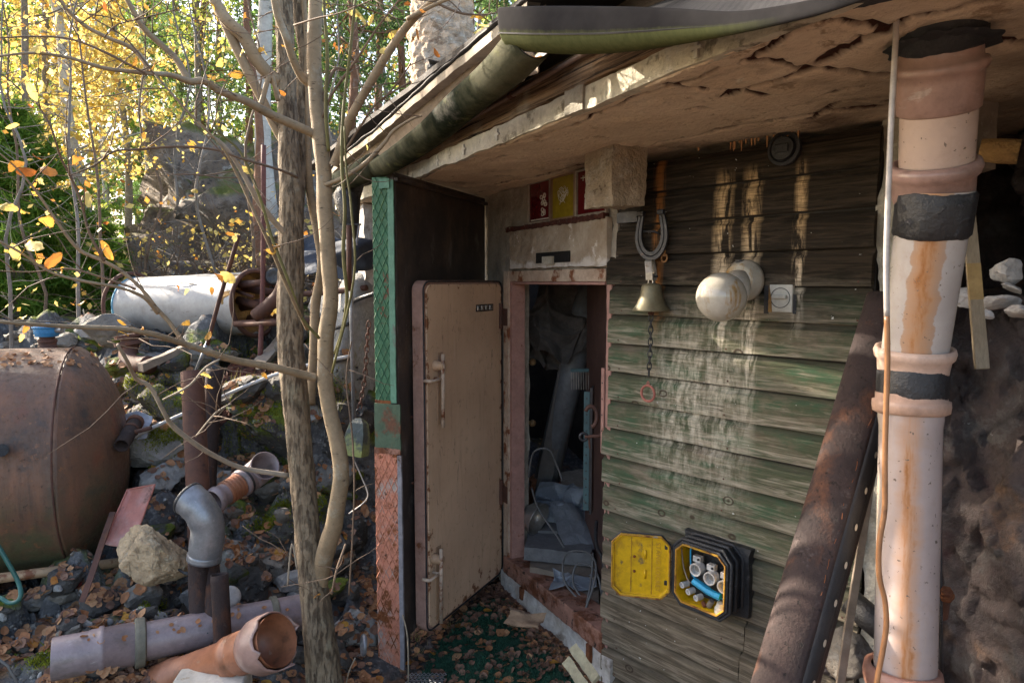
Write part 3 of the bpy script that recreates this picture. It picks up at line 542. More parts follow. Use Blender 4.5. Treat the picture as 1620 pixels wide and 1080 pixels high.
tar = t.rng(t.mth('ADD', Wv, t.mth('MULTIPLY', patch, .22)), 1.70, 1.93); col = t.mix(t.mth('MULTIPLY', tar, .95), col, t.mix(t.rng(grain, .42, .70), (.012, .009, .0065), (.048, .033, .022)))
# lime runs
dr = t.noise(uvmap(36, 5.5, 6), 1.0, 6, .65, .5); dr2 = t.noise(uvmap(16, 7), 1.6, 7, .7); drg = t.rng(grain2, .62, .40)
run = t.mth('MAXIMUM', t.mth('MAXIMUM', band(U, us['s1'], .05), band(U, us['s1b'], .045)), t.mth('MULTIPLY', band(U, us['s2'], .028), t.rng(Wv, 1.55, 1.8)))
run2 = t.mth('MAXIMUM', t.mth('MULTIPLY', band(U, us['s3'] + .04, .24), t.rng(Wv, 1.75, 1.45)), t.mth('MULTIPLY', band(U, us['s1'], .17), t.rng(Wv, 1.75, 1.5)))
run2 = t.mth('MULTIPLY', run2, t.rng(Wv, .75, 1.2)); run = t.mth('MULTIPLY', run, t.rng(Wv, 1.0, 1.6))
rr = t.mth('MULTIPLY', t.mth('MAXIMUM', t.mth('MULTIPLY', run, t.rng(dr, .43, .55)), t.mth('MULTIPLY', run2, t.rng(t.mth('ADD', t.mth('MULTIPLY', dr, .4), t.mth('MULTIPLY', dr2, .6)), .44, .60, 0, .85))), t.mth('ADD', t.mth('MULTIPLY', drg, .6), .4))
rr = t.mth('MULTIPLY', rr, t.rng(Wv, 2.24, 2.16)); col = t.mix(rr, col, t.mix(t.rng(Wv, 1.7, 2.0), (.64, .57, .46), (.60, .41, .22)))
rr = t.mth('MULTIPLY', rr, t.rng(t.noise(uvmap(9, 14, 22), 1.6, 6, .7), .36, .56)); og = t.mth('MULTIPLY', t.mth('MULTIPLY', band(U, us['orange'], .035), t.rng(dr, .38, .52)), t.rng(Wv, 1.55, 1.75)); col = t.mix(t.mth('MULTIPLY', og, .85), col, (.30, .12, .035))
col = t.mix(knot, col, (.050, .030, .020)); col = t.mix(t.rng(grain2, .62, .76, 0, .45), col, (.04, .03, .022))
spk = t.noise(uvmap(40, 60, 3), 1, 2); col = t.mix(t.rng(spk, .74, .76), col, (.5, .5, .47))
ck = t.noise(uvmap(.9, 60, 44), 1.4, 3, .5, .4); crk_ = t.rng(t.mth('ABSOLUTE', t.mth('SUBTRACT', ck, .5)), .012, .003); crk_ = t.mth('MULTIPLY', crk_, t.rng(big, .45, .6)); col = t.mix(t.mth('MULTIPLY', crk_, .8), col, (.02, .015, .011))
hb = t.mth('SUBTRACT', t.mth('ADD', grain, t.mth('MULTIPLY', grain2, .5)), t.mth('MULTIPLY', knot, .4)); M['siding'] = t.finish(col, t.rng(tar, 0, 1, .88, .95), hb, .9, .006, 0, .18)
UE = inB(1390, 330)[0]; PH = .1305; zt = 2.302
sd = thing('board_siding', tuple(WB(UE / 2, 0, -.1)), None, None); sd.parent = bk; sd.location = V(sd['_w']) - V(bk['_w']); del sd['_w']; sd['_w'] = list(WB(UE / 2, 0, -.1))
r = random.Random(5); row = 0; z = zt
def plank(u0, u1, zt_, h, thick):
    m = MB(); nu = max(2, int((u1 - u0) / .03)); prof = [(.003, 0), (.007, -.003), (.009, -.015), (.016 + thick, -.026), (.017 + thick, -h * .5), (.018 + thick, -h * .93), (.016 + thick, -h + .001), (.003, -h + .003)]
    sag = r.uniform(-.003, .003); e0 = r.uniform(0, 99)
    vs, us_ = [], []
    for i in range(nu + 1):
        u = u0 + (u1 - u0) * i / nu
        for j, (n_, dz) in enumerate(prof):
            q = V((u * 3, zt_ * 9 + j, e0)); zz = zt_ + dz + sag * (u - u0) + .0016 * noise.noise(q * 2.5); nn = n_ + (.0022 * noise.noise(q * 2) if 0 < j < 7 else 0)
            ue = u + ((.004 * noise.noise(V((j * .6, e0, 0)))) if i in (0, nu) else 0); vs.append(WB(ue, nn, zz)); us_.append((u, zz))
    k = len(prof); fs = [(i * k + j, (i + 1) * k + j, (i + 1) * k + (j + 1) % k, i * k + (j + 1) % k) for i in range(nu) for j in range(k)]
    fs += [tuple(range(k)), tuple(nu * k + j for j in range(k - 1, -1, -1))]
    m.add(vs, fs, us_); return m.build('plank', M['siding'], sd, uv=True, bevel=0)
while z > -.25:
    th = r.uniform(.004, .010); u0 = -.012 + (.0 if z > 1.2 else -.02) + r.uniform(-.008, .008)
    u1 = UE + r.uniform(-.004, .004)
    if row in (14, 15): c_ = inB(1185 if row == 14 else 1178, 940)[0]; plank(u0, c_ - .003, z, PH - .004, th); plank(c_ + .003, u1, z + .004, PH - .004, th + .004)
    elif row == 2: plank(inB(982, 350)[0], u1, z, PH - .004, th)
    elif row < 2: plank(inB(1022, 300)[0], u1, z, PH - .004, th * .3)
    else: plank(u0, u1, z, PH - .004, th)
    z -= PH; row += 1
    for u_ in (.06, .60, 1.07):
        if row > 3: MB().lathe([(0, .001), (.0035, .0008), (.0042, 0)], WB(u_ + r.uniform(-.012, .012), .0225 + th, z + .022 + r.uniform(-.004, .004)), nB, 8).build('nail_head', M['rust'], sd)
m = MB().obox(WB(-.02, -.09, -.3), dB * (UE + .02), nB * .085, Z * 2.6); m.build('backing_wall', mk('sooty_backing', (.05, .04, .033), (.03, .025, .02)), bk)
# mortar edge beyond the boards
m = MB().rect_dense(WB(UE + .004, -.03, -.3), dB * .16, nB * .03, Z * 2.62, .022); m.jitter(.03, 7, .008); m.build('mortar_edge', M['slab'], bk)
# concrete pillar at the far end of the roof
m = MB().rect_dense(ED(-1.44, -.04, 1.72), dA * .18, nA * -.4, Z * .60, .03); m.jitter(.015, 9, .005); m.build('end_pillar', M['plaster'], bk)
# corbel under the slab
m = MB(); K = V((.395, 2.75, 0)); z0 = 2.105
m.rect_dense(K - dA * .19 + Z * z0, dA * .19, -nA * .165, Z * (ZC - z0 + .02), .012)
for i, p in enumerate(m.v):
    f = (p.z - z0) / .22; c = K - dA * .095 - nA * .08; d_ = V((p.x - c.x, p.y - c.y, 0)); m.v[i] = p + d_ * (.05 * f - .01) + V((0, 0, 0))
m.jitter(.012, 9, .006); m.build('corbel', mk('rough_tan_corbel', (.46, .37, .27), (.34, .26, .18), 7, [((.55, .48, .40), 9, .5, .6), ((.14, .09, .06), 11, .62, .68, None, -.3)], rough=.95, bump=1, bsc=70, dist=.018), bk)
# --- roof slab with cracked underside
cracks = []
def crk(pts, w_):
    w_ *= 1.5; cracks.append(([hit(x, y, V((0, 0, ZC)), Z).to_2d() for x, y in pts], w_))
crk([(1055, 132), (1120, 142), (1160, 140), (1215, 147)], .008); crk([(1145, 155), (1170, 140), (1220, 128), (1280, 112)], .010); crk([(1175, 97), (1230, 102), (1290, 107), (1340, 112), (1410, 118)], .011)
crk([(1305, 98), (1340, 80), (1380, 63), (1400, 55)], .012); crk([(1195, 92), (1240, 65), (1290, 43), (1340, 47), (1395, 52)], .010); crk([(1080, 130), (1130, 112), (1180, 98)], .004)
crk([(1085, 175), (1110, 170), (1130, 176)], .007); crk([(1280, 190), (1330, 160), (1400, 150), (1420, 160)], .006); crk([(1340, 170), (1420, 168), (1560, 150)], .009); crk([(1400, 60), (1440, 40), (1560, 20), (1620, 5)], .009)
crk([(1080, 22), (1150, 40), (1220, 30), (1300, 8)], .003); crk([(850, 233), (885, 235), (915, 236)], .004); crk([(640, 298), (760, 235), (860, 212), (900, 200)], .003); crk([(900, 200), (940, 185), (1000, 160), (1080, 128)], .006); crk([(790, 250), (806, 243)], .010)
crk([(1480, 60), (1560, 75), (1620, 70)], .012); crk([(1300, 150), (1340, 140), (1400, 128)], .003); crk([(1160, 200), (1230, 170), (1290, 160)], .002)
crk([(1040, 232), (1120, 212), (1220, 190), (1300, 178), (1400, 170)], .013); crk([(790, 290), (850, 280), (925, 262)], .010)
def crack_at(p):
    best = 0
    for pts, w_ in cracks:
        for i in range(len(pts) - 1):
            a, b = pts[i], pts[i + 1]; ab = b - a; tt = max(0, min(1, (p - a).dot(ab) / ab.length_squared)); d_ = (a + ab * tt - p).length
            if d_ < w_ * 3:
                ww = w_ * (.55 + .9 * (noise.noise(V((p.x * 21, p.y * 21, 0))) + .5)); best = max(best, 1 - d_ / max(.002, ww))
    return best
sl = MB(); NU, NV = 330, 230; cr_ = []
def sf(u, v):
    uu = u; t_ = -1.85 + 5.9 * uu; o_ = -2.9 * v ** 1.25; p = ED(t_, o_, ZC)
    c = 0
    if p.x > -.6 and p.y > .9 and p.y < 4.2 and p.x < 2.2:
        q = p.to_2d() + V((noise.noise(V((p.x * 9, p.y * 9, 3))), noise.noise(V((p.x * 9, p.y * 9, 8))))) * .012; c = crack_at(q)
    cr_.append(max(0, c)); z_ = ZC + (.018 * min(1, c * 3) if c > 0 else 0) + .006 * noise.noise(p * 4) + .003 * noise.noise(p * 15) + (.005 if noise.noise(p * 3.1 + V((4, 4, 4))) + .35 * noise.noise(p * 19) > .12 else 0) + (.004 if noise.noise(p * 6.3) + .35 * noise.noise(p * 25) > .22 else 0) - .02 * noise.noise(p * 1.1)
    if v == 0: z_ = ZC + .002
    return V((p.x, p.y, z_))
sl.grid(sf, NU, NV)
t = NT('cracked_concrete_soffit'); at_ = t.n('ShaderNodeAttribute', attribute_name='spall'); co = t.coords(rand=False); n = t.noise(co, 3, 8, .6); n2 = t.noise(co, 45, 8, .65)
col = t.mix(t.rng(n, .35, .65), (.78, .63, .47), (.66, .51, .36)); col = t.mix(t.rng(t.noise(co, 7, 9, .72), .60, .65), col, (.42, .30, .20)); col = t.mix(t.rng(t.noise(co, 13, 9, .75), .62, .66), col, (.80, .70, .56)); col = t.mix(t.rng(t.noise(co, 2.0, 6, .6), .58, .72), col, (.15, .10, .065)); col = t.mix(t.rng(n2, .6, .75, 0, .5), col, (.22, .14, .09))
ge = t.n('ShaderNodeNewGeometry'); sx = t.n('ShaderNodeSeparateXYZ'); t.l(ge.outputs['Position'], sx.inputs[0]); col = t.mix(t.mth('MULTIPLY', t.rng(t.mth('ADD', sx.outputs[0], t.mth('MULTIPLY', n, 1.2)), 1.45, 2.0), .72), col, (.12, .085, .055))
col = t.mix(t.rng(at_.outputs['Fac'], .05, .4), col, t.mix(n2, (.012, .006, .004), (.085, .024, .012))); M['soffit'] = t.finish(col, .92, t.mth('ADD', n2, t.mth('ADD', t.mth('MULTIPLY', t.noise(co, 7, 9, .72), 1.5), n)), 1.0, .014)
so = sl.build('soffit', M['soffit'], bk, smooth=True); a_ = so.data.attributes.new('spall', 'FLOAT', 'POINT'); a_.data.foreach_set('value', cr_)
# drips of lime hanging along the soffit over the boards
m = MB(); r = random.Random(3)
for px in list(range(1158, 1205, 6)) + [1214, 1225, 1236, 1246, 1254, 1262, 1105, 1160]:
    p = onB(px + r.uniform(-2, 2), 196, .035); L = r.uniform(.008, .045) if px > 1110 else .015; p.z = 2.325
    m.tube([p, p - Z * L * .6, p - Z * L], [.004, .0028, .0012], 6)
m.build('lime_drip', mk('orange_lime', (.5, .26, .11), (.42, .2, .08), rough=.5), bk)
# fascia of the slab, drip lip below it, slab body
m = MB().rect_dense(ED(-1.85, -.02, ZC), dA * 5.9, nA * .03, Z * .068, .02); m.jitter(.006, 8, .003)
m.build('fascia', mk('whitewashed_fascia', (.66, .61, .49), (.52, .47, .36), 8, [((.22, .19, .14), 9, .56, .64), ((.68, .65, .58), 5, .58, .66)], rough=.9, bump=.8, bsc=60), bk)
m = MB().obox(ED(-1.85, -.03, ZC + .03), dA * 5.9, -nA * -.0 - nA * 2.9, Z * .10); m.build('roof_slab', M['slab'], bk)
m = MB()
for k, (x_, y_) in enumerate(((733, 222), (786, 220), (692, 265), (1100, 70))):
    s_, z_ = inE(x_, y_, .014); m = MB()
    m.obox(ED(s_, .013, ZC + .01), dA * .012, nA * .006, Z * .045); m.obox(ED(s_ - .012, .013, ZC + .03), dA * .036, nA * .006, Z * .008); m.build('cable_clip', M['whiteplast'], bk)
for (x0, x1, mt) in ((893, 921, 'slab'),):
    s0 = inE(x0, 170, .02)[0]; s1 = inE(x1, 165, .02)[0]; m = MB().rect_dense(ED(s0, .011, ZC - .002), dA * (s1 - s0), nA * .008, Z * .075, .01); m.jitter(.003, 30); m.build('mortar_patch', M['slab'], bk)
# weathered timber beam
t = NT('furrowed_old_timber'); tc = t.n('ShaderNodeTexCoord'); vm = t.n('ShaderNodeVectorMath', operation='DOT_PRODUCT'); vm.inputs[1].default_value = tuple(dA); t.l(tc.outputs['Object'], vm.inputs[0]); sx = t.n('ShaderNodeSeparateXYZ'); t.l(tc.outputs['Object'], sx.inputs[0])
cb2 = t.n('ShaderNodeCombineXYZ'); t.l(t.mth('MULTIPLY', vm.outputs['Value'], 1.6), cb2.inputs[0]); t.l(t.mth('MULTIPLY', sx.outputs[2], 55), cb2.inputs[1])
g1 = t.noise(cb2.outputs[0], 2.0, 9, .7, 1.2); g2 = t.noise(cb2.outputs[0], 9, 6, .6, .4); co = t.coords(rand=False); b1 = t.noise(co, 3.5, 6, .6)
col = t.mix(t.rng(g1, .36, .62), (.085, .050, .028), (.44, .29, .17)); col = t.mix(t.rng(b1, .52, .66), col, (.42, .35, .26)); col = t.mix(t.rng(t.noise(cb2.outputs[0], .8, 5, .6), .56, .62), col, (.022, .014, .010)); M['beam'] = t.finish(col, .85, t.mth('ADD', g1, t.mth('MULTIPLY', g2, .5)), 1.0, .012)
def ebeam(name, t0, t1, o, th, z0, h, mat, wob=.008, d=.03):
    m = MB().rect_dense(ED(t0, o, z0), dA * (t1 - t0), -nA * th, Z * h, d); m.jitter(wob, 5, wob * .3); return m.build(name, mat, bk)
ebeam('timber_beam', -1.85, 4.0, .012, .06, 2.402, .105, M['beam'], .010)
ebeam('timber_board', -1.85, 4.0, -.028, .05, 2.512, .09, mk('dark_brown_board', (.075, .052, .038), (.045, .032, .025), 4, st=(1, 1, 5)), .004)
ebeam('roof_boarding', -1.9, 4.0, .21, 1.4, 2.615, .022, mk('dark_underside_board', (.04, .032, .028), (.026, .021, .019), 4), .004, .06)
# conduit along the beam
q0, q1 = onE(985, 50, .035), onE(768, 175, .035); q2 = onE(640, 246, .035)
m = MB().tube([q0 + (q0 - q1) * .8, q0, q1, q2], .009, 10); cd = m.build('conduit', mk('brown_conduit', (.20, .13, .10), (.15, .10, .08), rough=.5), bk, smooth=True)
m = MB()
for f in (.1, .75, 1.5): p = q0.lerp(q1, f); m.tube([p - (q1 - q0).normalized() * .012, p + (q1 - q0).normalized() * .012], .013, 10)
m.build('coupling', M['rust'], cd)
# pale felt flap and eave board outside the slab
def path_e(pts, o): return [onE(x, y, o) for x, y in pts]
fp = path_e([(545, 262), (600, 222), (660, 172), (720, 124), (800, 62), (830, 40)], .17); m = MB()
def ff(u, v):
    q = u * (len(fp) - 1); i = min(int(q), len(fp) - 2); p = fp[i].lerp(fp[i + 1], q - i)
    return p - Z * (.13 * v) + nA * (-.05 * v + .016 * noise.noise(V((u * 14, v * 2, 0))) * (v + .2)) + Z * .008 * noise.noise(V((u * 9, 0, 5)))
m.grid(ff, 70, 8); m.build('felt_flap', M['feltpale'], bk, smooth=True, solid=.004)
m = MB(); bp = path_e([(516, 285), (545, 254), (600, 212), (660, 160), (720, 110), (792, 52), (840, 14)], .20)
for k, p in enumerate(bp): pass
sp_ = smooth_path([list(p) for p in bp], 8); pv = [V(p[:3]) for p in sp_]
def fb(u, v):
    i = round(u * (len(pv) - 1)); c = [(0, 0), (.012, 0), (.012, .030), (-.05, .036), (-.05, 0), (0, 0)][round(v * 5)]; return pv[i] + nA * c[0] + Z * (c[1] - .012)
m.grid(fb, len(pv) - 1, 5); m.jitter(.004, 10); m.build('eave_board', M['whiteboard'], bk)
m = MB(); m.grid(lambda u, v: pv[round(u * (len(pv) - 1))] + nA * (.02 - v * 1.6) + Z * (.028 + v * .12 + .01 * noise.noise(V((u * 20, v * 9, 1)))), len(pv) - 1, 14); m.build('roof_felt', M['felt'], bk, smooth=True, solid=.006)
# --- sagging half-round gutter
gp = [(onE(842, 52, .235), .068), (onE(800, 98, .235), .066), (onE(740, 150, .235), .063), (onE(680, 205, .235), .060), (onE(620, 248, .235), .057), (onE(575, 272, .235), .054)]
gs = [(V(p[:3]), p[3]) for p in smooth_path([list(a) + [b] for a, b in gp], 7)]
m = MB(); k = len(gs) - 1
def gf(u, v):
    i = round(u * k); p, rr_ = gs[i]; a = pi + pi * v; tg = (gs[min(i + 1, k)][0] - gs[max(i - 1, 0)][0]).normalized(); side = tg.cross(Z).normalized()
    up = side.cross(tg).normalized(); fl = 1 + .05 * noise.noise(V((u * 5, 0, 0)))
    return p + side * cos(a) * rr_ * fl + up * sin(a) * rr_ * 1.15
m.grid(gf, k, 14); gu = m.build('gutter', M['gutter'], bk, smooth=True, solid=.005)
m = MB()
def gf2(u, v):
    i = round(u * k); p, rr_ = gs[i]; a = pi + pi * (.04 + .92 * v); tg = (gs[min(i + 1, k)][0] - gs[max(i - 1, 0)][0]).normalized(); side = tg.cross(Z).normalized(); up = side.cross(tg).normalized()
    return p + side * cos(a) * rr_ * .93 + up * sin(a) * rr_ * 1.07
m.grid(gf2, k, 12); m.build('gutter_lining', M['gutterin'], gu, smooth=True)
# rounded far end of the gutter with the black downpipe bag
gq = [(onE(592, 262, .26), .06), (onE(560, 278, .27), .06), (onE(536, 288, .29), .055), (onE(522, 296, .30), .035)]
m = MB().tube([a for a, b in gq], [b for a, b in gq], 14); m.build('gutter_end', M['gutter'], bk, smooth=True)
q = onE(548, 318, .28); m = MB().tube([q + V((.03, .05, .10)), q + V((0, 0, .02)), q + V((.02, 0, -.12)), q + V((.05, 0, -.2))], [.06, .075, .05, .01], 14); m.jitter(.012, 9); m.build('downpipe_sleeve', M['blackrub'], bk, smooth=True)
# --- upper gutter length / rolled black sheet along the near eave
tp = [(788, 52, 1.98, 20, 1), (850, 54, 1.86, 22, 1), (930, 54, 1.74, 22, 1), (1000, 51, 1.64, 20, .95), (1080, 46, 1.54, 16, .8), (1160, 40, 1.45, 11, .5), (1240, 26, 1.37, 9, .3), (1320, 6, 1.29, 8, .2), (1400, -22, 1.22, 7, .2)]
ts = [(at(a[0], a[1], a[2]), a[3] / 1100 * a[2], a[4]) for a in smooth_path(tp, 6)]; k2 = len(ts) - 1; m = MB()
prof = [(-.1, 1.9), (-.05, 1.2), (-.02, .5), (.1, -.2), (.45, -.75), (1.0, -1.0), (1.6, -.9), (2.1, -.4)]
def tf(u, v):
    i = round(u * k2); p, rr_, kk = ts[i]; c = prof[round(v * 7)]; tg = (ts[min(i + 1, k2)][0] - ts[max(i - 1, 0)][0]).normalized(); inn = V((-tg.y, tg.x, 0)).normalized()
    if inn.y < 0: inn = -inn
    return p + inn * c[0] * rr_ * max(kk, .35) * 1.3 + Z * rr_ * (c[1] * 1.0)
m.grid(tf, k2, 7, uvs=True)
t = NT('black_gutter_with_green_belly'); uvn = t.n('ShaderNodeUVMap'); sx = t.n('ShaderNodeSeparateXYZ'); t.l(uvn.outputs[0], sx.inputs[0]); co = t.coords(rand=False); n = t.noise(co, 6, 6, .6); fn_ = t.noise(t.coords((40, 40, 4), rand=False), 2, 6, .6)
col = t.mix(t.rng(n, .35, .65), (.016, .015, .016), (.032, .030, .030)); col = t.mix(t.mth('MULTIPLY', t.rng(t.mth('ADD', sx.outputs[1], t.mth('MULTIPLY', fn_, .08)), .36, .44), t.rng(sx.outputs[0], .75, .55)), col, t.mix(fn_, (.034, .042, .016), (.10, .105, .042)))
m.build('roof_edge_gutter', t.finish(col, .9, n, .05, .004, 0, .08), bk, smooth=True, uv=True, solid=.004, sub=1)
m = MB()
def tf2(u, v):
    i = round(u * k2); p, rr_, kk = ts[i]; tg = (ts[min(i + 1, k2)][0] - ts[max(i - 1, 0)][0]).normalized(); inn = V((-tg.y, tg.x, 0)).normalized()
    if inn.y < 0: inn = -inn
    return p + inn * (.02 + .9 * v) + Z * (rr_ * (1.2 - .1 * 0) + .20 * v * (1 - v * .4) + .012 * noise.noise(V((u * 9, v * 6, 0))))
m.grid(tf2, k2, 16)
t = NT('woven_tarpaulin'); co = t.coords(rand=False); wv = t.n('ShaderNodeTexWave', bands_direction='DIAGONAL'); t.l(co, wv.inputs[0]); wv.inputs['Scale'].default_value = 18
col = t.mix(t.rng(t.noise(co, 3), .4, .7), (.035, .036, .04), (.07, .07, .075)); col = t.mix(t.rng(wv.outputs[1], .93, 1, 0, .5), col, (.22, .22, .22)); M['tarp'] = t.finish(col, .9, t.noise(co, 5), .5, .02, 0, .1)
m.build('tarpaulin', M['tarp'], bk, smooth=True, solid=.003)
# closing board between the rolled edge and the slab so no sky shows through
m = MB(); m.grid(lambda u, v: ts[round(u * k2)][0].lerp(ED(0, -.05, 2.55) + dA * ((ts[round(u * k2)][0] - E0).dot(dA)), v) + Z * (.0 if v else -.0), k2, 3); m.build('eave_sheet', M['felt'], bk, solid=.004)
# rolled felt, seen where the two lengths meet
# ================================================================== DOORS
# outer steel door
OH, ON = V((-.168, 4.30, 0)), V((-.557, 3.26, 0)); od = (OH - ON); oL = od.length; od.normalize(); on = V((od.y, -od.x, 0))   # on: towards the vault door side
od_ = MB().obox(ON + od * .02 + Z * .0, od * (oL - .02), -on * .02, Z * 2.29).build('outer_door', M['blackmetal'], bk, bevel=.003); od_['label'] = 'dark steel outer door with tread plate down its edge'
m = MB(); m.obox(ON + Z * 2.292, od * oL, -on * .05, Z * .02); m.obox(ON + on * .004 + Z * 2.268, od * oL, on * .02, Z * .018); m.build('top_rail', M['blackmetal'], od_, bevel=.003)
pxv = -on  # away from the vault door, to the far side
W_ = .115
m = MB().obox(ON + Z * .95, pxv * W_, -od * -.5, Z * 1.34)
# channel behind the plates
m = MB().obox(ON + od * .004 + pxv * .002 - Z * .28, pxv * (W_ - .004), od * .10, Z * 2.57); m.build('edge_channel', M['blackmetal'], od_)
def treads(name, z0, z1, x0, x1, mat, ang=1.0, y0=0.0):
    """steel tread plate lying across the door's edge, with raised diamond ribs"""
    p = ON + pxv * x0 - od * y0 + Z * z0; m = MB().obox(p, pxv * (x1 - x0), -od * .004, Z * (z1 - z0)); w_ = x1 - x0; st = .072
    nz = int((z1 - z0) / st) + 2; o = m.build(name, mat, od_, bevel=.0012)
    mm = MB()
    for s_ in (1, -1):
        for k in range(-2, nz * 2 + 2):
            c0 = k * st / 2 * 1.0; a = V((0, c0)); b = V((w_, c0 + s_ * w_ * 2.0))
            q0_, q1_ = 0.0, 1.0
            za, zb = a.y, b.y; h = z1 - z0
            def cl(tq): return za + (zb - za) * tq
            t0, t1 = 0, 1
            if zb != za:
                ta, tb = (0 - za) / (zb - za), (h - za) / (zb - za); lo, hi = min(ta, tb), max(ta, tb); t0, t1 = max(0, lo), min(1, hi)
            if t1 - t0 < .03 or k % 2: continue
            A_ = p + pxv * (w_ * t0) + Z * cl(t0) - od * .0045; B_ = p + pxv * (w_ * t1) + Z * cl(t1) - od * .0045
            mm.tube([A_, B_], .0026, 5)
    mm.build('tread_rib', mat, o); return o
treads('tread_plate', 1.215, 2.29, .030, W_, M['greenpaint'])
m = MB().rect_dense(ON + pxv * -.002 + Z * 1.215, pxv * .031, -od * .008, Z * 1.06, .02); m.jitter(.0015, 30); m.build('corner_strip', M['greenlight'], od_)
m = MB().rect_dense(ON + pxv * .015 - od * .010 + Z * 2.235, pxv * .055, -od * .006, Z * .045, .012); m.jitter(.002, 40); m.build('patch_plate', M['greenlight'], od_)
m = MB().obox(ON + pxv * .028 + Z * 1.205 - od * .005, pxv * .088, -od * .004, Z * .02); m.build('rust_seam', M['rust_orange'], od_)
m = MB().rect_dense(ON + pxv * -.026 + Z * .985 - od * .006, pxv * .142, -od * .010, Z * .225, .02); m.jitter(.002, 20); m.build('patch_plate', M['greendull'], od_)
m = MB().rect_dense(ON + pxv * -.026 + Z * .965 - od * .008, pxv * .144, -od * .010, Z * .028, .015); m.jitter(.003, 30); m.build('rust_seam', M['pinkrust'], od_)
treads('tread_plate', -.28, .965, -.008, W_ + .004, M['orangeplate'], y0=.012)
m = MB().rect_dense(ON + pxv * -.030 - od * .006 - Z * .28, pxv * .022, -od * .012, Z * 1.24, .02); m.jitter(.0015, 30); m.build('corner_strip', M['greyedge'], od_)
m = MB().obox(ON + od * .16 + on * .001 + Z * 1.15, od * .07, on * .012, Z * .52); m.build('backing_strip', M['rust'], od_, bevel=.003)
# loop handle, between the doors
# vault door
VH, VN = V((-.062, 4.10, 0)), V((-.440, 3.345, 0)); vd = (VH - VN); vL = vd.length; vd.normalize(); vn = V((vd.y, -vd.x, 0)); z0, z1 = .0, 1.805
def door_mat():
    t = NT('aged_tan_enamel'); co = t.coords(rand=False); tc = t.n('ShaderNodeTexCoord'); sx = t.n('ShaderNodeSeparateXYZ'); t.l(tc.outputs['Object'], sx.inputs[0]); cv = t.coords((14, 14, .9), rand=False)
    n1 = t.noise(co, 2.6, 7, .6); n2 = t.noise(co, 16, 9, .72); nv = t.noise(cv, 2.2, 8, .7); n3 = t.noise(co, 70, 5, .6)
    col = t.mix(t.rng(n1, .35, .65), (.66, .45, .305), (.54, .36, .24)); col = t.mix(t.rng(nv, .56, .72, 0, .45), col, (.30, .18, .11)); col = t.mix(t.rng(nv, .40, .30, 0, .5), col, (.64, .48, .35)); col = t.mix(t.rng(n2, .58, .66, 0, .45), col, (.33, .21, .14))
    dt_ = t.n('ShaderNodeVectorMath', operation='DOT_PRODUCT'); t.l(tc.outputs['Object'], dt_.inputs[0]); dt_.inputs[1].default_value = tuple(vd); de = t.mth('SUBTRACT', dt_.outputs['Value'], (VN - V(bk['_w'])).dot(vd)); ed1 = t.mth('MAXIMUM', t.rng(de, .075, .02), t.rng(de, vL - .08, vL - .02)); low = t.mth('MAXIMUM', t.rng(sx.outputs[2], .30, .10), t.mth('MAXIMUM', t.mth('MULTIPLY', ed1, .8), t.rng(sx.outputs[2], 1.86, 1.93))); e = t.mth('ADD', t.mth('MULTIPLY', low, .22), n2); col = t.mix(t.rng(e, .67, .72), col, (.20, .075, .03)); col = t.mix(t.rng(t.noise(co, 9, 9, .75), .70, .715), col, (.10, .055, .035)); col = t.mix(t.rng(n3, .70, .73, 0, .7), col, (.14, .08, .05))
    ln = t.rng(t.mth('ABSOLUTE', t.mth('SUBTRACT', t.noise(t.coords((3, 3, .5), rand=False), 5, 2, .5), .47)), .0035, .001); col = t.mix(t.mth('MULTIPLY', ln, .55), col, (.12, .075, .05))
    return t.finish(col, t.rng(n2, .4, .7, .38, .7), t.mth('ADD', n2, n1), .35, .004, 0, .45)
def rrect(w_, h, r_, c=7, only=None):
    o = []
    for ci, (cx, cy, a) in enumerate(((w_ - r_, h - r_, 0), (r_, h - r_, pi / 2), (r_, r_, pi), (w_ - r_, r_, 3 * pi / 2))):
        for i in range(c + 1): o.append((cx + r_ * cos(a + pi / 2 * i / c), cy + r_ * sin(a + pi / 2 * i / c)))
    return o
body = [VN + vd * x + Z * (z0 + y) for x, y in rrect(vL, z1 - z0, .055)]
vd_ = MB().prism([p - vn * .0 for p in body], -vn * .062).build('vault_door', mk('pinkish_door_edge', (.42, .25, .20), (.34, .20, .155), 5, [((.20, .07, .03), 9, .58, .64, None, .4)], rough=.55, bump=.3), bk, bevel=.004); vd_['label'] = 'beige steel vault door standing ajar, with two bar handles'
face = [VN + vd * (.022 + x) + Z * (z0 + .02 + y) + vn * .0 for x, y in rrect(vL - .044, z1 - z0 - .04, .045)]
m = MB().prism(face, vn * .010); m.build('face_plate', door_mat(), vd_, bevel=.004, seg=3)
m = MB()
ring = [VN + vd * x + Z * (z0 + y) + vn * .0035 for x, y in rrect(vL - .012, z1 - z0 - .012, .05)]; ring = [p + vd * .006 + Z * .006 for p in ring]
m.tube(ring + [ring[0]], .0045, 6, caps=False); m.build('door_seal', M['boxblack'], vd_)
def onV(px, py, n=.012): p = hit(px, py, VN + vn * n, vn); return p
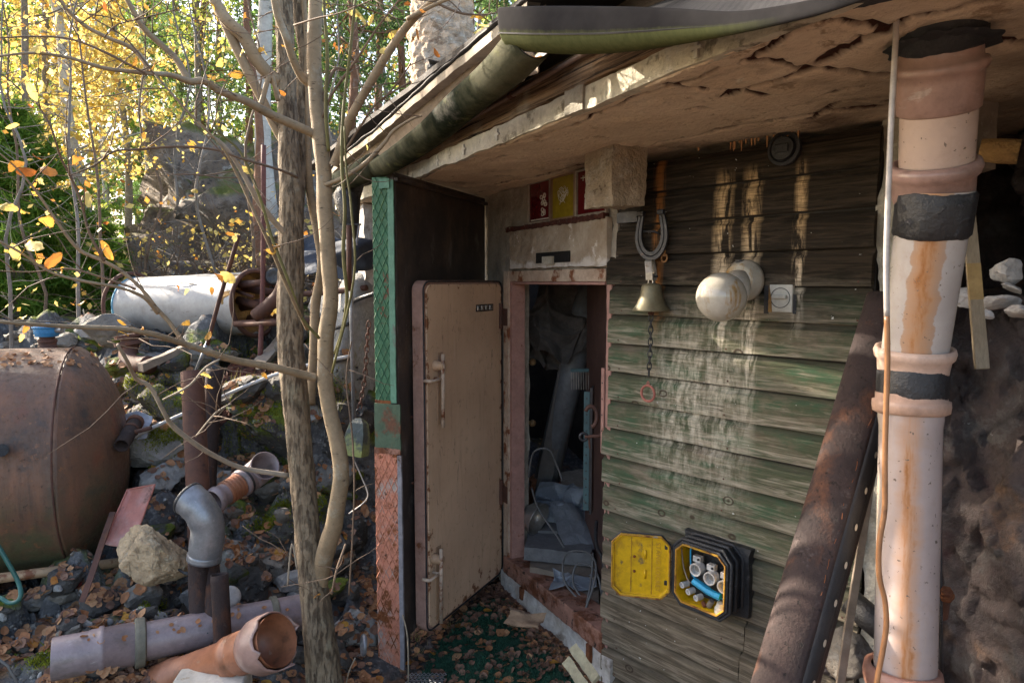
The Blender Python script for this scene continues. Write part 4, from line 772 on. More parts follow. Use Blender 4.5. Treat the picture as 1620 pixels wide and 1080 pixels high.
def handle(xp, ya, yb, xk, yk):
    a, b = onV(xp, ya, .065), onV(xp, yb, .065); m = MB(); m.tube([a, b], .010, 10); h = m.build('handle', M['cream_rust'], vd_, smooth=True)
    k1 = onV(xk, yk); mm = MB().lathe([(.027, 0), (.027, .012), (.022, .03), (.022, .056), (.012, .06), (0, .06)], k1, vn, 18); mm.build('knob', M['beige'], h, smooth=False)
    c = a.lerp(b, .34); foot = c - vn * .052; mm = MB().tube([foot, c], .008, 8); mm.tube([foot - vd * .12 + Z * .0, foot], .006, 8) if False else None
    mm.tube([c - vn * .01 - vd * .09, c - vn * .01], .007, 8); mm.tube([c - vn * .052 - vd * .09, c - vn * .01 - vd * .09], .009, 8); mm.build('strut', M['cream_rust'], h, smooth=True)
    pl_ = MB().obox(onV(xp - 9, yb - 4, .0105) , vd * .048, vn * .004, (a - b) * 1.0); pl_.build('back_plate', M['beige'], h, bevel=.002)
handle(701, 560, 676, 688, 578); handle(698, 868, 985, 686, 883)
p = onV(754, 491, .0105); m = MB()
for j in range(4): m.obox(p + vd * (.052 * j) * .9 - Z * .002, vd * .036, vn * .010, Z * .028)
cn = m.build('number_plate', M['steel'], vd_, bevel=.004)
m = MB().obox(p - vd * .008 - Z * .008, vd * .20, vn * .003, Z * .040); m.build('plate_backing', M['blackmetal'], cn)
for j in range(4):
    m = MB(); c = p + vd * (.052 * j * .9 + .018) + vn * .0104 + Z * .012; m.tube([c - vd * .006 + Z * .009, c - vd * .007 - Z * .0, c + vd * .007 - Z * .0], .0018, 4); m.tube([c + vd * .003 + Z * .009, c + vd * .003 - Z * .011], .0018, 4); m.build('digit_four', M['boxblack'], cn)
# loop handle on the near edge of the vault door
a = VN - vn * .075; m = MB().tube([a + Z * 1.12 + vd * .02, a + Z * 1.12 - vn * .02, a + Z * 1.1 - vn * .03, a + Z * .80 - vn * .03, a + Z * .78 - vn * .02, a + Z * .78 + vd * .02], .008, 8); m.build('grab_handle', M['rust'], vd_, smooth=True)
# ================================================================== THINGS ON THE SIDING
def chain(pts, r0, mat, parent=None, name='chain_link', pitch=.022, wire=.0028):
    """links as torus-like tubes along a path"""
    P = [V(p) for p in pts]; L = [0]
    for i in range(1, len(P)): L.append(L[-1] + (P[i] - P[i - 1]).length)
    n = int(L[-1] / pitch); objs = []
    for k in range(n):
        d = (k + .5) * pitch; i = max(j for j in range(len(L)) if L[j] <= d); i = min(i, len(P) - 2); f = (d - L[i]) / (L[i + 1] - L[i]); c = P[i].lerp(P[i + 1], f); t_ = (P[i + 1] - P[i]).normalized(); x, y, _ = frame_of(t_)
        s = x if k % 2 else y; h = pitch * .72; w_ = r0
        pts_ = [c + t_ * (h * cos(a)) + s * (w_ * sin(a)) for a in np.linspace(0, 2 * pi, 13)]
        m = MB().tube(pts_, wire, 5, caps=False); objs.append(m)
    return objs
# horseshoe
c = onB(1031, 372, .05); t_ = thing('horseshoe', tuple(onB(1031, 405, .03)), 'dark iron horseshoe with its open end up, hung on the siding above the bell', 'horseshoe')
m = MB(); pts = []
for a in np.linspace(-.30 * pi, 1.30 * pi, 26):
    q = a + pi; rx, rz = .068, .088; pts.append((cos(a + pi) * rx, sin(a + pi) * rz * (1.1 if sin(a + pi) < 0 else 1.0)))
pts = [(.050 + .012 * (1 - k / 6) * 0 + .016 * sin(k / 6 * 1.4), .092 - k * .0155) for k in range(6)] + [(.066 * cos(a), .0 - .088 * sin(a)) for a in np.linspace(.0, pi, 15)] + [(-.050 - .016 * sin((5 - k) / 6 * 1.4), .0145 + k * .0155) for k in range(6)]
n = len(pts); vs = []
for i, (x, z_) in enumerate(pts):
    a = pts[max(i - 1, 0)]; b = pts[min(i + 1, n - 1)]; tx, tz = b[0] - a[0], b[1] - a[1]; l = math.hypot(tx, tz); nx_, nz_ = -tz / l, tx / l
    w_ = .012 + .006 * sin(pi * i / (n - 1))
    for (s_, d_) in ((-1, 0), (-1, .010), (-.15, .010), (0, .005), (.15, .010), (1, .010), (1, 0)):
        vs.append(c + dB * (x + nx_ * w_ * s_) + Z * (z_ + nz_ * w_ * s_) + nB * (d_ - .004))
fs = [(i * 7 + j, i * 7 + (j + 1) % 7, (i + 1) * 7 + (j + 1) % 7, (i + 1) * 7 + j) for i in range(n - 1) for j in range(7)] + [tuple(range(7)), tuple((n - 1) * 7 + j for j in range(6, -1, -1))]
m.add(vs, fs); hs = m.build('shoe', M['iron'], t_)
m = MB()
for i in (0, n - 1): p = c + dB * pts[i][0] + Z * pts[i][1]; m.cbox(p + nB * .006, dB * .03, nB * .022, Z * .02)
m.build('heel_calk', M['iron'], t_, bevel=.003)
m = MB().tube([onB(1012, 367, .035), onB(1035, 366, .055), onB(1048, 372, .035)], .005, 6); m.build('hanger', M['iron'], t_, smooth=True)
# bell
bt = thing('bell', tuple(onB(1030, 492, .06)), 'small verdigris bronze bell hung from a steel strap, with a chain and red ring below', 'bell')
b0 = onB(1030, 492, .065); u_ = Z
pr = [(.072, .0), (.079, .001), (.076, .008), (.060, .030), (.050, .055), (.044, .085), (.041, .103), (.034, .113), (.012, .117), (0, .117)]
MB().lathe(pr, b0, Z, 32).build('bell_body', M['bronze'], bt, smooth=True)
MB().lathe([(.070, .002), (.045, .03), (.03, .1), (0, .1)], b0, Z, 24).build('bell_inside', M['boxblack'], bt, smooth=True)
m = MB(); s0_, s1_ = b0 + Z * .115, onB(1028, 410, .05)
for s_ in (-1, 1): m.obox(b0 + dB * (.011 * s_ - .002) + Z * .112 - nB * .008, dB * .004, nB * .016, Z * .045)
m.build('bell_lug', M['steel'], bt)
m = MB(); w2 = .017
pts = [b0 + Z * .13 + nB * .016, b0 + Z * .16 + nB * .018, s1_ + nB * .012 - Z * .01, s1_ + Z * .005, s1_ - nB * .014 - Z * .01, b0 + Z * .16 - nB * .012, b0 + Z * .13 - nB * .012]
m.grid(lambda u, v: pts[round(u * 6)] + dB * (v - .5) * .034, 6, 1); m.build('strap', M['steel'], bt, smooth=False, solid=.003, bevel=.0)
m = MB().tube([b0 + Z * .145 - dB * .03, b0 + Z * .145 + dB * .03], .004, 8); m.build('pin', M['iron'], bt)
p0_, p1_ = b0 - Z * .004, onB(1026, 600, .055); MB().lathe([(0, -.012), (.012, -.010), (.013, 0), (.008, .012), (0, .014)], b0 - Z * .006, Z, 14).build('clapper', M['rust'], bt, smooth=True)
for q in chain([p0_ - Z * .01, p0_.lerp(p1_, .5) + dB * .003, p1_], .009, M['iron'], pitch=.026): q.build('chain_link', M['iron'], bt, smooth=True)
c = onB(1025, 622, .05); m = MB().tube([c + dB * (.034 * cos(a)) + Z * (.034 * sin(a)) for a in np.linspace(0, 2 * pi, 29)], .0055, 8, caps=False); m.build('pull_ring', M['redring'], bt, smooth=True)
m = MB().tube([c + Z * .032, c + Z * .045 + dB * .006, c + Z * .052, c + Z * .045 - dB * .006, c + Z * .032], .003, 6); m.build('ring_link', M['redring'], bt, smooth=True)
# rusty escutcheon behind the horseshoe
kp = onB(1051, 402, .034); m = MB(); m.obox(kp - dB * .006 - Z * .01, dB * .012, nB * .004, Z * .09)
m.tube([kp + dB * .014 * cos(a) - Z * (.016 + .016 * sin(a)) for a in np.linspace(0, 2 * pi, 15)], .004, 6, caps=False)
tag(m.build('latch_plate', mk('orange_rusted_plate', (.42, .22, .09), (.28, .13, .05), 20, rough=.9, bump=.8)), 'slim rusty latch plate with an eye, hanging behind the horseshoe', 'latch')
# small black slat end stuck out above plank row, beside the horseshoe
s_, z_ = inB(992, 345, .03); m = MB().rect_dense(WB(s_ - .04, .02, z_ - .022), dB * .11, nB * .03, Z * .045, .02); m.jitter(.002, 20)
tag(m.build('black_block', M['iron']), 'short black wooden block at the board end beside the horseshoe', 'block')
# globe lamp
gl_ = thing('globe_lamp', tuple(onB(1172, 445, .02)), 'round white glass globe lamp on a white wall base, streaked with rust', 'lamp')
bc = onB(1180, 444, .022); gc_r = .088
MB().lathe([(.0, .0), (.072, .0), (.080, .010), (.078, .030), (.062, .055), (.056, .065), (0, .066)], bc, nB, 40).build('lamp_base', M['globe'], gl_, smooth=True)
gc = at(1141, 470, (bc.y - .16)); m = MB()
prs = [(gc_r * sin(a), -gc_r * cos(a)) for a in np.linspace(.55, pi, 26)]; m.lathe([(.048, -.098), (.046, -.078)] + prs, gc, nB, 48); m.build('glass_globe', M['globe'], gl_, smooth=True)
MB().tube([bc + nB * .05, gc - nB * .085], .050, 24).build('lamp_neck', M['whiteplast'], gl_, smooth=True)
MB().lathe([(0, 0), (.018, 0), (.018, .012), (0, .012)], onB(1171, 416, .05), Z, 12).build('cable_gland', M['blackrub'], gl_)
# light switch
c = onB(1236, 472, .02); sw = thing('light_switch', tuple(c), 'cracked square white light switch set in a cut-out of the siding beside the globe lamp', 'switch')
MB().cbox(c + nB * -.002, dB * .088, nB * .018, Z * .100).build('switch_box', M['whiteplast'], sw, bevel=.003)
m = MB().cbox(c + nB * .012 + Z * .006, dB * .052, nB * .022, Z * .014); m.build('rocker', M['whiteplast'], sw, bevel=.003)
m = MB().tube([c + nB * .0085 + dB * .036 * cos(a) + Z * (.036 * sin(a) + .002) for a in np.linspace(0, 2 * pi, 30)], .0014, 5, caps=False); m.build('ring_groove', M['wire'], sw)
m = MB().prism([c + nB * .0075 + dB * -.044 + Z * .05, c + nB * .0075 + dB * -.044 + Z * -.05, c + nB * .0075 + dB * -.030 + Z * -.05, c + nB * .0075 + dB * -.034 + Z * 0.0], nB * .003); m.build('broken_corner', M['foam'], sw)
m = MB().cbox(c - dB * .056 + nB * .0, dB * .018, nB * .006, Z * .115); m.cbox(c + dB * .052 - nB * .0 - Z * .02, dB * .012, nB * .006, Z * .07); m.build('cutout_edge', M['boxblack'], sw)
# round vent, tarred over
c = onB(1243, 236, .02); vt = thing('vent_cap', tuple(c), 'round tar-black vent cap high on the siding under the soffit', 'vent')
m = MB().lathe([(.060, 0), (.060, .018), (.050, .022), (.046, .016), (.043, .014), (.040, .028), (.0, .032)], c, nB, 32); m.jitter(.002, 20); m.build('vent_ring', M['boxblack'], vt, smooth=False)
MB().cbox(c + nB * .034, dB * .05, nB * .006, Z * .03).build('vent_plate', M['boxblack'], vt, bevel=.006)
# ------------------------------------------------------------------ yellow junction box
jb = thing('junction_box', tuple(onB(1120, 975, .02)), 'black cast junction box with a yellow inside, hinged open to show round fuse holders', 'junction box')
def oct_(w_, h, c_): return [(c_, 0), (w_ - c_, 0), (w_, c_), (w_, h - c_), (w_ - c_, h), (c_, h), (0, h - c_), (0, c_)]
p00 = onB(1066, 948, .15); NB_ = .15
u0, zb = inB(1064, 950, NB_); u1, _ = inB(1152, 900, NB_); zt0 = inB(1064, 858, NB_)[1]
WJ, HJ = u1 - u0, inB(1066, 850, NB_)[1] - inB(1066, 950, NB_)[1]; DJ = .125
print('junction box size', WJ, HJ, u0, zb)
O = WB(u0, .025, zb)
outer = oct_(WJ, HJ, .038); inner = [(x * (WJ - .026) / WJ + .013, y * (HJ - .026) / HJ + .013) for x, y in oct_(WJ, HJ, .034)]
m = MB(); k = 8; vs = []
for (pl_, d) in ((outer, 0), (outer, DJ), (inner, DJ), (inner, .012)): vs += [O + dB * x + nB * d + Z * y for x, y in pl_]
fs = [(a * 8 + j, a * 8 + (j + 1) % 8, (a + 1) * 8 + (j + 1) % 8, (a + 1) * 8 + j) for a in range(3) for j in range(8)] + [tuple(range(7, -1, -1)), tuple(24 + j for j in range(8))]
m.add(vs, fs); m.build('box_body', M['boxblack'], jb, bevel=.004)
m = MB()
for d in (.03, .075, .112): m.tube([O + dB * (WJ / 2 + (x - WJ / 2) * 1.05) + Z * (HJ / 2 + (y - HJ / 2) * 1.05) + nB * d for x, y in outer + outer[:1]], .008, 6, caps=False)
m.jitter(.004, 14); m.build('moulded_rib', M['boxblack'], jb, smooth=True)
m = MB().rect_dense(O + dB * -.01 - nB * .02 - Z * .01, dB * (WJ + .045), nB * .05, Z * (HJ + .02), .03); m.jitter(.010, 12); m.build('mounting_frame', M['boxblack'], jb)
inn2 = [(x * (WJ - .032) / WJ + .016, y * (HJ - .032) / HJ + .016) for x, y in oct_(WJ, HJ, .034)]
m = MB(); vs = []
for (pl_, d) in ((inner, DJ + .001), (inn2, DJ + .001), (inn2, .016)): vs += [O + dB * x + nB * d + Z * y for x, y in pl_]
m.add(vs, [(a * 8 + j, a * 8 + (j + 1) % 8, (a + 1) * 8 + (j + 1) % 8, (a + 1) * 8 + j) for a in range(2) for j in range(8)] + [tuple(16 + j for j in range(8))]); m.build('yellow_lining', M['yellow'], jb)
m = MB(); m.tube([O + dB * x + nB * (DJ + .002) + Z * y for x, y in inner + inner[:1]], .004, 5, caps=False); m.jitter(.001, 50); m.build('lining_rim', M['yellowrust'], jb)
def JB(x, y, d): return O + dB * (x * WJ) + Z * (y * HJ) + nB * (DJ - d)
for i, (x, y) in enumerate(((.36, .58), (.62, .52), (.87, .47))):
    c = JB(x, y, .055); m = MB().lathe([(0, .012), (.018, .012), (.020, .035), (.026, .036), (.026, .0), (.022, -.01), (0, -.01)], c, nB, 28)
    f = m.build('fuse_holder', M['porcelain'], jb, smooth=False, bevel=.0015); MB().lathe([(.0, .0135), (.012, .0135), (.012, .018), (0, .018)], c, nB, 16).build('contact', M['steel'], f)
    m = MB().cbox(c + Z * .034 - nB * .002 - dB * .01, dB * .034, nB * .026, Z * .024); m.build('terminal_block', M['porcelain'], f, bevel=.002)
    m = MB().lathe([(0, 0), (.005, 0), (.005, .004), (0, .004)], c + Z * .036 - nB * -.012, nB, 8); m.build('terminal_screw', M['iron'], f)
# loose bits lying in the bottom of the box
for i, (x, y) in enumerate(((.13, .27), (.25, .20), (.40, .15))):
    c = JB(x, y, .03); m = MB().lathe([(0, .004), (.006, .004), (.0085, .012), (.0125, .012), (.0125, -.02), (0, -.02)], c, (nB + dB * -.2).normalized(), 18)
    tag(m.build('fuse_cap', M['porcelain']), ('small round porcelain fuse cap lying nearest the box hinge', 'small round porcelain fuse cap lying second from the box hinge', 'small round porcelain fuse cap lying below the blue sleeve')[i], 'fuse cap', 'small porcelain caps lying in the junction box')
m = MB().tube([JB(.33, .40, .022), JB(.60, .33, .020), JB(.82, .30, .024)], .0135, 6); m.jitter(.002, 30); tag(m.build('blue_sleeve', M['brightblue']), 'bright blue plastic sleeve lying across the open junction box', 'sleeve')
c = JB(.82, .12, .025); m = MB().lathe([(0, -.022), (.018, -.022), (.021, -.018), (.021, .004), (.016, .008), (.015, .026), (0, .026)], c, (Z + dB * .1).normalized(), 24)
tag(m.build('threaded_plug', M['whiteplast']), 'white ribbed screw plug standing in the bottom corner of the junction box', 'plug')
m = MB().tube([JB(.60, .08, .03), JB(.66, .18, .03)], .011, 10); tag(m.build('cork', mk('cork', (.22, .18, .14), (.16, .13, .1))), 'grey-brown cork stub beside the white screw plug', 'cork')
m = MB().tube([JB(.50, .11, .03), JB(.57, .07, .02)], .009, 10); tag(m.build('rusty_bushing', M['rust_orange']), 'small rusty bushing lying beside the grey-brown cork', 'bushing')
for nm, pts, mt, r_ in (('wire', [JB(.30, .95, .02), JB(.22, .85, .04), JB(.20, .60, .05), JB(.22, .40, .06), JB(.5, .35, .05), JB(.98, .22, .03)], M['brightblue'], .0035),
                        ('wire', [JB(.06, .93, .03), JB(.10, .62, .03), JB(.18, .48, .02), JB(.28, .36, .02), JB(.45, .33, .04)], M['oldwood'], .003), ('wire', [JB(.45, .70, .05), JB(.5, .86, .03), JB(.62, .92, .03), JB(.85, .88, .05)], M['blackrub'], .002)):
    m = MB().tube([V(p[:3]) for p in smooth_path([list(q) for q in pts], 5)], r_, 6); m.build(nm, mt, jb, smooth=True)
# lid, swung open on its hinge at the side nearest the doorway
lp = onB(1050, 905, NB_); ldir = None
l1 = hit(962, 912, WB(u0 - .03, NB_, 0), (dB * -.28 + nB * .96).normalized()); h0 = WB(u0 - .022, NB_ - .005, 0); l1.z = 0
ld = (l1 - h0); LW = ld.length; ld.normalize(); ln = V((ld.y, -ld.x, 0)); ln = ln if ln.y < 0 else -ln
print('lid', LW, ld, ln)
ld = V((-.97, .24, 0)).normalized(); ln = V((ld.y, -ld.x, 0)); ln = ln if ln.y < 0 else -ln; LW = .232; HL = HJ * .99; zl0 = inB(1055, 948, NB_)[1]
lo = [(x, y) for x, y in oct_(LW, HL, .034)]
LP = lambda x, y, d: h0 + ld * x + Z * (zl0 + y) + ln * d
m = MB(); li = [(.008 + x * (LW - .016) / LW, .008 + y * (HL - .016) / HL) for x, y in lo]; vs = []
for (pl_, d) in ((lo, -.02), (lo, .004), (li, .004), (li, -.008)): vs += [LP(x, y, d) for x, y in pl_]
m.add(vs, [(a * 8 + j, a * 8 + (j + 1) % 8, (a + 1) * 8 + (j + 1) % 8, (a + 1) * 8 + j) for a in range(3) for j in range(8)] + [tuple(range(7, -1, -1)), tuple(24 + j for j in range(8))])
lid = m.build('lid', M['yellow'], jb, bevel=.002); lid['label'] = 'open yellow lid with raised lettering'
m = MB().tube([LP(x, y, .004) for x, y in lo + lo[:1]], .004, 6, caps=False); m.jitter(.001, 50); m.build('lid_edge', M['yellowrust'], lid)
m = MB().tube([LP(x * 1.0, y, -.018) for x, y in lo + lo[:1]], .006, 6, caps=False); m.jitter(.001, 50); m.build('lid_back_rim', M['boxblack'], lid)
m = MB()
for x in (.30, .66): m.obox(LP(LW * x, .012, -.0075), ld * .0025, ln * .0015, Z * (HL - .024))
m.build('lid_groove', M['yellowrust'], lid)
m = MB()
for y in (.40, .64): m.lathe([(0, 0), (.006, 0), (.005, .005), (0, .006)], LP(LW * .61, HL * y, -.0075), ln, 12)
m.build('rivet', M['rust_orange'], lid, smooth=True)
m = MB()
for y in (.30, .62): m.tube([LP(LW * .42, HL * y, -.006), LP(LW * .42, HL * (y + .14), -.006)], .005, 8)
m.build('lug', M['yellow'], lid, smooth=True)
# raised letters, reading downwards
cu = bpy.data.curves.new('lettering', 'FONT'); cu.body = 'ST\u00c4NG LOCKET'; cu.size = .034; cu.extrude = .0012; cu.space_character = 1.12; cu.align_x = 'CENTER'; cu.align_y = 'CENTER'
tmp = bpy.data.objects.new('tmp', cu); COL.objects.link(tmp); dg = bpy.context.evaluated_depsgraph_get(); me = bpy.data.meshes.new_from_object(tmp.evaluated_get(dg)); bpy.data.objects.remove(tmp)
wx = max(v.co.x for v in me.vertices) - min(v.co.x for v in me.vertices); s_ = HL * .80 / wx
c = LP(LW * .20, HL * .5, -.0065); m = MB(); m.add([c + Z * (-v.co.x * s_) + (-ld) * (v.co.y * s_ * 1.0) + ln * v.co.z for v in me.vertices], [tuple(p.vertices) for p in me.polygons]); m.build('lettering', mk('worn_yellow_letters', (.64, .37, .03), (.52, .29, .04)), lid)
m = MB()
for y in (.22, .80): m.obox(LP(-.03, HL * y, -.012), ld * .05, ln * .01, Z * .02)
m.build('lid_hinge', M['boxblack'], lid, bevel=.003)

# ================================================================== SOIL PIPE AT THE CORNER
sp0 = thing('soil_pipe', tuple(at(1430, 1075, 1.66)), 'thick pinkish-white plastic soil pipe with black tape bands and rust streaks', 'pipe')
def mkpipe(c1, c2, name, off=0.0, strength=1.0):
    """white-pink plastic; rust streak and scale down the side that faces out"""
    t = NT(name); tc = t.n('ShaderNodeTexCoord'); uvn = t.n('ShaderNodeUVMap'); sx = t.n('ShaderNodeSeparateXYZ'); t.l(uvn.outputs[0], sx.inputs[0])
    co = t.coords(rand=False); n = t.noise(co, 9, 6, .6); cs = t.coords((14, 14, 1.2), rand=False); ns = t.noise(cs, 1.6, 6, .65)
    col = t.mix(t.rng(n, .4, .65), c1, c2); a = t.mth('ABSOLUTE', t.mth('SUBTRACT', t.mth('ADD', sx.outputs[0], t.mth('MULTIPLY', t.mth('SUBTRACT', t.noise(t.coords((3, 3, 6), rand=False), 3, 7, .6), .5), .10)), off))
    if strength: 
        col = t.mix(t.mth('MULTIPLY', t.rng(a, .075, .068), .75 if strength > 1 else 0.0), col, (.36, .215, .13))
        col = t.mix(t.mth('MULTIPLY', t.rng(a, .075, .012), t.rng(ns, .3, .6, .30, .85)), col, (.44, .20, .07)); col = t.mix(t.mth('MULTIPLY', t.rng(t.mth('ABSOLUTE', t.mth('SUBTRACT', a, .012)), .022, .004), t.rng(ns, .45, .6, 0, .8)), col, (.27, .10, .03)); col = t.mix(t.mth('MULTIPLY', t.rng(sx.outputs[0], .40, .30), t.rng(n, .42, .6, 0, .55)), col, (.36, .33, .24))
    col = t.mix(t.rng(t.noise(co, 70, 3, .6), .66, .70), col, (.14, .11, .09)); col = t.mix(t.rng(t.noise(co, 14, 9, .72), .52, .66, 0, .3), col, (.34, .24, .18)); col = t.mix(t.rng(t.noise(cs, 3, 7, .7), .60, .72, 0, .35), col, (.50, .40, .28))
    return t.finish(col, .24, t.noise(co, 30, 5), .08, .004, 0, .5)
VW = (EYE - at(1440, 600, 1.7)); VW.z = 0
r0 = 0.077
low = [at(1432, 1050, 1.70), at(1441, 632, 1.755)]; up_ = [at(1446, 572, 1.755), at(1482, 300, 1.66), at(1484, 262, 1.645)]
def pipe_part(name, prof, o, ax, mat, par=sp0, seg=48):
    m = MB().lathe(prof, o, ax, seg, x0=-VW.normalized()); return m.build(name, mat, par, smooth=True, uv=True)
# u=.5 faces the viewer side
ax = (low[1] - low[0]).normalized(); L = (low[1] - low[0]).length
pw = mkpipe((.40, .325, .30), (.34, .275, .255), 'white_pipe_lower', .5, 1); pu = mkpipe((.46, .415, .385), (.40, .355, .33), 'white_pipe_scaled', .5, 2); pp = M['pinkpvc']
pipe_part('lower_length', [(r0 - .004, -.02), (r0 - .004, L * .9), (r0 - .001, L * .93), (r0 - .001, L)], low[0], ax, pw)
b0_ = at(1428, 1062, 1.70); pipe_part('lower_socket', [(r0 + .006, -.3), (r0 + .006, -.05), (r0 + .014, -.035), (r0 + .017, -.012), (r0 + .013, .012), (r0 + .002, .016), (r0 - .004, .01)], b0_, ax, mk('terracotta_socket', (.40, .20, .145), (.34, .16, .11), rough=.4, bump=.05))
MB().tube([b0_ - ax * .28, b0_ - ax * .26], r0 + .008, 32).build('socket_foot', pp, sp0)
c1 = at(1441, 630, 1.755); pipe_part('middle_collar', [(r0 + .001, -.040), (r0 + .012, -.034), (r0 + .014, -.018), (r0 + .013, -.004), (r0 + .006, -.002), (r0 + .006, .014), (r0, .016)], c1, ax, mk('pink_collar', (.55, .36, .27), (.48, .30, .22), rough=.4, bump=.06))
c2 = at(1443, 606, 1.755); ax2 = (up_[0] - c2).normalized()
m = MB().lathe([(r0 + .002, -.04), (r0 + .005, -.03), (r0 + .006, 0), (r0 + .005, .03), (r0 + .002, .04)], c2, ax, 40); m.jitter(.002, 25); m.build('tape_band', M['blackrub'], sp0, smooth=True)
c3 = at(1446, 562, 1.755); axu = (up_[1] - up_[0]).normalized()
pipe_part('upper_socket', [(r0 - .002, -.055), (r0 + .004, -.05), (r0 + .006, -.03), (r0 + .008, -.012), (r0 + .015, -.004), (r0 + .018, .010), (r0 + .014, .022), (r0 + .006, .020), (r0, .008)], c3, (axu + ax * .6).normalized(), mk('pale_pink_socket', (.60, .42, .33), (.55, .38, .3), rough=.38, bump=.05))
Lu = (up_[1] - c3).length; pipe_part('upper_length', [(r0 - .001, -.0), (r0 + .001, Lu * .5), (r0 + .003, Lu)], c3, (up_[1] - c3).normalized(), pu)
c4 = c3.lerp(up_[1], .87); m = MB().lathe([(r0 + .003, -.055), (r0 + .0075, -.048), (r0 + .008, 0), (r0 + .010, .045), (r0 + .005, .052)], c4, (up_[1] - c3).normalized(), 64); m.jitter(.004, 24, .002); m.build('tape_band', M['blackrub'], sp0, smooth=True)
c5 = at(1477, 268, 1.66); ax5 = (at(1481, 180, 1.62) - c5).normalized()
pipe_part('bend_socket', [(r0 + .006, -.075), (r0 + .011, -.06), (r0 + .011, -.02), (r0 + .019, -.012), (r0 + .024, .004), (r0 + .019, .018), (r0 + .006, .020), (r0 + .001, .01)], c5, ax5, pp)
c6 = at(1482, 232, 1.64); pipe_part('bend_length', [(r0 + .001, -.06), (r0 + .002, .14)], c6, ax5, mkpipe((.50, .37, .30), (.44, .33, .28), 'dull_pink_pipe', .5, 0))
c7 = at(1485, 142, 1.60); ax7 = (ax5 + V((-.02, -.03, .1))).normalized()
pipe_part('top_socket', [(r0 + .001, -.05), (r0 + .009, -.044), (r0 + .011, .02), (r0 + .011, .035), (r0 + .018, .040), (r0 + .020, .050), (r0 + .016, .060), (r0 + .007, .062), (r0 + .005, .09), (r0 + .005, .2)], c7, ax7, pp)
m = MB().lathe([(r0 + .004, .0), (r0 + .012, .004), (r0 + .013, .06), (r0 + .014, .2)], c7 + ax7 * .085, ax7, 40); m.jitter(.008, 12, .003); m.build('bitumen_collar', M['boxblack'], sp0, smooth=True)
q = c7 + ax7 * ((2.322 - c7.z) / ax7.z); m = MB(); m.grid(lambda u, v: V((q.x, q.y, 2.321 - .012 * (1 - v))) + V((cos(2 * pi * u), sin(2 * pi * u), 0)) * (r0 + .005 + v * (.03 + .03 * noise.noise(V((cos(2 * pi * u) * 3, sin(2 * pi * u) * 3, 0))))), 60, 4); m.build('bitumen_smear', M['boxblack'], sp0, smooth=True)
# cable down past the pipe
cp = [(1420, -30, 1.50), (1417, 60, 1.50), (1411, 170, 1.50), (1407, 260, 1.50), (1404, 340, 1.50), (1402, 420, 1.50), (1403, 500, 1.50), (1404, 570, 1.50), (1402, 640, 1.50), (1400, 720, 1.50), (1400, 770, 1.50), (1399, 810, 1.50), (1391, 860, 1.50), (1391, 910, 1.50), (1400, 950, 1.50), (1402, 990, 1.50), (1396, 1030, 1.50), (1387, 1080, 1.50), (1383, 1130, 1.50)]
P = [at(*a) for a in cp]; ct = thing('hanging_cable', tuple(P[-1]), 'stiff cable hanging in front of the soil pipe, whitish above and copper brown below', 'cable')
s = [V(q[:3]) for q in smooth_path([list(p) for p in P[:7]], 5)]; MB().tube(s, .0062, 8).build('whitish_length', M['cable_w'], ct, smooth=True)
s = [V(q[:3]) for q in smooth_path([list(p) for p in P[6:]], 6)]; MB().tube(s, .0062, 8).build('brown_length', M['cable_br'], ct, smooth=True)
# ------------------------------------------------------------------ big rusty channel leaning in the corner
ch = thing('rusty_culvert', tuple(at(1235, 1110, 1.62)), 'long rusty steel half-pipe with bolt holes along its edge, leaning against the board siding', 'half-pipe')
t0_, t1_ = at(1412, 474, 2.16), at(1222, 1140, 1.66); tg_ = t1_ + (t1_ - t0_) * ((t1_.z + .12) / (t0_.z - t1_.z)); axc = (t0_ - t1_).normalized(); Lc = (t0_ - t1_).length; vw = (EYE - t1_.lerp(t0_, .5)); vw = (vw - axc * vw.dot(axc)).normalized(); sd_ = vw.cross(axc).normalized()
if sd_.x < 0: sd_ = -sd_
R_ = .072; a_s, a_e = radians(-100), radians(96); m = MB()
def cf(u, v):
    a = a_s + (a_e - a_s) * v; r_ = R_ * (1 + .012 * noise.noise(V((u * 6, v * 3, 0)))) ; c = tg_.lerp(t0_, u)
    return c + (sd_ * sin(a) + vw * (cos(a) * .55)) * r_
m.grid(cf, 60, 22); m.f = [f for f in m.f if f[0] // 61 < 15]; m.build('pipe_shell', M['rust2'], ch, smooth=True, solid=.006)
m = MB(); m.grid(cf, 60, 22); m.f = [f for f in m.f if f[0] // 61 >= 15]; m.build('painted_shade_side', mk('shade_black_steel', (.014, .012, .012), (.028, .022, .02), 6, [((.07, .04, .03), 9, .62, .7)], rough=.6, bump=.6, bsc=90, dist=.004), ch, smooth=True, solid=.006)  # near-black colour paints the shade on the turned-away side
m = MB(); e_ = lambda u, d: tg_.lerp(t0_, u) + sd_ * (R_ * sin(a_e) + d * .2) + vw * (.55 * R_ * cos(a_e) - d)
m.grid(lambda u, v: e_(u, .05 * v), 40, 2); m.build('flange', M['rust2'], ch, solid=.005)
holes = MB()
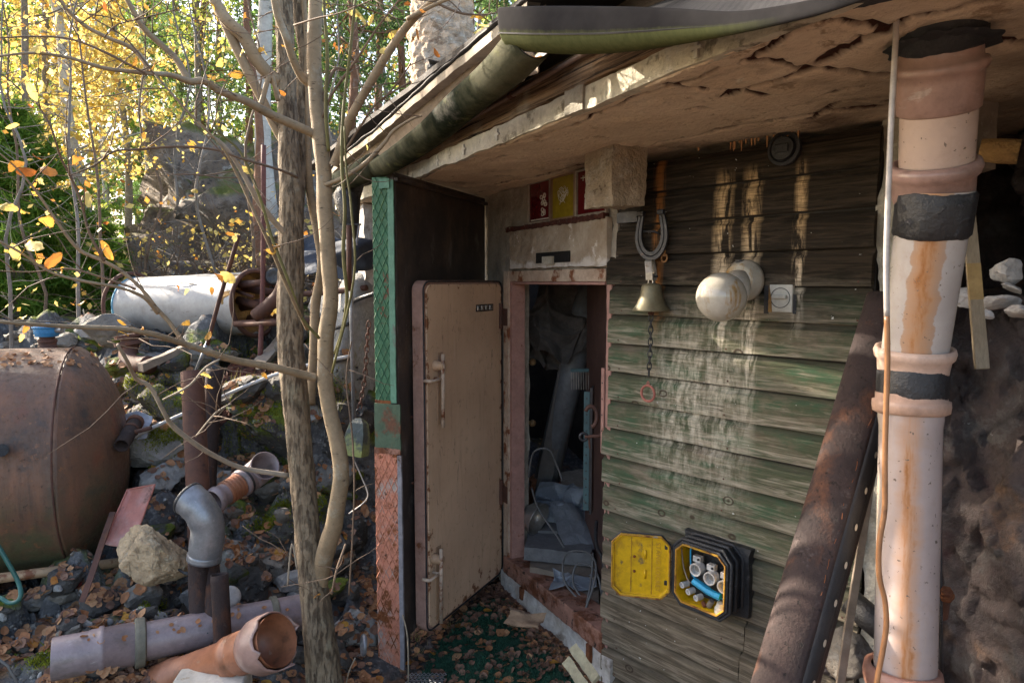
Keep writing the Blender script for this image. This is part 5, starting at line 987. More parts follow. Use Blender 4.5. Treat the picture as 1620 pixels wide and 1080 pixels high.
for (x, y) in ((1368, 744), (1350, 801), (1333, 857), (1316, 913), (1300, 967), (1283, 1022), (1267, 1076)):
    u = (y - 1140) / (474 - 1140.); 
    c = t1_.lerp(t0_, u * 1.0) + (sd_ * sin(radians(60)) + vw * (.55 * cos(radians(60)))) * (R_ + .0055); nn = (sd_ * sin(radians(60)) + vw * cos(radians(60)))
    x_, y_, _ = frame_of(nn); b_ = MB(); b_.add([c + axc * (.010 * cos(a)) + nn.cross(axc) * (.007 * sin(a)) for a in np.linspace(0, 2 * pi, 14, endpoint=False)] + [c + nn * .0008], [(i, (i + 1) % 14, 14) for i in range(14)]); b_.build('bolt_hole', mk('pale_hole_light', (.60, .52, .40), (.5, .42, .32)) if 'hole' not in M else M['hole'], ch)  # pale discs paint the daylight seen through the holes
    M.setdefault('hole', bpy.data.materials['pale_hole_light'])
m = MB()
for k in range(16):
    q0 = .26 + k * .028; m.tube([t1_.lerp(t0_, q) + vw * (R_ * .54) + sd_ * (R_ * .36 + .004 * sin(q * 50)) for q in np.linspace(q0, q0 + r.uniform(.008, .024), 4)], r.uniform(.0006, .0013), 5)
m.jitter(.004, 40); m.build('rust_weld', M['rust_orange'], ch)
# laths
def lath(name, a, b, w_, th, mat, label, wd=None):
    d = (b - a).normalized(); v_ = EYE - a; v_ = (v_ - d * v_.dot(d)).normalized(); s_ = d.cross(v_).normalized(); v_ = (v_ + s_ * .35).normalized(); s_ = d.cross(v_)
    m = MB().rect_dense(a - s_ * w_ / 2, s_ * w_, -v_ * th, b - a, .04); m.jitter(.0012, 9); return tag(m.build(name, mat, bevel=.001), label, 'lath')
lA, lB = at(1326, 1110, 1.78), at(1388, 700, 2.02); lA = lA + (lA - lB) * ((lA.z + .1) / (lB.z - lA.z))
lath('lath', lA, lB, .021, .012, M['oldwood'], 'thin grey weathered lath leaning between the rusty half-pipe and the soil pipe')
lb = lath('lath', at(1555, 583, 1.78), at(1522, 205, 1.92), .032, .014, M['lath'], 'brown lath with a yellow stretch, hanging behind the soil pipe over the rock')
A_, B_ = at(1555, 583, 1.78), at(1522, 205, 1.92); d = (B_ - A_).normalized(); v_ = EYE - A_; v_ = (v_ - d * v_.dot(d)).normalized(); s_ = d.cross(v_).normalized(); v_ = (v_ + s_ * .35).normalized(); s_ = d.cross(v_)
m = MB().rect_dense(A_ + (B_ - A_) * .28 - s_ * .0163 + v_ * .0006, s_ * .0326, -v_ * .004, (B_ - A_) * .15, .02); m.build('yellow_stretch', mk('yellowed_wood', (.42, .29, .12), (.34, .23, .10)), lb)
# black pole low behind, pallet block and stones on the ledge
m = MB().tube([at(1408, 1005, 1.92), at(1345, 950, 2.02)], .04, 16); m.build('black_pipe_stub', M['blackrub'], smooth=True); tag(bpy.context.scene.objects['black_pipe_stub'], 'short black pipe stub low behind the lath and soil pipe', 'pipe')
m = MB().rock(at(1350, 1040, 1.98), (.07, .07, .08), 5, 4, .08); tag(m.build('stone', M['stone'], smooth=True), 'grey stone low between the leaning lath and the soil pipe', 'stone')
m = MB().tube([at(1490, 1090, 1.75), at(1489, 960, 1.78), at(1487, 820, 1.80), at(1490, 700, 1.82)], .004, 6); tag(m.build('thin_rod', M['blackrub'], smooth=True), 'thin black rod standing close behind the soil pipe', 'rod')
rb = thing('rusty_bolt', tuple(at(1495, 985, 1.82)), 'big rusty bolt with nut poking out of the rock beside the soil pipe', 'bolt')
a, b = at(1492, 975, 1.85), at(1497, 940, 1.78); d = (b - a).normalized(); MB().tube([a, b], .012, 12).build('bolt_shaft', M['rust'], rb); MB().lathe([(0, 0), (.02, 0), (.02, .018), (0, .018)], b - d * .012, d, 6).build('nut', M['rust_orange'], rb, bevel=.002); MB().lathe([(0, 0), (.017, 0), (.015, .012), (0, .014)], b + d * .01, d, 6).build('bolt_head', M['rust_orange'], rb, bevel=.002)
for k, (x, y, Y, sz, lb) in enumerate(((1590, 430, 2.10, (.04, .035, .028), 'white rubble lump on the ledge, touching the lath at its upper edge'), (1578, 478, 2.02, (.06, .04, .016), 'flat white slab lying on the rock ledge beside the hanging lath'), (1612, 492, 1.95, (.045, .035, .012), 'thin pale slab tilted at the rim of the ledge'), (1525, 470, 2.08, (.03, .03, .03), 'rounded white lump on the ledge between soil pipe and lath'), (1600, 455, 2.06, (.04, .03, .008), 'flat pale flake lying over the white rubble lump'), (1560, 497, 1.97, (.016, .014, .010), 'small white pebble at the edge of the ledge'))):
    m = MB().rock(at(x, y, Y), sz, 60 + k, 3, .06, rot=Quaternion((1, .1 * k - .2, .12, .5))); tag(m.build('rubble_lump', M['whiterock'], smooth=False), lb, 'stone')
c = at(1562, 205, 2.05); m = MB().rect_dense(c - V((.05, 0, .11)), V((.10, .03, 0)), V((0, .06, 0)), Z * .20, .03); m.jitter(.006, 10); tag(m.build('wood_block', M['oldwood']), 'greyish board end set upright behind the soil pipe under the soffit', 'board')
a, b = at(1550, 238, 2.0), at(1612, 240, 1.95); m = MB().tube([a, a.lerp(b, .5), b], [.030, .036, .034], 12); m.jitter(.005, 20); tag(m.build('log_stub', M['foam']), 'short split log stub wedged under the soffit behind the soil pipe', 'log')
# ================================================================== INSIDE THE ROOM
def slabby(name, p, a, b, c, mat, label, cat, j=.006):
    m = MB().rect_dense(p, a, b, c, .03); m.jitter(j, 9, .002); return tag(m.build(name, mat), label, cat)
X1, Y1 = V((1, 0, 0)), V((0, 1, 0))
slabby('gypsum_slab', V((.07, 3.86, .18)), V((.38, -.10, 0)), V((.05, .30, 0)), Z * .075, M['galv'] if 0 else mk('grey_gypsum', (.19, .19, .195), (.14, .14, .145), 6), 'thick grey slab topmost of the flat stack inside the doorway', 'slab')
slabby('gypsum_slab', V((.04, 4.10, .21)), V((.48, -.04, 0)), V((.02, .42, 0)), Z * .06, bpy.data.materials['grey_gypsum'], 'grey slab lying behind the thick one, under the crumpled sheeting', 'slab')
slabby('gypsum_slab', V((.10, 3.78, .10)), V((.36, -.14, 0)), V((.05, .5, 0)), Z * .07, M['oldwood'], 'brownish lower slab of the flat stack inside the doorway', 'slab')
slabby('board_offcut', V((.24, 3.50, .08)), V((.22, -.04, 0)), V((.02, .20, 0)), Z * .05, M['oldwood'], 'short board offcut on the room floor near the sill', 'board')
a, b = V((.235, 4.62, .42)), V((.53, 4.55, 1.80)); dt = thing('grey_duct', tuple(V((.21, 4.63, .1))), 'thick grey pipe in an orange socket, leaning inside the dark room', 'pipe')
MB().tube([a, b], .088, 28).build('pipe_length', M['duct'], dt, smooth=True); MB().tube([a - (b - a).normalized() * .26, a + (b - a).normalized() * .02], .104, 28).build('orange_socket', M['terracotta'], dt, smooth=True)
MB().lathe([(.104, 0), (.116, .008), (.116, .03), (.104, .038)], a - (b - a).normalized() * .03, (b - a).normalized(), 28).build('socket_rim', M['terracotta'], dt, smooth=True)
m = MB().obox(V((.12, 4.50, .2)), X1 * .10, Y1 * .02, V((.22, .05, 1.15))); tag(m.build('narrow_board', mk('dark_grey_board', (.16, .14, .13), (.11, .10, .09))), 'narrow dark board leaning beside the grey pipe in the room', 'board')
m = MB().obox(V((.06, 4.42, .7)), X1 * .05, Y1 * .3, Z * .75); fb_ = tag(m.build('dark_cabinet', mk('dark_red_brown_cabinet', (.07, .03, .025), (.05, .022, .018)), bevel=.004), 'tall dark red-brown cabinet edge with wooden knobs inside the room', 'cabinet')
for z_ in (1.28, .88):
    m = MB().lathe([(0, .05), (.020, .046), (.024, .03), (.012, .018), (.010, 0)], V((.11, 4.41, z_)), V((.7, -.7, 0)), 16); m.build('knob', mk('varnished_knob', (.45, .27, .12), (.38, .22, .10), rough=.3), fb_, smooth=True)
def cloth(name, c, w_, h, seed, mat, label, cat, amp=.07, fr=5, ax=(X1, Z), tilt=V((0, .15, 0)), n=34, sol=.002):
    o = V((seed * 7.3, 1, 2)); m = MB()
    def f(u, v):
        p = c + ax[0] * (u - .5) * w_ + ax[1] * (v - .5) * h + tilt * v; q = V((u * fr, v * fr, 0)) + o
        k = noise.voronoi(q)[0]; return p + noise.noise_vector(q * .7) * amp + Y1 * (k[1] - k[0]) * amp * .8
    m.grid(f, n, n); return tag(m.build(name, mat, smooth=False, solid=sol), label, cat)
cloth('crumpled_sheet', V((.34, 4.22, .36)), .36, .22, 3, M['paper'], 'crumpled whitish plastic sheet heaped on the slabs inside the room', 'plastic sheet', .10, 3.2)
cloth('folded_sheet', V((.42, 3.98, .30)), .28, .28, 8, mk('greyish_foil', (.24, .25, .27), (.19, .2, .22), rough=.3), 'smooth folded greyish plastic sheet lying over the slab edge', 'plastic sheet', .05, 2.4, ax=(V((.9, -.25, -.15)), V((-.15, .8, .42))))
cloth('white_crumple', V((.33, 3.62, .155)), .22, .15, 12, M['paper'], 'torn white plastic scrap on the room floor behind the sill', 'plastic scrap', .04, 4, ax=(X1, Y1), tilt=V((0, 0, .02)))
cloth('hanging_sack', V((.36, 4.35, 1.55)), .42, .50, 15, M['dirtyfab'], 'dirty grey sack hanging in the dark top of the room', 'sack', .13, 3)
cloth('hanging_cloth', V((.20, 4.5, 1.42)), .34, .34, 18, mk('dim_brown_cloth', (.17, .14, .12), (.12, .10, .09)), 'folded dark cloth draped below the hanging sack', 'cloth', .11, 2.6)
c = V((.125, 4.08, .37)); m = MB().lathe([(0, .05), (.05, .045), (.085, .01), (.10, -.045), (.104, -.05), (.098, -.05), (.08, 0), (.04, .035), (0, .04)], c, V((-.75, .55, .25)), 30); tag(m.build('lamp_reflector', M['steel'], smooth=True), 'dented round metal reflector leaning at the jamb inside the room', 'reflector')
cabp = [[(.10, 4.05, .62), (.13, 4.02, .78), (.22, 4.0, .80), (.27, 4.0, .70), (.30, 3.98, .62)], [(.12, 4.05, .55), (.16, 3.95, .45), (.26, 3.85, .33), (.30, 3.82, .27)], [(.36, 3.47, .12), (.28, 3.55, .20), (.30, 3.66, .30), (.42, 3.62, .32), (.44, 3.45, .28), (.36, 3.35, .10), (.33, 3.4, .06)], [(.40, 3.45, .10), (.33, 3.55, .18), (.36, 3.62, .26), (.45, 3.55, .25), (.47, 3.42, .12), (.42, 3.36, .05)], [(.44, 3.60, .33), (.42, 3.50, .22), (.37, 3.38, .1), (.35, 3.5, .05)]]
ct = thing('cable_coil', (.38, 3.48, .04), 'loose loops of grey cable tumbling over the slabs inside the sill', 'cable')
for q in cabp: MB().tube([V(a[:3]) for a in smooth_path([list(p) for p in q], 6)], .0058, 7).build('cable_loop', M['cable_grey'], ct, smooth=True)
q = [(.46, 3.62, .50), (.445, 3.50, .42), (.47, 3.38, .36), (.455, 3.30, .2), (.46, 3.22, .08)]; tag(MB().tube([V(a[:3]) for a in smooth_path(q, 6)], .010, 8).build('black_cable', M['blackrub'], smooth=True), 'thick black cable hanging inside the near jamb', 'cable')
# rake-like comb, perforated teal strip, shackle with bolt
c = V((.385, 3.75, 1.22)); cb_ = thing('wire_comb', tuple(c - Z * .1), 'rusty wire comb with long teeth hanging on the inner door', 'comb')
MB().obox(c + V((-.06, 0, .08)), X1 * .10, Y1 * .015, Z * .018).build('comb_bar', M['teal'], cb_)
for j in range(8): MB().tube([c + V((-.056 + j * .0135, .007, .08)), c + V((-.054 + j * .0135, .007, -.02))], .002, 5).build('tooth', M['steel'], cb_)
m = MB().obox(V((.368, 3.45, .62)), V((.028, -.01, 0)), V((.002, .006, 0)), Z * .62); ts_ = tag(m.build('perforated_angle', M['teal']), 'teal perforated steel strip standing inside the near jamb', 'steel strip')
for j in range(14): MB().lathe([(0, 0), (.0045, 0), (.0045, .001), (0, .001)], V((.381, 3.4435, .66 + j * .042)), V((-.3, -1, 0)), 8).build('hole', M['boxblack'], ts_)
m = MB().obox(V((.398, 3.442, .60)), V((.012, -.004, 0)), V((.02, .08, 0)), Z * .66); m.build('angle_leg', M['iron'], ts_)
c = V((.405, 3.20, 1.12)); sh = thing('shackle', tuple(c), 'rusty shackle with an eye bolt hooked on the door frame', 'shackle')
m = MB().tube([c + V((-.03 + .03 * cos(a) , 0, .04 + .05 * sin(a))) for a in np.linspace(-1.4, 2.6, 16)], .010, 8); m.build('bow', M['rust'], sh, smooth=True)
MB().tube([c + V((-.06, -.01, -.055)), c + V((.04, -.02, -.045))], .008, 10).build('bolt', M['rust'], sh); m = MB().tube([c + V((-.065 + .018 * cos(a), -.01, -.055 + .018 * sin(a))) for a in np.linspace(0, 2 * pi, 15)], .007, 8, caps=False); m.build('eye', M['iron'], sh, smooth=True)
MB().tube([c + V((-.04, -.01, -.06)), c + V((-.035, -.01, -.11))], .005, 6).build('pin', M['rust'], sh)
# ================================================================== ON THE GROUND BEFORE THE DOOR
tm = MB(); tf_ = [at(650, 1090, 3.1), at(672, 1025, 3.3)]
poly = [(-.46, 3.16), (-.40, 3.45), (-.26, 3.72), (-.12, 3.88), (-.02, 3.86), (.06, 3.70), (.16, 3.5), (.27, 3.3), (.36, 3.1), (.42, 2.9), (.40, 2.6), (-.2, 2.6), (-.40, 2.9)]
from mathutils.geometry import intersect_point_tri_2d
def inpoly(x, y, P):
    c_ = False; j = len(P) - 1
    for i in range(len(P)):
        if (P[i][1] > y) != (P[j][1] > y) and x < (P[j][0] - P[i][0]) * (y - P[i][1]) / (P[j][1] - P[i][1]) + P[i][0]: c_ = not c_
        j = i
    return c_
step = .011; gx = np.arange(-.5, .45, step); gy = np.arange(2.6, 3.92, step); idx = {}; vs = []; fs = []
for j, y in enumerate(gy):
    for i, x in enumerate(gx):
        ww = .02 * noise.noise(V((x * 9, y * 9, 0)))
        if inpoly(x + ww, y + ww, poly): idx[i, j] = len(vs); vs.append(V((x, y, hgt(x, y) + .013 + .004 * noise.noise(V((x * 80, y * 80, 0))) + .007 * noise.noise(V((x * 9, y * 9, 4))))))
for (i, j) in list(idx):
    if (i + 1, j) in idx and (i, j + 1) in idx and (i + 1, j + 1) in idx: fs.append((idx[i, j], idx[i + 1, j], idx[i + 1, j + 1], idx[i, j + 1]))
tm.add(vs, fs); solid(tm); tu = tag(tm.build('turf_mat', M['turf'], smooth=True), 'dark green artificial turf mat littered with leaves before the doorway', 'mat')
pm = MB(); r = random.Random(9)
for k in range(26000):
    x, y = r.uniform(-.5, .45), r.uniform(2.7, 3.92)
    if inpoly(x, y, poly): h_ = r.uniform(.006, .013); a = r.uniform(0, 6.28); z_ = hgt(x, y) + .016; d_ = V((cos(a), sin(a), 0)) * .0022; pm.add([V((x, y, z_)) - d_, V((x, y, z_)) + d_, V((x + r.uniform(-.006, .006), y + r.uniform(-.006, .006), z_ + h_))], [(0, 1, 2)])
tag(pm.build('turf_pile', mk('turf_blade', (.010, .085, .043), (.007, .055, .032), rough=.7), tu), kind='stuff')
# expanded metal grating
g0 = at(655, 1062, 3.12); gm_ = MB(); go = V((-.50, 2.72, hgt(-.45, 3.0) + .02))
for i in range(22):
    for j in range(9):
        c = go + V((.020 * j + .010 * (i % 2), .022 * i, 0)); gm_.tube([c + V((-.010, 0, 0)), c + V((0, .011, .002)), c + V((.010, 0, 0)), c + V((0, -.011, .002)), c + V((-.010, 0, 0))], .0017, 4, caps=False)
gt = thing('expanded_grating', tuple(go), 'grey expanded metal grating under the edge of the turf mat', 'grating'); gm_.build('mesh', M['galv'], gt)
# cardboard, chipped boards at the sill
cloth('torn_cardboard', at(830, 990, 3.28) + Z * .035, .19, .12, 22, M['cardboard'], 'torn piece of brown cardboard on the turf mat', 'cardboard', .022, 2.5, ax=(V((.9, -.35, 0)), V((.3, .9, .1))), tilt=V((0, 0, .01)), sol=.003)
for k, (x, y, Y, lb) in enumerate(((928, 1040, 2.93, 'pale rotten board end leaning on the plinth, upper of the pair'), (918, 1062, 2.86, 'pale rotten board end leaning on the plinth, lower of the pair'))):
    c = at(x, y, Y); a = V((.42, -.86, -.25)).normalized(); m = MB().rect_dense(c - a * .08 - nA * .0, a * .20, (nA * .8 - Z * .5).normalized() * .045, (Z * .8 + nA * .5).normalized() * .018, .015); m.jitter(.004, 20, .003); tag(m.build('rotten_board', mk('pale_rotten_wood', (.42, .38, .25), (.33, .29, .19), 8)), lb, 'board')
# ================================================================== BANK: things lying on the ground, found by casting onto it
bvh = BVHTree.FromPolygons(SOL_V, SOL_F)
def gp(px, py):
    r_ = ray(px, py).normalized(); h = bvh.ray_cast(EYE, r_)
    return h[0] if h[0] is not None else at(px, py, 8)
def drop(x, y, z=9):
    h = bvh.ray_cast(V((x, y, z)), V((0, 0, -1))); return h[0] if h[0] is not None else V((x, y, 0))
for q in ((100, 1070), (560, 1050), (450, 820), (300, 800), (400, 640), (350, 540), (130, 950), (560, 600), (230, 700)): print('ground', q, [round(c, 2) for c in gp(*q)])
# rusty oil tank
axT = V((cos(radians(22)), sin(radians(22)), 0)); cT = V((-2.47, 3.86, .80)); R_T = .625
tk = thing('oil_tank', (cT.x - .7, cT.y - .3, .15), 'big rusty brown cylindrical oil tank with a blue-capped filler on top', 'tank')
t = NT('rusted_tank'); co = t.coords(rand=False); n1 = t.noise(co, 2.0, 8, .6); n2 = t.noise(co, 6, 8, .65); ns = t.noise(t.coords((5, 5, .6), rand=False), 1.5, 7, .65)
col = t.mix(t.rng(n1, .38, .62), (.155, .080, .048), (.110, .062, .042)); col = t.mix(t.rng(ns, .5, .68), col, (.22, .10, .055)); col = t.mix(t.rng(n2, .55, .7), col, (.050, .038, .034)); col = t.mix(t.rng(t.noise(co, 3.5, 4, .5), .60, .70, 0, .7), col, (.19, .06, .035))
tc = t.n('ShaderNodeTexCoord'); sx = t.n('ShaderNodeSeparateXYZ'); t.l(tc.outputs['Object'], sx.inputs[0]); alg = t.mth('MULTIPLY', t.rng(sx.outputs[2], .75, .35), t.rng(t.noise(co, 3, 8, .65), .42, .55)); col = t.mix(t.mth('MULTIPLY', alg, .75), col, (.085, .095, .045))
col = t.mix(t.rng(t.noise(co, 50, 4, .6), .68, .74, 0, .6), col, (.03, .022, .02)); pt = t.noise(co, 38, 8, .75); col = t.mix(t.rng(pt, .60, .66, 0, .75), col, (.045, .028, .022)); col = t.mix(t.rng(t.noise(co, 13, 9, .75), .60, .63, 0, .8), col, (.24, .105, .05)); stv = t.noise(t.coords((22, 22, .5), rand=False), 1.4, 6, .7); col = t.mix(t.rng(stv, .56, .70, 0, .5), col, (.05, .035, .03)); M['tank'] = t.finish(col, t.rng(pt, .4, .65, .42, .8), t.mth('ADD', pt, n2), .5, .006, 0, .45)
M['weld'] = M['rust']
prof = [(0, .235), (.12, .228), (.26, .205), (.40, .165), (.50, .115), (.575, .06), (.61, .02), (.622, 0), (.6275, -.006), (.622, -.014), (R_T, -.05), (R_T, -.5), (.629, -.51), (.631, -.52), (R_T, -.53), (R_T, -1.9), (.55, -2.05), (.3, -2.15), (0, -2.18)]
mt_ = MB().lathe(prof, cT, axT, 110)
for i, p in enumerate(mt_.v): mt_.v[i] = p + (p - cT).normalized() * (.012 * noise.noise(p * 2.3) + .006 * noise.noise(p * 6) - .02 * max(0, noise.noise(p * 1.7 + V((5, 5, 2))) - .25))
mt_.build('tank_shell', M['tank'], tk, smooth=True)
f0 = at(76, 556, 4.0); f0.z = 1.40
MB().lathe([(.05, 0), (.05, .02), (.046, .025), (.046, .04), (.05, .045), (.05, .06), (.04, .065), (.04, .075)], f0, Z, 24).build('filler_neck', M['rust'], tk)
cp_ = MB().lathe([(.04, .075), (.058, .078), (.066, .10), (.068, .125), (.075, .128), (.075, .136), (.055, .140), (.02, .142), (.02, .155), (0, .157)], f0, Z, 28).build('filler_cap', M['bluecap'], tk, smooth=False, bevel=.001)
MB().tube([f0 + V((.06, -.01, .115)), f0 + V((.10, -.015, .115))], .016, 12).build('cap_spout', M['steel'], tk)
MB().tube([f0 + V((-.075, 0, .138)), f0 + V((.075, 0, .139))], .004, 6).build('cap_handle', M['whiteplast'], cp_)
for h_ in (-.02, -.52): x_, y_, _ = frame_of(axT); wb = MB().tube([cT + axT * h_ + (x_ * cos(a) + y_ * sin(a)) * (R_T + .002 + .002 * sin(a * 60)) for a in np.linspace(0, 2 * pi, 240)], .0055, 5, caps=False); wb.build('weld_bead', M['rust'], tk, smooth=True)
MB().tube([at(2, 712, 3.16), at(2, 712, 3.28)], .03, 16).build('level_gauge', M['boxblack'], tk)
cc = cT - axT * 1.0 - Z * .62; m = MB().rect_dense(cc + V((-.1, -.3, -.25)), V((.2, 0, 0)), V((0, .6, 0)), Z * .28, .05); m.jitter(.01, 8); m.build('cradle', M['stonedark'], tk)
# yellowish rusty pipe under the tank
a, b = at(-60, 922, 3.12), at(196, 888, 3.45); tag(MB().tube([a, b], .024, 16).build('yellowed_pipe', mk('rust_speckled_cream_pipe', (.42, .28, .17), (.36, .22, .12), 6, [((.20, .07, .03), 14, .52, .6), ((.05, .03, .02), 30, .66, .7)], rough=.6, bump=.4), smooth=True), 'cream pipe speckled with rust lying along the foot of the oil tank', 'pipe')
# rusty flat bar across it
a, b = at(128, 952, 3.05), at(176, 810, 3.42); m = MB().rect_dense(a - X1 * .010, X1 * .030, Y1 * .006, b - a, .05); m.jitter(.004, 4); tag(m.build('flat_bar', M['rust']), 'rusty flat bar leaning across the cream pipe at the oil tank', 'bar')
# hose
q = [(-40, 800, 2.6), (0, 868, 2.6), (14, 892, 2.6), (28, 918, 2.6), (33, 938, 2.58), (28, 950, 2.57), (14, 953, 2.57), (0, 945, 2.58), (-30, 935, 2.6)]
tag(MB().tube([V(a[:3]) for a in smooth_path([list(at(*p)) for p in q], 5)], .0085, 10).build('garden_hose', M['hose'], smooth=True), 'teal hose looping in from the edge before the oil tank', 'hose')
tag(MB().tube([at(-20, 1030, 2.4), at(12, 1052, 2.42), at(30, 1085, 2.4)], .005, 8).build('grey_cable', M['cable_grey'], smooth=True), 'short grey cable on the rubble in the near corner', 'cable')
# white boiler drum
c0, c1_ = at(219, 485, 5.55), at(404, 480, 5.10); axD = (c1_ - c0); LD = axD.length; axD.normalize(); RD = .235
dr_ = thing('boiler_drum', tuple((c0 + c1_) / 2 - Z * RD), 'white sheet-metal boiler drum lying on its side with rusty hoops at both ends', 'drum')
m = MB(); nu = 60
def dfn(u, v):
    a = 2 * pi * v; h = u * LD; r_ = RD * (1 + .014 * noise.noise(V((h * 5, cos(a) * 3, sin(a) * 3)))) ; x, y, d = frame_of(axD); return c0 + d * h + (x * cos(a) + y * sin(a)) * r_
m.grid(dfn, nu, 64); m.build('drum_shell', M['drum'], dr_, smooth=True)
for k, (h, rr_) in enumerate(((-.05, RD * 1.16), (LD + .005, RD * 1.03))):
    x, y, d = frame_of(axD); c = c0 + d * h; m = MB().tube([c + (x * cos(a) + y * sin(a)) * rr_ for a in np.linspace(0, 2 * pi, 49)], .014 if k == 0 else .018, 8, caps=False); m.build('hoop', M['rust'], dr_, smooth=True)
m = MB().lathe([(RD * .98, -.008), (RD * 1.02, -.006), (RD * 1.02, .010), (RD * .98, .012)], c0, axD, 56); m.build('blue_band', mk('faded_blue_band', (.10, .30, .42), (.08, .25, .36)), dr_, smooth=True)
MB().lathe([(RD, 0), (.12, -.03), (0, -.04)], c0, axD, 40).build('drum_end', M['drum'], dr_, smooth=True)
m = MB(); r = random.Random(4)
m.lathe([(RD * .97, .0), (RD * .96, -.10), (RD * .75, -.16), (RD * .4, -.13), (0, -.10)], c1_, axD, 40); m.jitter(.03, 12, .01); m.build('insulation', M['foam'], dr_)
for k, (dy, dz, L_, rr_) in enumerate(((.03, .12, .30, .030), (-.02, -.02, .34, .036), (-.08, .03, .20, .03), (.05, -.11, .42, .022), (-.12, .10, .16, .012))):
    s_ = c1_ + Z * dz + Y1 * dy - axD * .12; e_ = s_ + axD * L_ + Z * (.04 if k % 2 else -.05); MB().tube([s_, e_], rr_, 14).build('pipe_stub', M['rust'], dr_, smooth=True)
m = MB().tube([at(262, 449, 5.2), at(290, 447, 5.12), at(326, 452, 5.05)], .004, 5); m.build('seam_wire', M['wire'], dr_)
# scrap rusty pipes behind the tree, right of the drum
def rp_(name, pts, r_, mat, label, cat='pipe', seg=16, hollow=False, sm=4, group=None):
    P = [V(a[:3]) for a in smooth_path([list(at(*p)) for p in pts], sm)] if len(pts) > 2 else [at(*p) for p in pts]
    m = MB().tube(P, r_, seg, caps=not hollow)
    o = m.build(name, mat, smooth=True, solid=.005 if hollow else 0)
    return tag(o, label, cat, group)
rp_('rusty_pipe', [(378, 450, 5.0), (440, 446, 4.95)], .026, M['rust'], 'rusty pipe sticking out level from the top of the boiler drum')
rp_('rusty_pipe', [(372, 512, 4.9), (500, 508, 4.7)], .022, M['rust'], 'rusty pipe lying low behind the forked tree below the drum end', hollow=True)
rp_('rusty_pipe', [(405, 500, 4.85), (440, 470, 4.8), (452, 440, 4.8)], .05, M['rust'], 'fat rusty pipe bend behind the thick tree trunk')
rp_('rusty_pipe', [(470, 465, 4.75), (520, 462, 4.7), (580, 455, 4.6)], .020, M['rust'], 'long thin rusty pipe between the forked tree and the green steel edge')
rp_('rusty_pipe', [(500, 512, 4.5), (508, 508, 4.5)], .03, M['rust2'], 'short open rusty pipe end poking out by the forked tree', hollow=True)
rp_('rusty_rod', [(417, 230, 5.0), (416, 440, 4.9), (411, 575, 4.75)], .0175, mk('reddish_rusty_rod', (.15, .055, .045), (.10, .04, .035), 9, rough=.8), 'upright reddish rusty rod standing in front of the drum end', 'rod')
rp_('rusty_rod', [(378, 372, 4.25), (346, 478, 4.3), (328, 545, 4.3)], .013, M['rust'], 'slanting rusty rod leaning across the boiler drum', 'rod')
rp_('grey_conduit', [(329, 540, 4.3), (311, 586, 4.3)], .012, M['galv'], 'short blue-grey tube at the lower end of the slanting rusty rod', 'tube')
rp_('black_hose', [(545, 492, 4.6), (560, 476, 4.5), (600, 462, 4.4)], .014, M['blackrub'], 'black hose on the leaves beside the green steel edge', 'hose', sm=3)
rp_('black_hose', [(505, 530, 4.6), (530, 520, 4.55), (552, 512, 4.5)], .012, M['blackrub'], 'black hose bit behind the thinner trunk', 'hose', sm=3)
# round black thing with fabric (headphone like cap) near trunk -> a black pipe end
c = at(432, 437, 4.9); tag(MB().lathe([(.055, -.05), (.062, -.04), (.062, 0), (.05, .01), (.03, .0), (0, 0)], c, V((-.1, -1, .1)), 26).build('round_end_plug', M['blackrub'], smooth=True), 'round black pipe cap just beyond the thick tree trunk', 'cap')
# flanged elbow
el = thing('flanged_elbow', tuple(gp(205, 582)), 'rusty flanged cast-iron elbow lying below the drum', 'pipe fitting')
P = [at(207, 536, 4.9), at(203, 556, 4.85), at(205, 572, 4.78), at(222, 578, 4.7), at(236, 577, 4.65)]; MB().tube([V(a[:3]) for a in smooth_path([list(p) for p in P], 5)], .062, 20).build('elbow', M['rust'], el, smooth=True)
MB().lathe([(0, 0), (.11, 0), (.11, .025), (.065, .03), (.065, .05), (.10, .055), (.10, .075), (0, .08)], at(208, 545, 4.9), (Z + X1 * -.15), 30).build('flange', M['rust'], el)
# planks on the bank
def gplank(name, p, q, w_, th, mat, label, j=.008):
    a, b = p, q; d = (b - a); s_ = d.cross(Z).normalized(); m = MB().rect_dense(a - s_ * w_ / 2, s_ * w_, Z * th, d, .03); m.jitter(j, 6, j * .4); return tag(m.build(name, mat), label, 'plank')
gplank('grey_plank', at(222, 588, 4.5), at(295, 555, 4.75), .07, .05, M['oldwood'], 'grey plank end lying beside the flanged elbow')
gplank('mossy_plank', at(400, 590, 4.6), at(450, 535, 5.0), .10, .03, M['oldwood'], 'weathered plank behind the thick trunk near the rusty rod')
m = MB(); P0, P1 = at(335, 650, 4.25), at(405, 565, 4.6)
m.grid(lambda u, v: P0.lerp(P1, u) + V((-.12 + .24 * v, -.05 * v, -.06 * sin(v * 3) - .03 * (v > .5))) + noise.noise_vector(V((u * 9, v * 14, 0))) * .03, 30, 12); tag(m.build('rotten_timber', M['rotwood'], solid=.02), 'crumbling red-brown rotten timber on the rock beside the tall rusty pipe', 'timber')
# long white conduit
rp_('white_conduit', [(186, 706, 3.95), (225, 684, 4.0), (300, 650, 4.05), (345, 630, 4.1), (420, 598, 4.15), (485, 578, 4.2), (560, 562, 4.3)], .0115, M['porcelain'], 'thin white conduit running across the mossy rock', 'conduit', sm=4)
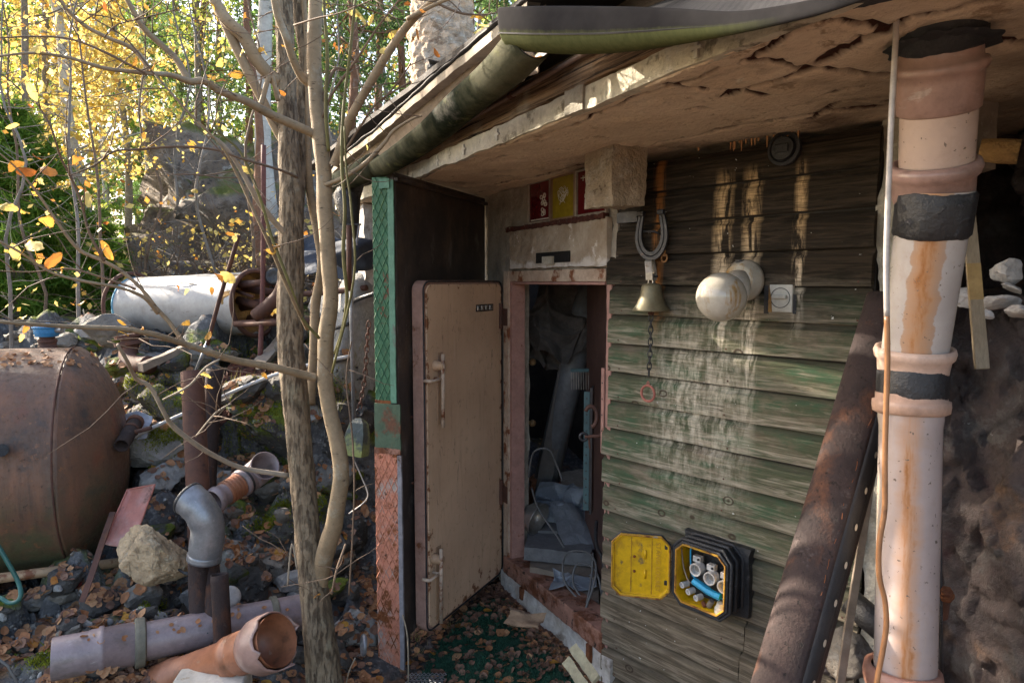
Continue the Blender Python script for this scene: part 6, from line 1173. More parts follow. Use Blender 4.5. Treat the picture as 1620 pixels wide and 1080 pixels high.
# brown stub pipe with ring, blueish sheet scrap
st = thing('clamped_stub', tuple(at(195, 708, 3.7)), 'brown pipe stub with a clamped collar lying beside the oil tank', 'pipe')
a, b = at(192, 705, 3.65), at(214, 668, 3.9); MB().tube([a, b], .036, 18, caps=False).build('stub', M['rust2'], st, smooth=True, solid=.006); MB().lathe([(.036, -.02), (.046, -.018), (.046, .012), (.036, .015)], b, (b - a), 20).build('collar', M['rust'], st); MB().lathe([(.036, -.02), (.044, -.018), (.044, .0), (.036, .003)], a.lerp(b, .7), (b - a), 20).build('collar', M['rust'], st)
MB().tube([a.lerp(b, .5), a.lerp(b, .5) + V((.12, .02, .03))], .012, 8).build('side_arm', M['rust'], st)
m = MB(); p = at(205, 670, 4.0); m.grid(lambda u, v: p + V((-.09 + .18 * u + .03 * v, .03 * v, -.09 + .16 * v * (1 - .4 * abs(u - .5)))) + noise.noise_vector(V((u * 3, v * 3, 7))) * .02, 10, 10); tag(m.build('plastic_scrap', mk('pale_blue_scrap', (.52, .55, .63), (.46, .49, .57)), solid=.004), 'pale bluish plastic scrap stuck behind the clamped pipe stub', 'scrap')
# tall rusty pipe + second behind
rp_('rusty_pipe', [(304, 588, 3.45), (313, 770, 3.30), (318, 880, 3.2)], .052, M['rust'], 'thick upright rusty pipe rising above the galvanised elbow', hollow=True, sm=5)
rp_('rusty_pipe', [(340, 583, 4.0), (332, 690, 3.95), (328, 790, 3.9)], .045, M['rust2'], 'thinner rusty pipe leaning behind the thick upright one', hollow=True, sm=5)
# galvanised elbow
ge_ = thing('galvanised_elbow', tuple(at(322, 885, 3.05)), 'galvanised sheet-metal pipe elbow set on top of a rusty post', 'pipe elbow')
P = [at(298, 788, 2.98), at(307, 795, 2.97), at(320, 811, 2.96), at(329, 838, 2.96), at(323, 882, 2.96)]; s = [V(a[:3]) for a in smooth_path([list(p) for p in P], 5)]; n_ = len(s)
MB().tube(s, [.073 + .0012 * sin(i * 1.2) - .004 * i / n_ for i in range(n_)], 32, caps=False).build('elbow_body', M['galv'], ge_, smooth=True, solid=.003)
d = (s[0] - s[1]).normalized(); MB().lathe([(.0725, -.01), (.077, -.006), (.077, .006), (.070, .008), (.067, -.02)], s[0], d, 32).build('mouth_rim', M['boxblack'], ge_, smooth=True); MB().lathe([(0.0, -.04), (.070, -.02)], s[0], d, 30).build('mouth_dark', M['boxblack'], ge_)
d = (s[-1] - s[-2]).normalized(); m = MB().lathe([(.066, -.022), (.073, -.018), (.070, -.008), (.074, .0), (.072, .01), (.066, .012)], s[-1], d, 32); m.build('lower_ring', M['galv'], ge_, smooth=True)
# rusty posts at the front
rp_('rusty_post', [(314, 880, 3.0), (317, 975, 2.93), (322, 1064, 2.86), (323, 1120, 2.82)], .043, M['rust2'], 'rusty post carrying the galvanised elbow', 'post', hollow=True, sm=5)
rp_('rusty_post', [(331, 884, 3.04), (340, 975, 2.92), (345, 1064, 2.85), (347, 1120, 2.81)], .038, M['rust2'], 'rusty post in the middle, between the elbow post and the short open one', 'post', hollow=True, sm=5)
rp_('rusty_post', [(347, 908, 2.83), (351, 985, 2.80), (355, 1070, 2.78), (357, 1130, 2.75)], .034, M['rust2'], 'short open-topped rusty post in front of the lilac pipe', 'post', hollow=True, sm=5)
m = MB().tube([V(a[:3]) for a in smooth_path([list(at(*p)) for p in ((329, 1000, 2.84), (312, 1012, 2.84), (296, 1022, 2.86), (293, 1032, 2.86), (305, 1034, 2.84), (320, 1032, 2.80))], 5)], .003, 6); tag(m.build('tie_wire', mk('green_wire', (.02, .07, .06), (.02, .05, .045)), smooth=True), 'dark green tie wire twisted round the elbow post', 'wire')
# broken lilac bend in the moss
bp_ = thing('broken_pipe', tuple(gp(390, 800)), 'broken pinkish-lilac pipe with ribbed terracotta sleeve lying in the moss', 'pipe')
a, b = at(338, 792, 3.28), at(418, 742, 3.58); d = (b - a).normalized(); L_ = (b - a).length
MB().lathe([(.052, 0), (.062, .005), (.064, .03), (.056, .035), (.056, .07)], a, d, 30).build('socket', M['lilac'], bp_, smooth=True)
pr = [(.056, .07)]
for k in range(5): pr += [(.062, .075 + k * .02), (.062, .085 + k * .02), (.055, .09 + k * .02)]
MB().lathe(pr, a, d, 30).build('ribbed_sleeve', M['terracotta'], bp_)
MB().lathe([(.058, .17), (.070, .172), (.072, .20), (.066, .205), (.066, L_ * .72)], a, d, 30).build('pipe_length', M['lilac'], bp_, smooth=True)
MB().lathe([(.067, L_ * .56), (.073, L_ * .565), (.073, L_ * .60), (.067, L_ * .605)], a, d, 30).build('black_ring', M['blackrub'], bp_)
q = a + d * L_ * .70; s = [q, q + d * .05 + V((.00, -.01, .005)), q + d * .10 + V((.01, -.05, .02)), q + d * .12 + V((.03, -.10, .04))]; MB().tube(s, [.067, .068, .069, .072], 30, caps=False).build('bend', M['lilac'], bp_, smooth=True, solid=.006)
# long lilac pipe
lp_ = thing('lilac_pipe', tuple(at(250, 1010, 2.9)), 'long lilac-grey drain pipe with an olive rubber ring lying across the rubble', 'pipe')
a, b = at(84, 1042, 2.62), at(500, 962, 3.15); d = (b - a).normalized(); L_ = (b - a).length; R0 = .083
MB().lathe([(R0 * .97, -.005), (R0, .0), (R0, .12), (R0 * 1.05, .13), (R0 * 1.05, .155), (R0 * 1.13, .16), (R0 * 1.13, .175), (R0 * 1.05, .18), (R0 * 1.05, .30), (R0 * .95, .31)], a, d, 40).build('socket_end', M['lilac'], lp_, smooth=True)
MB().lathe([(0, .01), (R0 * .97, 0)], a, d, 30).build('socket_mouth', M['lilac'], lp_)
MB().lathe([(R0 * .95, .30), (R0 * .95, L_)], a, d, 40).build('pipe_length', M['lilac'], lp_, smooth=True)
MB().lathe([(R0 * .97, .285), (R0 * 1.20, .288), (R0 * 1.22, .30), (R0 * 1.20, .325), (R0 * .95, .33)], a, d, 40).build('rubber_ring', M['olive'], lp_, smooth=False, bevel=.003)
MB().lathe([(R0 * .96, L_ * .80), (R0 * 1.10, L_ * .803), (R0 * 1.10, L_ * .825), (R0 * .96, L_ * .83)], a, d, 40).build('rubber_ring', M['olive'], lp_)
MB().lathe([(R0 * .9, L_ * .96), (R0 * 1.08, L_ * .965), (R0 * 1.08, L_), (R0 * .85, L_ + .004)], a, d, 40).build('end_collar', M['lilac'], lp_)
tag(MB().lathe([(.04, 0), (.052, .003), (.052, .02), (.035, .024), (0, .02)], at(362, 945, 3.15), V((.5, -.6, .5)), 28).build('pipe_lid', M['porcelain'], smooth=True), 'white round pipe cap behind the short rusty post', 'cap')
# terracotta pipe with pinkish mouth
tp_ = thing('terracotta_pipe', tuple(at(330, 1070, 2.6)), 'terracotta drain pipe with ribbed neck and a chipped pale mouth, lying before the lilac pipe', 'pipe')
a, b = at(215, 1092, 2.80), at(444, 1010, 2.52); d = (b - a).normalized(); L_ = (b - a).length
pr = []
for k in range(7): pr += [(.058, .0 + k * .018), (.064, .004 + k * .018), (.064, .012 + k * .018), (.058, .016 + k * .018)]
MB().lathe(pr, a, d, 32).build('ribbed_neck', mk('dull_brown_pvc', (.26, .14, .10), (.20, .11, .08)), tp_)
MB().lathe([(.060, .12), (.076, .15), (.078, .27), (.070, .28), (.070, L_ * .66), (.082, L_ * .67), (.084, L_ * .72), (.078, L_ * .73), (.084, L_ * .75), (.084, L_ * .84)], a, d, 36).build('terracotta_length', M['terracotta'], tp_, smooth=True)
m = MB(); q = a + d * L_ * .82; x, y, _ = frame_of(d); r = random.Random(8); ed = [.13 + .025 * noise.noise(V((k * .35, 5, 0))) + (.03 if k % 9 == 0 else 0) for k in range(37)]; ed[36] = ed[0]
m.grid(lambda u, v: q + d * (v * ed[round(u * 36)]) + (x * cos(2 * pi * u) + y * sin(2 * pi * u)) * (.086 + .022 * min(1, v * 2.5)), 36, 8)
m.build('chipped_mouth', M['pinkpvc'], tp_, smooth=True, solid=.006)
MB().lathe([(.02, L_ * .80), (.080, L_ * .82), (.092, L_ * .90), (.099, L_ * .98)], a, d, 32).build('mouth_lining', M['terracotta'], tp_, smooth=True)
# white box at the bottom edge
m = MB().rect_dense(at(262, 1094, 2.45) - Z * .10, V((.28, .02, .008)), V((-.02, .16, 0)), Z * .10, .03); m.jitter(.002, 20); tag(m.build('white_box', M['whiteplast'], bevel=.01, seg=3), 'dirty white box lid at the lower edge before the rusty posts', 'box')
# pink tray / shovel blade
ty = thing('red_tray', tuple(gp(190, 870)), 'faded red plastic tray standing on end between oil tank and tan block', 'tray')
A_, B_, C_, D_ = at(168, 862, 3.35), at(212, 868, 3.3), at(249, 769, 3.5), at(206, 777, 3.55)
m = MB(); nrm = (B_ - A_).cross(D_ - A_).normalized(); nrm = nrm if nrm.y < 0 else -nrm
def tyf(u, v):
    e = max(0, 1 - min(u, 1 - u) / .10, 1 - min(v + .2, 1 - v) / .07); return A_.lerp(B_, u).lerp(D_.lerp(C_, u), v) + nrm * (.022 * e ** 2)
m.grid(tyf, 20, 24); m.build('tray_sheet', M['tray'], ty, smooth=True, solid=.003)
MB().tube([tyf(0, 0), tyf(0, .5), tyf(0, 1), tyf(.5, 1), tyf(1, 1), tyf(1, .5), tyf(1, 0)], .005, 6).build('tray_rim', M['tray'], ty)
a, b = at(225, 832, 3.55), at(219, 842, 3.5); tag(MB().tube([a + Z * .03, a, b - Z * .05], [.032, .030, .024], 18).build('grey_plastic_spout', M['cable_grey'], smooth=True), 'grey plastic spout between the red tray and tan block', 'spout')
tag(MB().lathe([(.030, 0), (.038, .004), (.038, .02), (.030, .03), (.028, .09), (.033, .10), (.033, .12)], gp(228, 945) + Z * .02, Z + X1 * .1, 22).build('grey_pipe_socket', M['cable_grey'], smooth=True), 'grey plastic pipe socket upright under the tan broken block', 'pipe fitting')
# broken tan block
m = MB(); bc_ = at(250, 882, 3.1); m.rock(bc_, (.185, .12, .115), 33, 5, .05, rot=Quaternion((0, 1, 0), radians(32)) @ Quaternion((1, 0, 0), radians(20)))
for i, p in enumerate(m.v): m.v[i] = p + noise.noise_vector(p * 24) * .006
tag(m.build('broken_block', M['tanstone'], smooth=False), 'large tan broken block of concrete leaning beside the galvanised elbow', 'block')
tag(MB().tube([at(263, 890, 3.1), at(276, 896, 3.08), at(290, 905, 3.05), at(300, 908, 3.04)], [.005, .005, .006, .011], 7).build('cable_tie', M['blackrub'], smooth=True), 'black plastic tie lying on the tan broken block', 'cable tie')
m = MB().lathe([(.02, 0), (.024, .004), (.024, .05), (.019, .055)], gp(288, 833) + Z * .02, V((-.2, -1, .25)), 20); tag(m.build('dark_pipe_ring', M['blackrub'], smooth=True, solid=.003), 'small dark pipe ring in the leaves beside the elbow mouth', 'ring')
m = MB().tube([gp(97, 938) + Z * .02 + V((.035 * cos(a), 0, .035 * sin(a))) for a in np.linspace(0, 2 * pi, 20)], .005, 8, caps=False); tag(m.build('grey_ring', M['cable_grey'], smooth=True), 'grey plastic ring in the rubble under the tank pipe', 'ring')
m = MB().tube([gp(118, 930) + Z * .03 + V((.028 * cos(a), 0, .028 * sin(a))) for a in np.linspace(0, 2 * pi, 20)], .009, 8, caps=False); tag(m.build('valve_turner', mk('dull_red_cast', (.16, .025, .02), (.12, .02, .018)), smooth=True), 'small dull red hand wheel under the tank pipe', 'hand wheel')
# hanging mossy box bell, chain, rods by the green edge
hb = thing('hanging_box', tuple(at(562, 722, 3.45)), 'green-grey open metal box hanging from a chain beside the tread-plate edge', 'cowbell')
P = [at(553, 722, 3.45), at(556, 690, 3.44), at(563, 668, 3.44), at(572, 662, 3.44)]; m = MB(); prof_ = [(-.06, .10), (-.045, .02), (-.03, .0), (.045, 0), (.05, .02)]
a_, b_ = at(562, 720, 3.40), at(569, 662, 3.42); d = (b_ - a_).normalized(); s_ = V((.96, -.25, 0)); s_ = (s_ - d * s_.dot(d)).normalized(); o_ = d.cross(s_)
vs = []
for k, (tt, w_, dp) in enumerate(((0, .052, .040), (.10, .054, .042), (.6, .048, .036), (.88, .036, .028), (1.0, .014, .012))):
    c = a_.lerp(b_, tt); vs += [c - s_ * w_ - o_ * dp, c + s_ * w_ - o_ * dp, c + s_ * w_ + o_ * dp, c - s_ * w_ + o_ * dp]
m.add(vs, [(i * 4 + j, i * 4 + (j + 1) % 4, (i + 1) * 4 + (j + 1) % 4, (i + 1) * 4 + j) for i in range(4) for j in range(4)] + [(16, 17, 18, 19)])
m.build('box_shell', mk('mossy_green_metal', (.24, .27, .08), (.16, .19, .09), 4, [((.05, .07, .07), 5, .5, .6), ((.22, .22, .06), 9, .6, .7), ((.15, .07, .04), 12, .66, .72)], rough=.5, bump=.5), hb, solid=.004, bevel=.004)
hk = b_ + Z * .02; MB().tube([hk + V((.018 * cos(a), 0, .018 * sin(a) + .012)) for a in np.linspace(0, 2 * pi, 15)], .004, 7, caps=False).build('hook_ring', M['iron'], hb, smooth=True)
e_ = at(584, 500, 3.38)
for q in chain([hk + Z * .03, at(577, 600, 3.4), e_], .010, M['rust'], pitch=.030, wire=.0034): q.build('chain_link', M['rust'], hb, smooth=True)
rk = thing('upright_bar', tuple(at(562, 700, 3.75)), 'slim grey and rusty upright bar with a flat black head beside the green edge', 'bar')
MB().tube([at(554, 356, 3.7), at(556, 500, 3.72), at(561, 700, 3.75)], .011, 10).build('bar_shaft', M['galv'], rk, smooth=True); MB().tube([at(552, 356, 3.69), at(553, 460, 3.71)], .014, 10).build('upper_sleeve', M['rust'], rk, smooth=True); MB().cbox(at(555, 355, 3.7), X1 * .11, Y1 * .02, Z * .008).build('flat_head', M['iron'], rk)
MB().tube([at(568, 356, 3.7), at(564, 388, 3.7)], .006, 8).build('side_brace', M['greyedge'], rk)
m = MB(); m.rock(at(566, 398, 4.4), (.16, .15, .11), 41, 4, .03); tag(m.build('tarp_bundle', mk('dark_blue_tarp', (.03, .04, .06), (.045, .055, .075)), smooth=True), 'dark blue bundled tarpaulin lying behind the upright bar', 'tarp')
m = MB(); m.grid(lambda u, v: at(470 + 105 * u, 380 + 60 * v - 10 * sin(u * 5), 5.4 - .3 * v) + noise.noise_vector(V((u * 4, v * 4, 3))) * .06, 20, 12); tag(m.build('blue_sheet', mk('dark_blue_sheet', (.03, .04, .065), (.05, .065, .09)), solid=.01), 'dark blue sheet draped on the bank behind the forked tree', 'tarp')
MB_w = MB(); MB_w.tube([V(a[:3]) for a in smooth_path([list(at(*p)) for p in ((560, 727, 3.4), (571, 752, 3.42), (582, 780, 3.42), (575, 795, 3.42), (552, 812, 3.42))], 5)], .0035, 6); tag(MB_w.build('white_wire', M['cable_w'], smooth=True), 'thin white wire bent below the hanging box', 'wire')
m = MB(); m.rock(gp(562, 1010) + Z * .05, (.12, .09, .10), 44, 4, .05, rot=Quaternion((1, 0, .2, .1))); solid(m); tag(m.build('pale_block', M['stonelight'], smooth=True), 'pale mossy block of stone at the foot of the orange tread plate', 'stone')
m = MB(); c = at(575, 1020, 3.05)
for k, rr_ in enumerate((.045, .036, .026)): m.lathe([(rr_, -.01), (rr_ + .006, 0), (rr_, .01), (rr_ - .005, 0), (rr_, -.01)], c + Y1 * .01 * k, V((-1, -.35, .1)), 26)
tag(m.build('ribbed_disc', M['galv'], smooth=True), 'ribbed grey metal disc half hidden behind the orange tread plate', 'disc')
# chimney stub behind the eave
ch_ = MB(); cx = at(704, 120, 4.3); x, y, d = frame_of(Z); segs = 90
def chf(u, v):
    a = 2 * pi * u; z_ = 2.35 + 1.35 * v; rx = .215 - .045 * v; q = V((cos(a) * 1.5, sin(a) * 1.5, z_ * 3)); v_ = noise.voronoi(V((a * 3.2 + z_ * 3.4, z_ * 13 - a * 1.5, 0)))[0]
    r_ = rx * (1 + .10 * noise.noise(q * 1.5)) + (v_[1] - v_[0]) * .030 + .008 * noise.noise(q * 9) + .05 * max(0, v - .8); return V((cx.x + cos(a) * r_ * 1.0 - .02 * v, cx.y + sin(a) * r_ * .9, z_))
ch_.grid(chf, 120, 150); tag(ch_.build('chimney', M['chimney'], smooth=True), 'thick cream chimney stub with cracked flaking render rising behind the eave', 'chimney')
bk2 = thing('angle_bracket', tuple(at(700, 118, 3.1)), 'small black open channel bracket jutting from the eave before the chimney', 'bracket')
a, b = at(677, 107, 3.05), at(720, 117, 3.0); d = (b - a); m = MB(); m.obox(a, d, Y1 * .06, Z * .004); m.obox(a + Z * .034, d, Y1 * .06, Z * .004); m.obox(a + Y1 * .06, d, Y1 * .004, Z * .038); m.build('channel', M['boxblack'], bk2, bevel=.001)

# ------------------------------------------------------------------ individual stones on the bank
r = random.Random(21)
def stone(px, py, wpx, hpx, seed, mat, label, group=None, sub=3, sink=.35, rotz=None, flat=None):
    p = gp(px, py); k = p.y / 1080; sx_, sz_ = wpx * k / 2, hpx * k / 2; r_ = random.Random(seed)
    rot = Quaternion((0, 1, 0), radians(r_.uniform(-22, 22) if rotz is None else rotz)) @ Quaternion((0, 0, 1), r_.uniform(-.6, .6)) @ Quaternion((1, 0, 0), radians(r_.uniform(-20, 20)))
    m = MB(); m.rock(p + Z * sz_ * (1 - sink * 1.5), (sx_, sx_ * .8, sz_), seed, sub, .06, rot=rot); solid(m)
    return tag(m.build('stone', M[mat], smooth=False), label, 'stone', group)
big = [(270, 470 + 250, 150, 120, 'stonedark', 'great dark boulder in the shade under the white conduit'), (440, 690, 160, 150, 'stonemoss', 'large mossy boulder behind the thick tree trunk'), (550, 560, 110, 150, 'stonelight', 'light grey slanting rock beside the green steel edge'),
       (545, 700, 110, 120, 'stonedark', 'dark rock in the shadow between the trunks and the hanging box'), (430, 905, 80, 55, 'stone', 'grey lichen-flecked stone at the foot of the mossy rock'), (395, 935, 75, 80, 'stonedark', 'dark upright stone behind the white pipe cap'),
       (360, 890, 90, 60, 'stonelight', 'pale rough stone just beyond the galvanised elbow'), (375, 770, 150, 70, 'stonedark', 'long dark rock ledge above the broken lilac pipe'), (440, 845, 60, 45, 'stonemoss', 'moss-topped stone beside the thick tree trunk'),
       (245, 640, 70, 40, 'stone', 'grey jagged stone above the clamped pipe stub'), (300, 610, 80, 50, 'stone', 'bluish-grey slab of rock right above the tall rusty pipe'), (165, 960, 30, 45, 'tanstone', 'knobbly tan lump standing in the rubble above the lilac pipe'),
       (60, 1010, 90, 42, 'stone', 'long grey wedge of stone pointing at the lilac pipe end'), (105, 925, 60, 45, 'stonedark', 'dark wedge of slate under the tank pipe'), (25, 940, 70, 40, 'stonedark', 'dark flat slate by the hose loop'), (225, 980, 34, 26, 'stonelight', 'small pale stone beside the knobbly tan lump'),
       (248, 985, 30, 24, 'stonelight', 'small pale rounded stone next to the rusty posts'), (140, 940, 50, 22, 'stonedark', 'thin dark slab on edge beside the tan lump'), (562, 480, 70, 80, 'stonelight', 'rounded grey boulder high on the bank at the green edge'), (120, 1000, 60, 50, 'stonedark', 'dark blocky stone touching the lilac pipe'),
       (535, 900, 60, 60, 'stone', 'grey stone in the shade behind the orange tread plate'), (560, 860, 50, 60, 'stonedark', 'dark stone wedged beside the tread plate'), (520, 1040, 50, 40, 'stonedark', 'dark stone at the foot of the forked tree'), (190, 620, 60, 35, 'stone', 'low grey stone under the flanged elbow'),
       (350, 560, 90, 30, 'stonemoss', 'flat mossy stone under the boiler drum'), (100, 540, 90, 24, 'stone', 'low grey rock just behind the blue filler cap'), (20, 548, 80, 24, 'stone', 'low grey rock behind the oil tank near the frame edge'), (470, 780, 50, 40, 'stonemoss', 'mossy stone in the gap between the two trunks')]
m = MB(); m.rock(V((-1.13, 4.80, 1.33)), (.27, .26, .44), 77, 4, .06, rot=Quaternion((1, .05, .1, .3))); solid(m); tag(m.build('stone', M['stonelight'], smooth=True), 'tall pale boulder carrying the concrete end pillar of the roof', 'stone')
for k, (x, y, w_, h_, mt, lb) in enumerate(big): stone(x, y, w_, h_, 100 + k, mt, lb, sub=4)
bvh = BVHTree.FromPolygons(SOL_V, SOL_F)
LM = [(70, 800, 'by the oil tank'), (250, 1010, 'along the lilac pipe'), (90, 1050, 'at the open end of the lilac pipe'), (250, 880, 'round the tan broken block'), (320, 830, 'by the galvanised elbow'), (395, 770, 'near the broken lilac pipe'), (480, 860, 'at the forked tree'), (520, 1000, 'at the foot of the forked tree'), (570, 900, 'beside the tread-plate edge'), (565, 680, 'under the hanging box'),
      (210, 580, 'near the flanged elbow'), (300, 540, 'below the boiler drum'), (200, 700, 'by the clamped pipe stub'), (300, 650, 'at the white conduit'), (370, 610, 'beside the rotten timber'), (450, 560, 'beyond the thick trunk'), (560, 560, 'by the upright bar'), (80, 540, 'behind the blue filler cap'), (60, 930, 'under the cream pipe'), (180, 960, 'above the lilac pipe'), (420, 910, 'between the posts and the mossy rock'), (330, 730, 'behind the tall rusty pipe')]
COLN = {'stone': 'grey', 'stonedark': 'dark slaty', 'stonelight': 'pale', 'stonemoss': 'mossy'}
for (xr, yr, n_, s0_, s1_) in [((0, 240), (930, 1070), 46, 12, 50), ((200, 480), (820, 960), 46, 12, 60), ((190, 460), (600, 780), 60, 14, 80), ((470, 580), (560, 1060), 44, 12, 60), ((0, 180), (530, 556), 12, 12, 40), ((180, 460), (530, 600), 26, 12, 60)]:
    for k in range(n_):
        x, y = r.uniform(*xr), r.uniform(*yr); s_ = s0_ + (s1_ - s0_) * r.random() ** 2.2; mt = r.choice(['stone', 'stone', 'stonedark', 'stonedark', 'stonedark', 'stonelight', 'stonemoss']); w_, h_ = s_ * r.uniform(1, 1.7), s_ * r.uniform(.6, 1.0)
        nm = min(LM, key=lambda q: (q[0] - x) ** 2 + (q[1] - y) ** 2)[2]; lb = ('small ' if s_ < 19 else 'middling ' if s_ < 34 else 'large ') + COLN[mt] + ' ' + ('long' if w_ > 1.9 * h_ else 'flat' if w_ > 1.5 * h_ else 'blocky') + ' stone ' + nm
        stone(x, y, w_, h_, r.randrange(9999), mt, lb, 'stones ' + nm, sub=3 if s_ > 22 else 2, sink=.3)
# gravel: uncountable
protos = []
for k in range(8):
    m = MB(); m.rock(V((0, 0, 0)), (1, .8, .6), 300 + k, 1, .05); protos.append((np.array([list(p) for p in m.v]), m.f))
def scatter_mesh(name, spots, mat, label=None, cat=None, smooth=False):
    vs, fs = [], []; k = 0
    for (p, s_, pv, pf) in spots:
        a = r.uniform(0, 2 * pi); Rm = np.array(Quaternion((r.gauss(0, 1), r.gauss(0, 1), r.gauss(0, 1), r.gauss(0, 1))).normalized().to_matrix()); q = (pv * s_) @ Rm.T + np.array(p)
        vs.append(q); fs += [tuple(i + k for i in f) for f in pf]; k += len(pv)
    me = bpy.data.meshes.new(name); me.from_pydata(np.concatenate(vs).tolist(), [], fs); me.update(); me.materials.append(mat); o = bpy.data.objects.new(name, me); COL.objects.link(o); return tag(o, label, cat, kind='stuff')
for nm, mt, n_ in (('gravel', 'stonedark', 1500), ('gravel', 'stone', 900), ('gravel', 'stonelight', 250)):
    sp = []
    for k in range(n_):
        p = gp(r.uniform(-10, 585), r.uniform(560, 1085)); b_ = r.uniform(.35, 1); sp.append((tuple(p), r.uniform(.006, .024) * b_, *protos[k % 8]))
    scatter_mesh(nm, sp, M[mt], {'stonedark': 'dark gravel', 'stone': 'grey gravel', 'stonelight': 'pale gravel'}[mt] + ' and chippings spread over the rubble bank', 'gravel')
# moss cushions: tufts
bvh = BVHTree.FromPolygons(SOL_V, SOL_F)
def surf_up(px, py):
    r_ = ray(px, py).normalized(); h = bvh.ray_cast(EYE, r_); return h[0], h[1]
vs, fs = [], []
def blade(vs, fs, p, n_, L_, w_):
    t1 = n_.cross(V((r.gauss(0, 1), r.gauss(0, 1), r.gauss(0, 1)))).normalized(); tip = p + (n_ + V((r.uniform(-.5, .5), r.uniform(-.5, .5), r.uniform(-.2, .3)))).normalized() * L_; k = len(vs); vs += [p - t1 * w_, p + t1 * w_, tip]; fs.append((k, k + 1, k + 2))
for (x, y, rx, ry, n_) in ((255, 690, 40, 22, 2600), (300, 700, 34, 26, 1600), (410, 640, 40, 40, 2600), (375, 690, 30, 40, 1500), (425, 830, 28, 24, 2000), (450, 800, 16, 10, 700), (500, 800, 20, 30, 1300), (530, 610, 18, 22, 700), (260, 620, 50, 30, 1500), (210, 600, 30, 20, 800), (380, 560, 60, 16, 900), (70, 1040, 40, 20, 900), (320, 660, 20, 15, 500), (245, 955, 20, 12, 400), (430, 345, 10, 20, 100), (540, 335, 20, 16, 500), (560, 375, 16, 26, 600), (480, 400, 14, 20, 300), (520, 790, 20, 20, 500), (190, 650, 12, 30, 500)):
    for k in range(n_):
        p, n2_ = surf_up(x + r.gauss(0, .5) * rx, y + r.gauss(0, .5) * ry)
        if p is None or p.y > 12 or noise.noise(p * 9) < -.12: continue
        if n2_.z < 0: n2_ = -n2_
        blade(vs, fs, p - n2_ * .003, (n2_ + Z * .6).normalized(), r.uniform(.010, .022), .0035)
m = MB(); m.v = vs; m.f = fs; tag(m.build('moss', M['mossm']), 'bright green cushion moss on the rocks and stones', 'moss', kind='stuff')
# fallen leaves
leafp = []
for k in range(6):
    r_ = random.Random(k); n_ = 7; pts = []
    L_ = 1.0; wv = r_.uniform(.55, .85); cl_ = r_.uniform(-.5, .5)
    out = [(-.5, 0), (-.3, .26 * wv / .6), (0, .36 * wv / .6), (.28, .22 * wv / .6), (.5, 0), (.28, -.24 * wv / .6), (0, -.35 * wv / .6), (-.3, -.27 * wv / .6)]
    v = [(x + r_.uniform(-.04, .04), y + r_.uniform(-.04, .04), cl_ * (y * y) * 1.6 + .25 * r_.uniform(-1, 1) * (x * x)) for x, y in out] + [(0, 0, -.03)]
    leafp.append((np.array(v), [(i, (i + 1) % 8, 8) for i in range(8)]))
def leaf_scatter(name, n_, region, mat, s0, s1, label, pick=None):
    vs, fs = [], []; k = 0
    for i in range(n_):
        x, y = region(); p, n2_ = surf_up(x, y)
        if p is None or p.y > 9: continue
        if noise.noise(p * 3.3) < r.uniform(-.35, .25) and pick is None: continue
        if n2_.z < 0: n2_ = -n2_
        if n2_.z < .55: continue
        n2_ = (n2_ + V((r.gauss(0, .35), r.gauss(0, .35), r.gauss(0, .1)))).normalized(); xx, yy, _ = frame_of(n2_); a = r.uniform(0, 6.28); e1 = xx * cos(a) + yy * sin(a); e2 = n2_.cross(e1)
        pv, pf = leafp[i % 6]; s_ = r.uniform(s0, s1); q = pv[:, :1] * np.array(e1) + pv[:, 1:2] * np.array(e2) + pv[:, 2:] * np.array(n2_); vs.append(q * s_ + np.array(p + n2_ * .006)); fs += [tuple(j + k for j in f) for f in pf]; k += len(pv)
    me = bpy.data.meshes.new(name); me.from_pydata(np.concatenate(vs).tolist(), [], fs); me.update(); me.materials.append(mat); o = bpy.data.objects.new(name, me); COL.objects.link(o); return tag(o, label, 'leaf litter', kind='stuff')
bank = lambda: (r.uniform(-20, 600), 545 + 540 * r.random() ** 1.1)
leaf_scatter('leaf_litter', 6000, bank, M['lf_dead'], .016, .064, 'fallen brown birch leaves strewn over the rubble bank')
leaf_scatter('leaf_litter', 5000, bank, M['lf_deaddark'], .012, .055, 'dull dark fallen leaves between the stones of the bank')
leaf_scatter('leaf_litter', 420, bank, M['lf_or'], .03, .055, 'orange fallen leaves lying over the bank')
def doorz():
    return (r.uniform(640, 960), r.uniform(900, 1085))
leaf_scatter('leaf_litter', 190, doorz, M['lf_dead'], .03, .06, 'fallen leaves on the turf mat', pick=1)
leaf_scatter('leaf_litter', 520, doorz, M['lf_deaddark'], .025, .05, 'dark fallen leaves on the turf mat', pick=1)
leaf_scatter('leaf_litter', 18, doorz, M['lf_or'], .03, .05, 'few orange leaves on the turf mat', pick=1)
leaf_scatter('leaf_litter', 900, lambda: (lambda u: (780 + 180 * u + r.gauss(0, 14), 915 + 150 * u + r.gauss(14, 16)))(r.random()), M['lf_deaddark'], .02, .05, 'dark leaf pile drifted along the plinth', pick=1)
leaf_scatter('leaf_litter', 320, lambda: (r.gauss(735, 28), r.gauss(925, 16)), M['lf_deaddark'], .02, .04, 'leaf crumbs at the hinge corner', pick=1)
leaf_scatter('leaf_litter', 260, lambda: (lambda u: (800 + 160 * u + r.gauss(0, 12), 945 + 130 * u + r.gauss(14, 14)))(r.random()), M['lf_dead'], .02, .05, 'brown leaves along the plinth', pick=1)
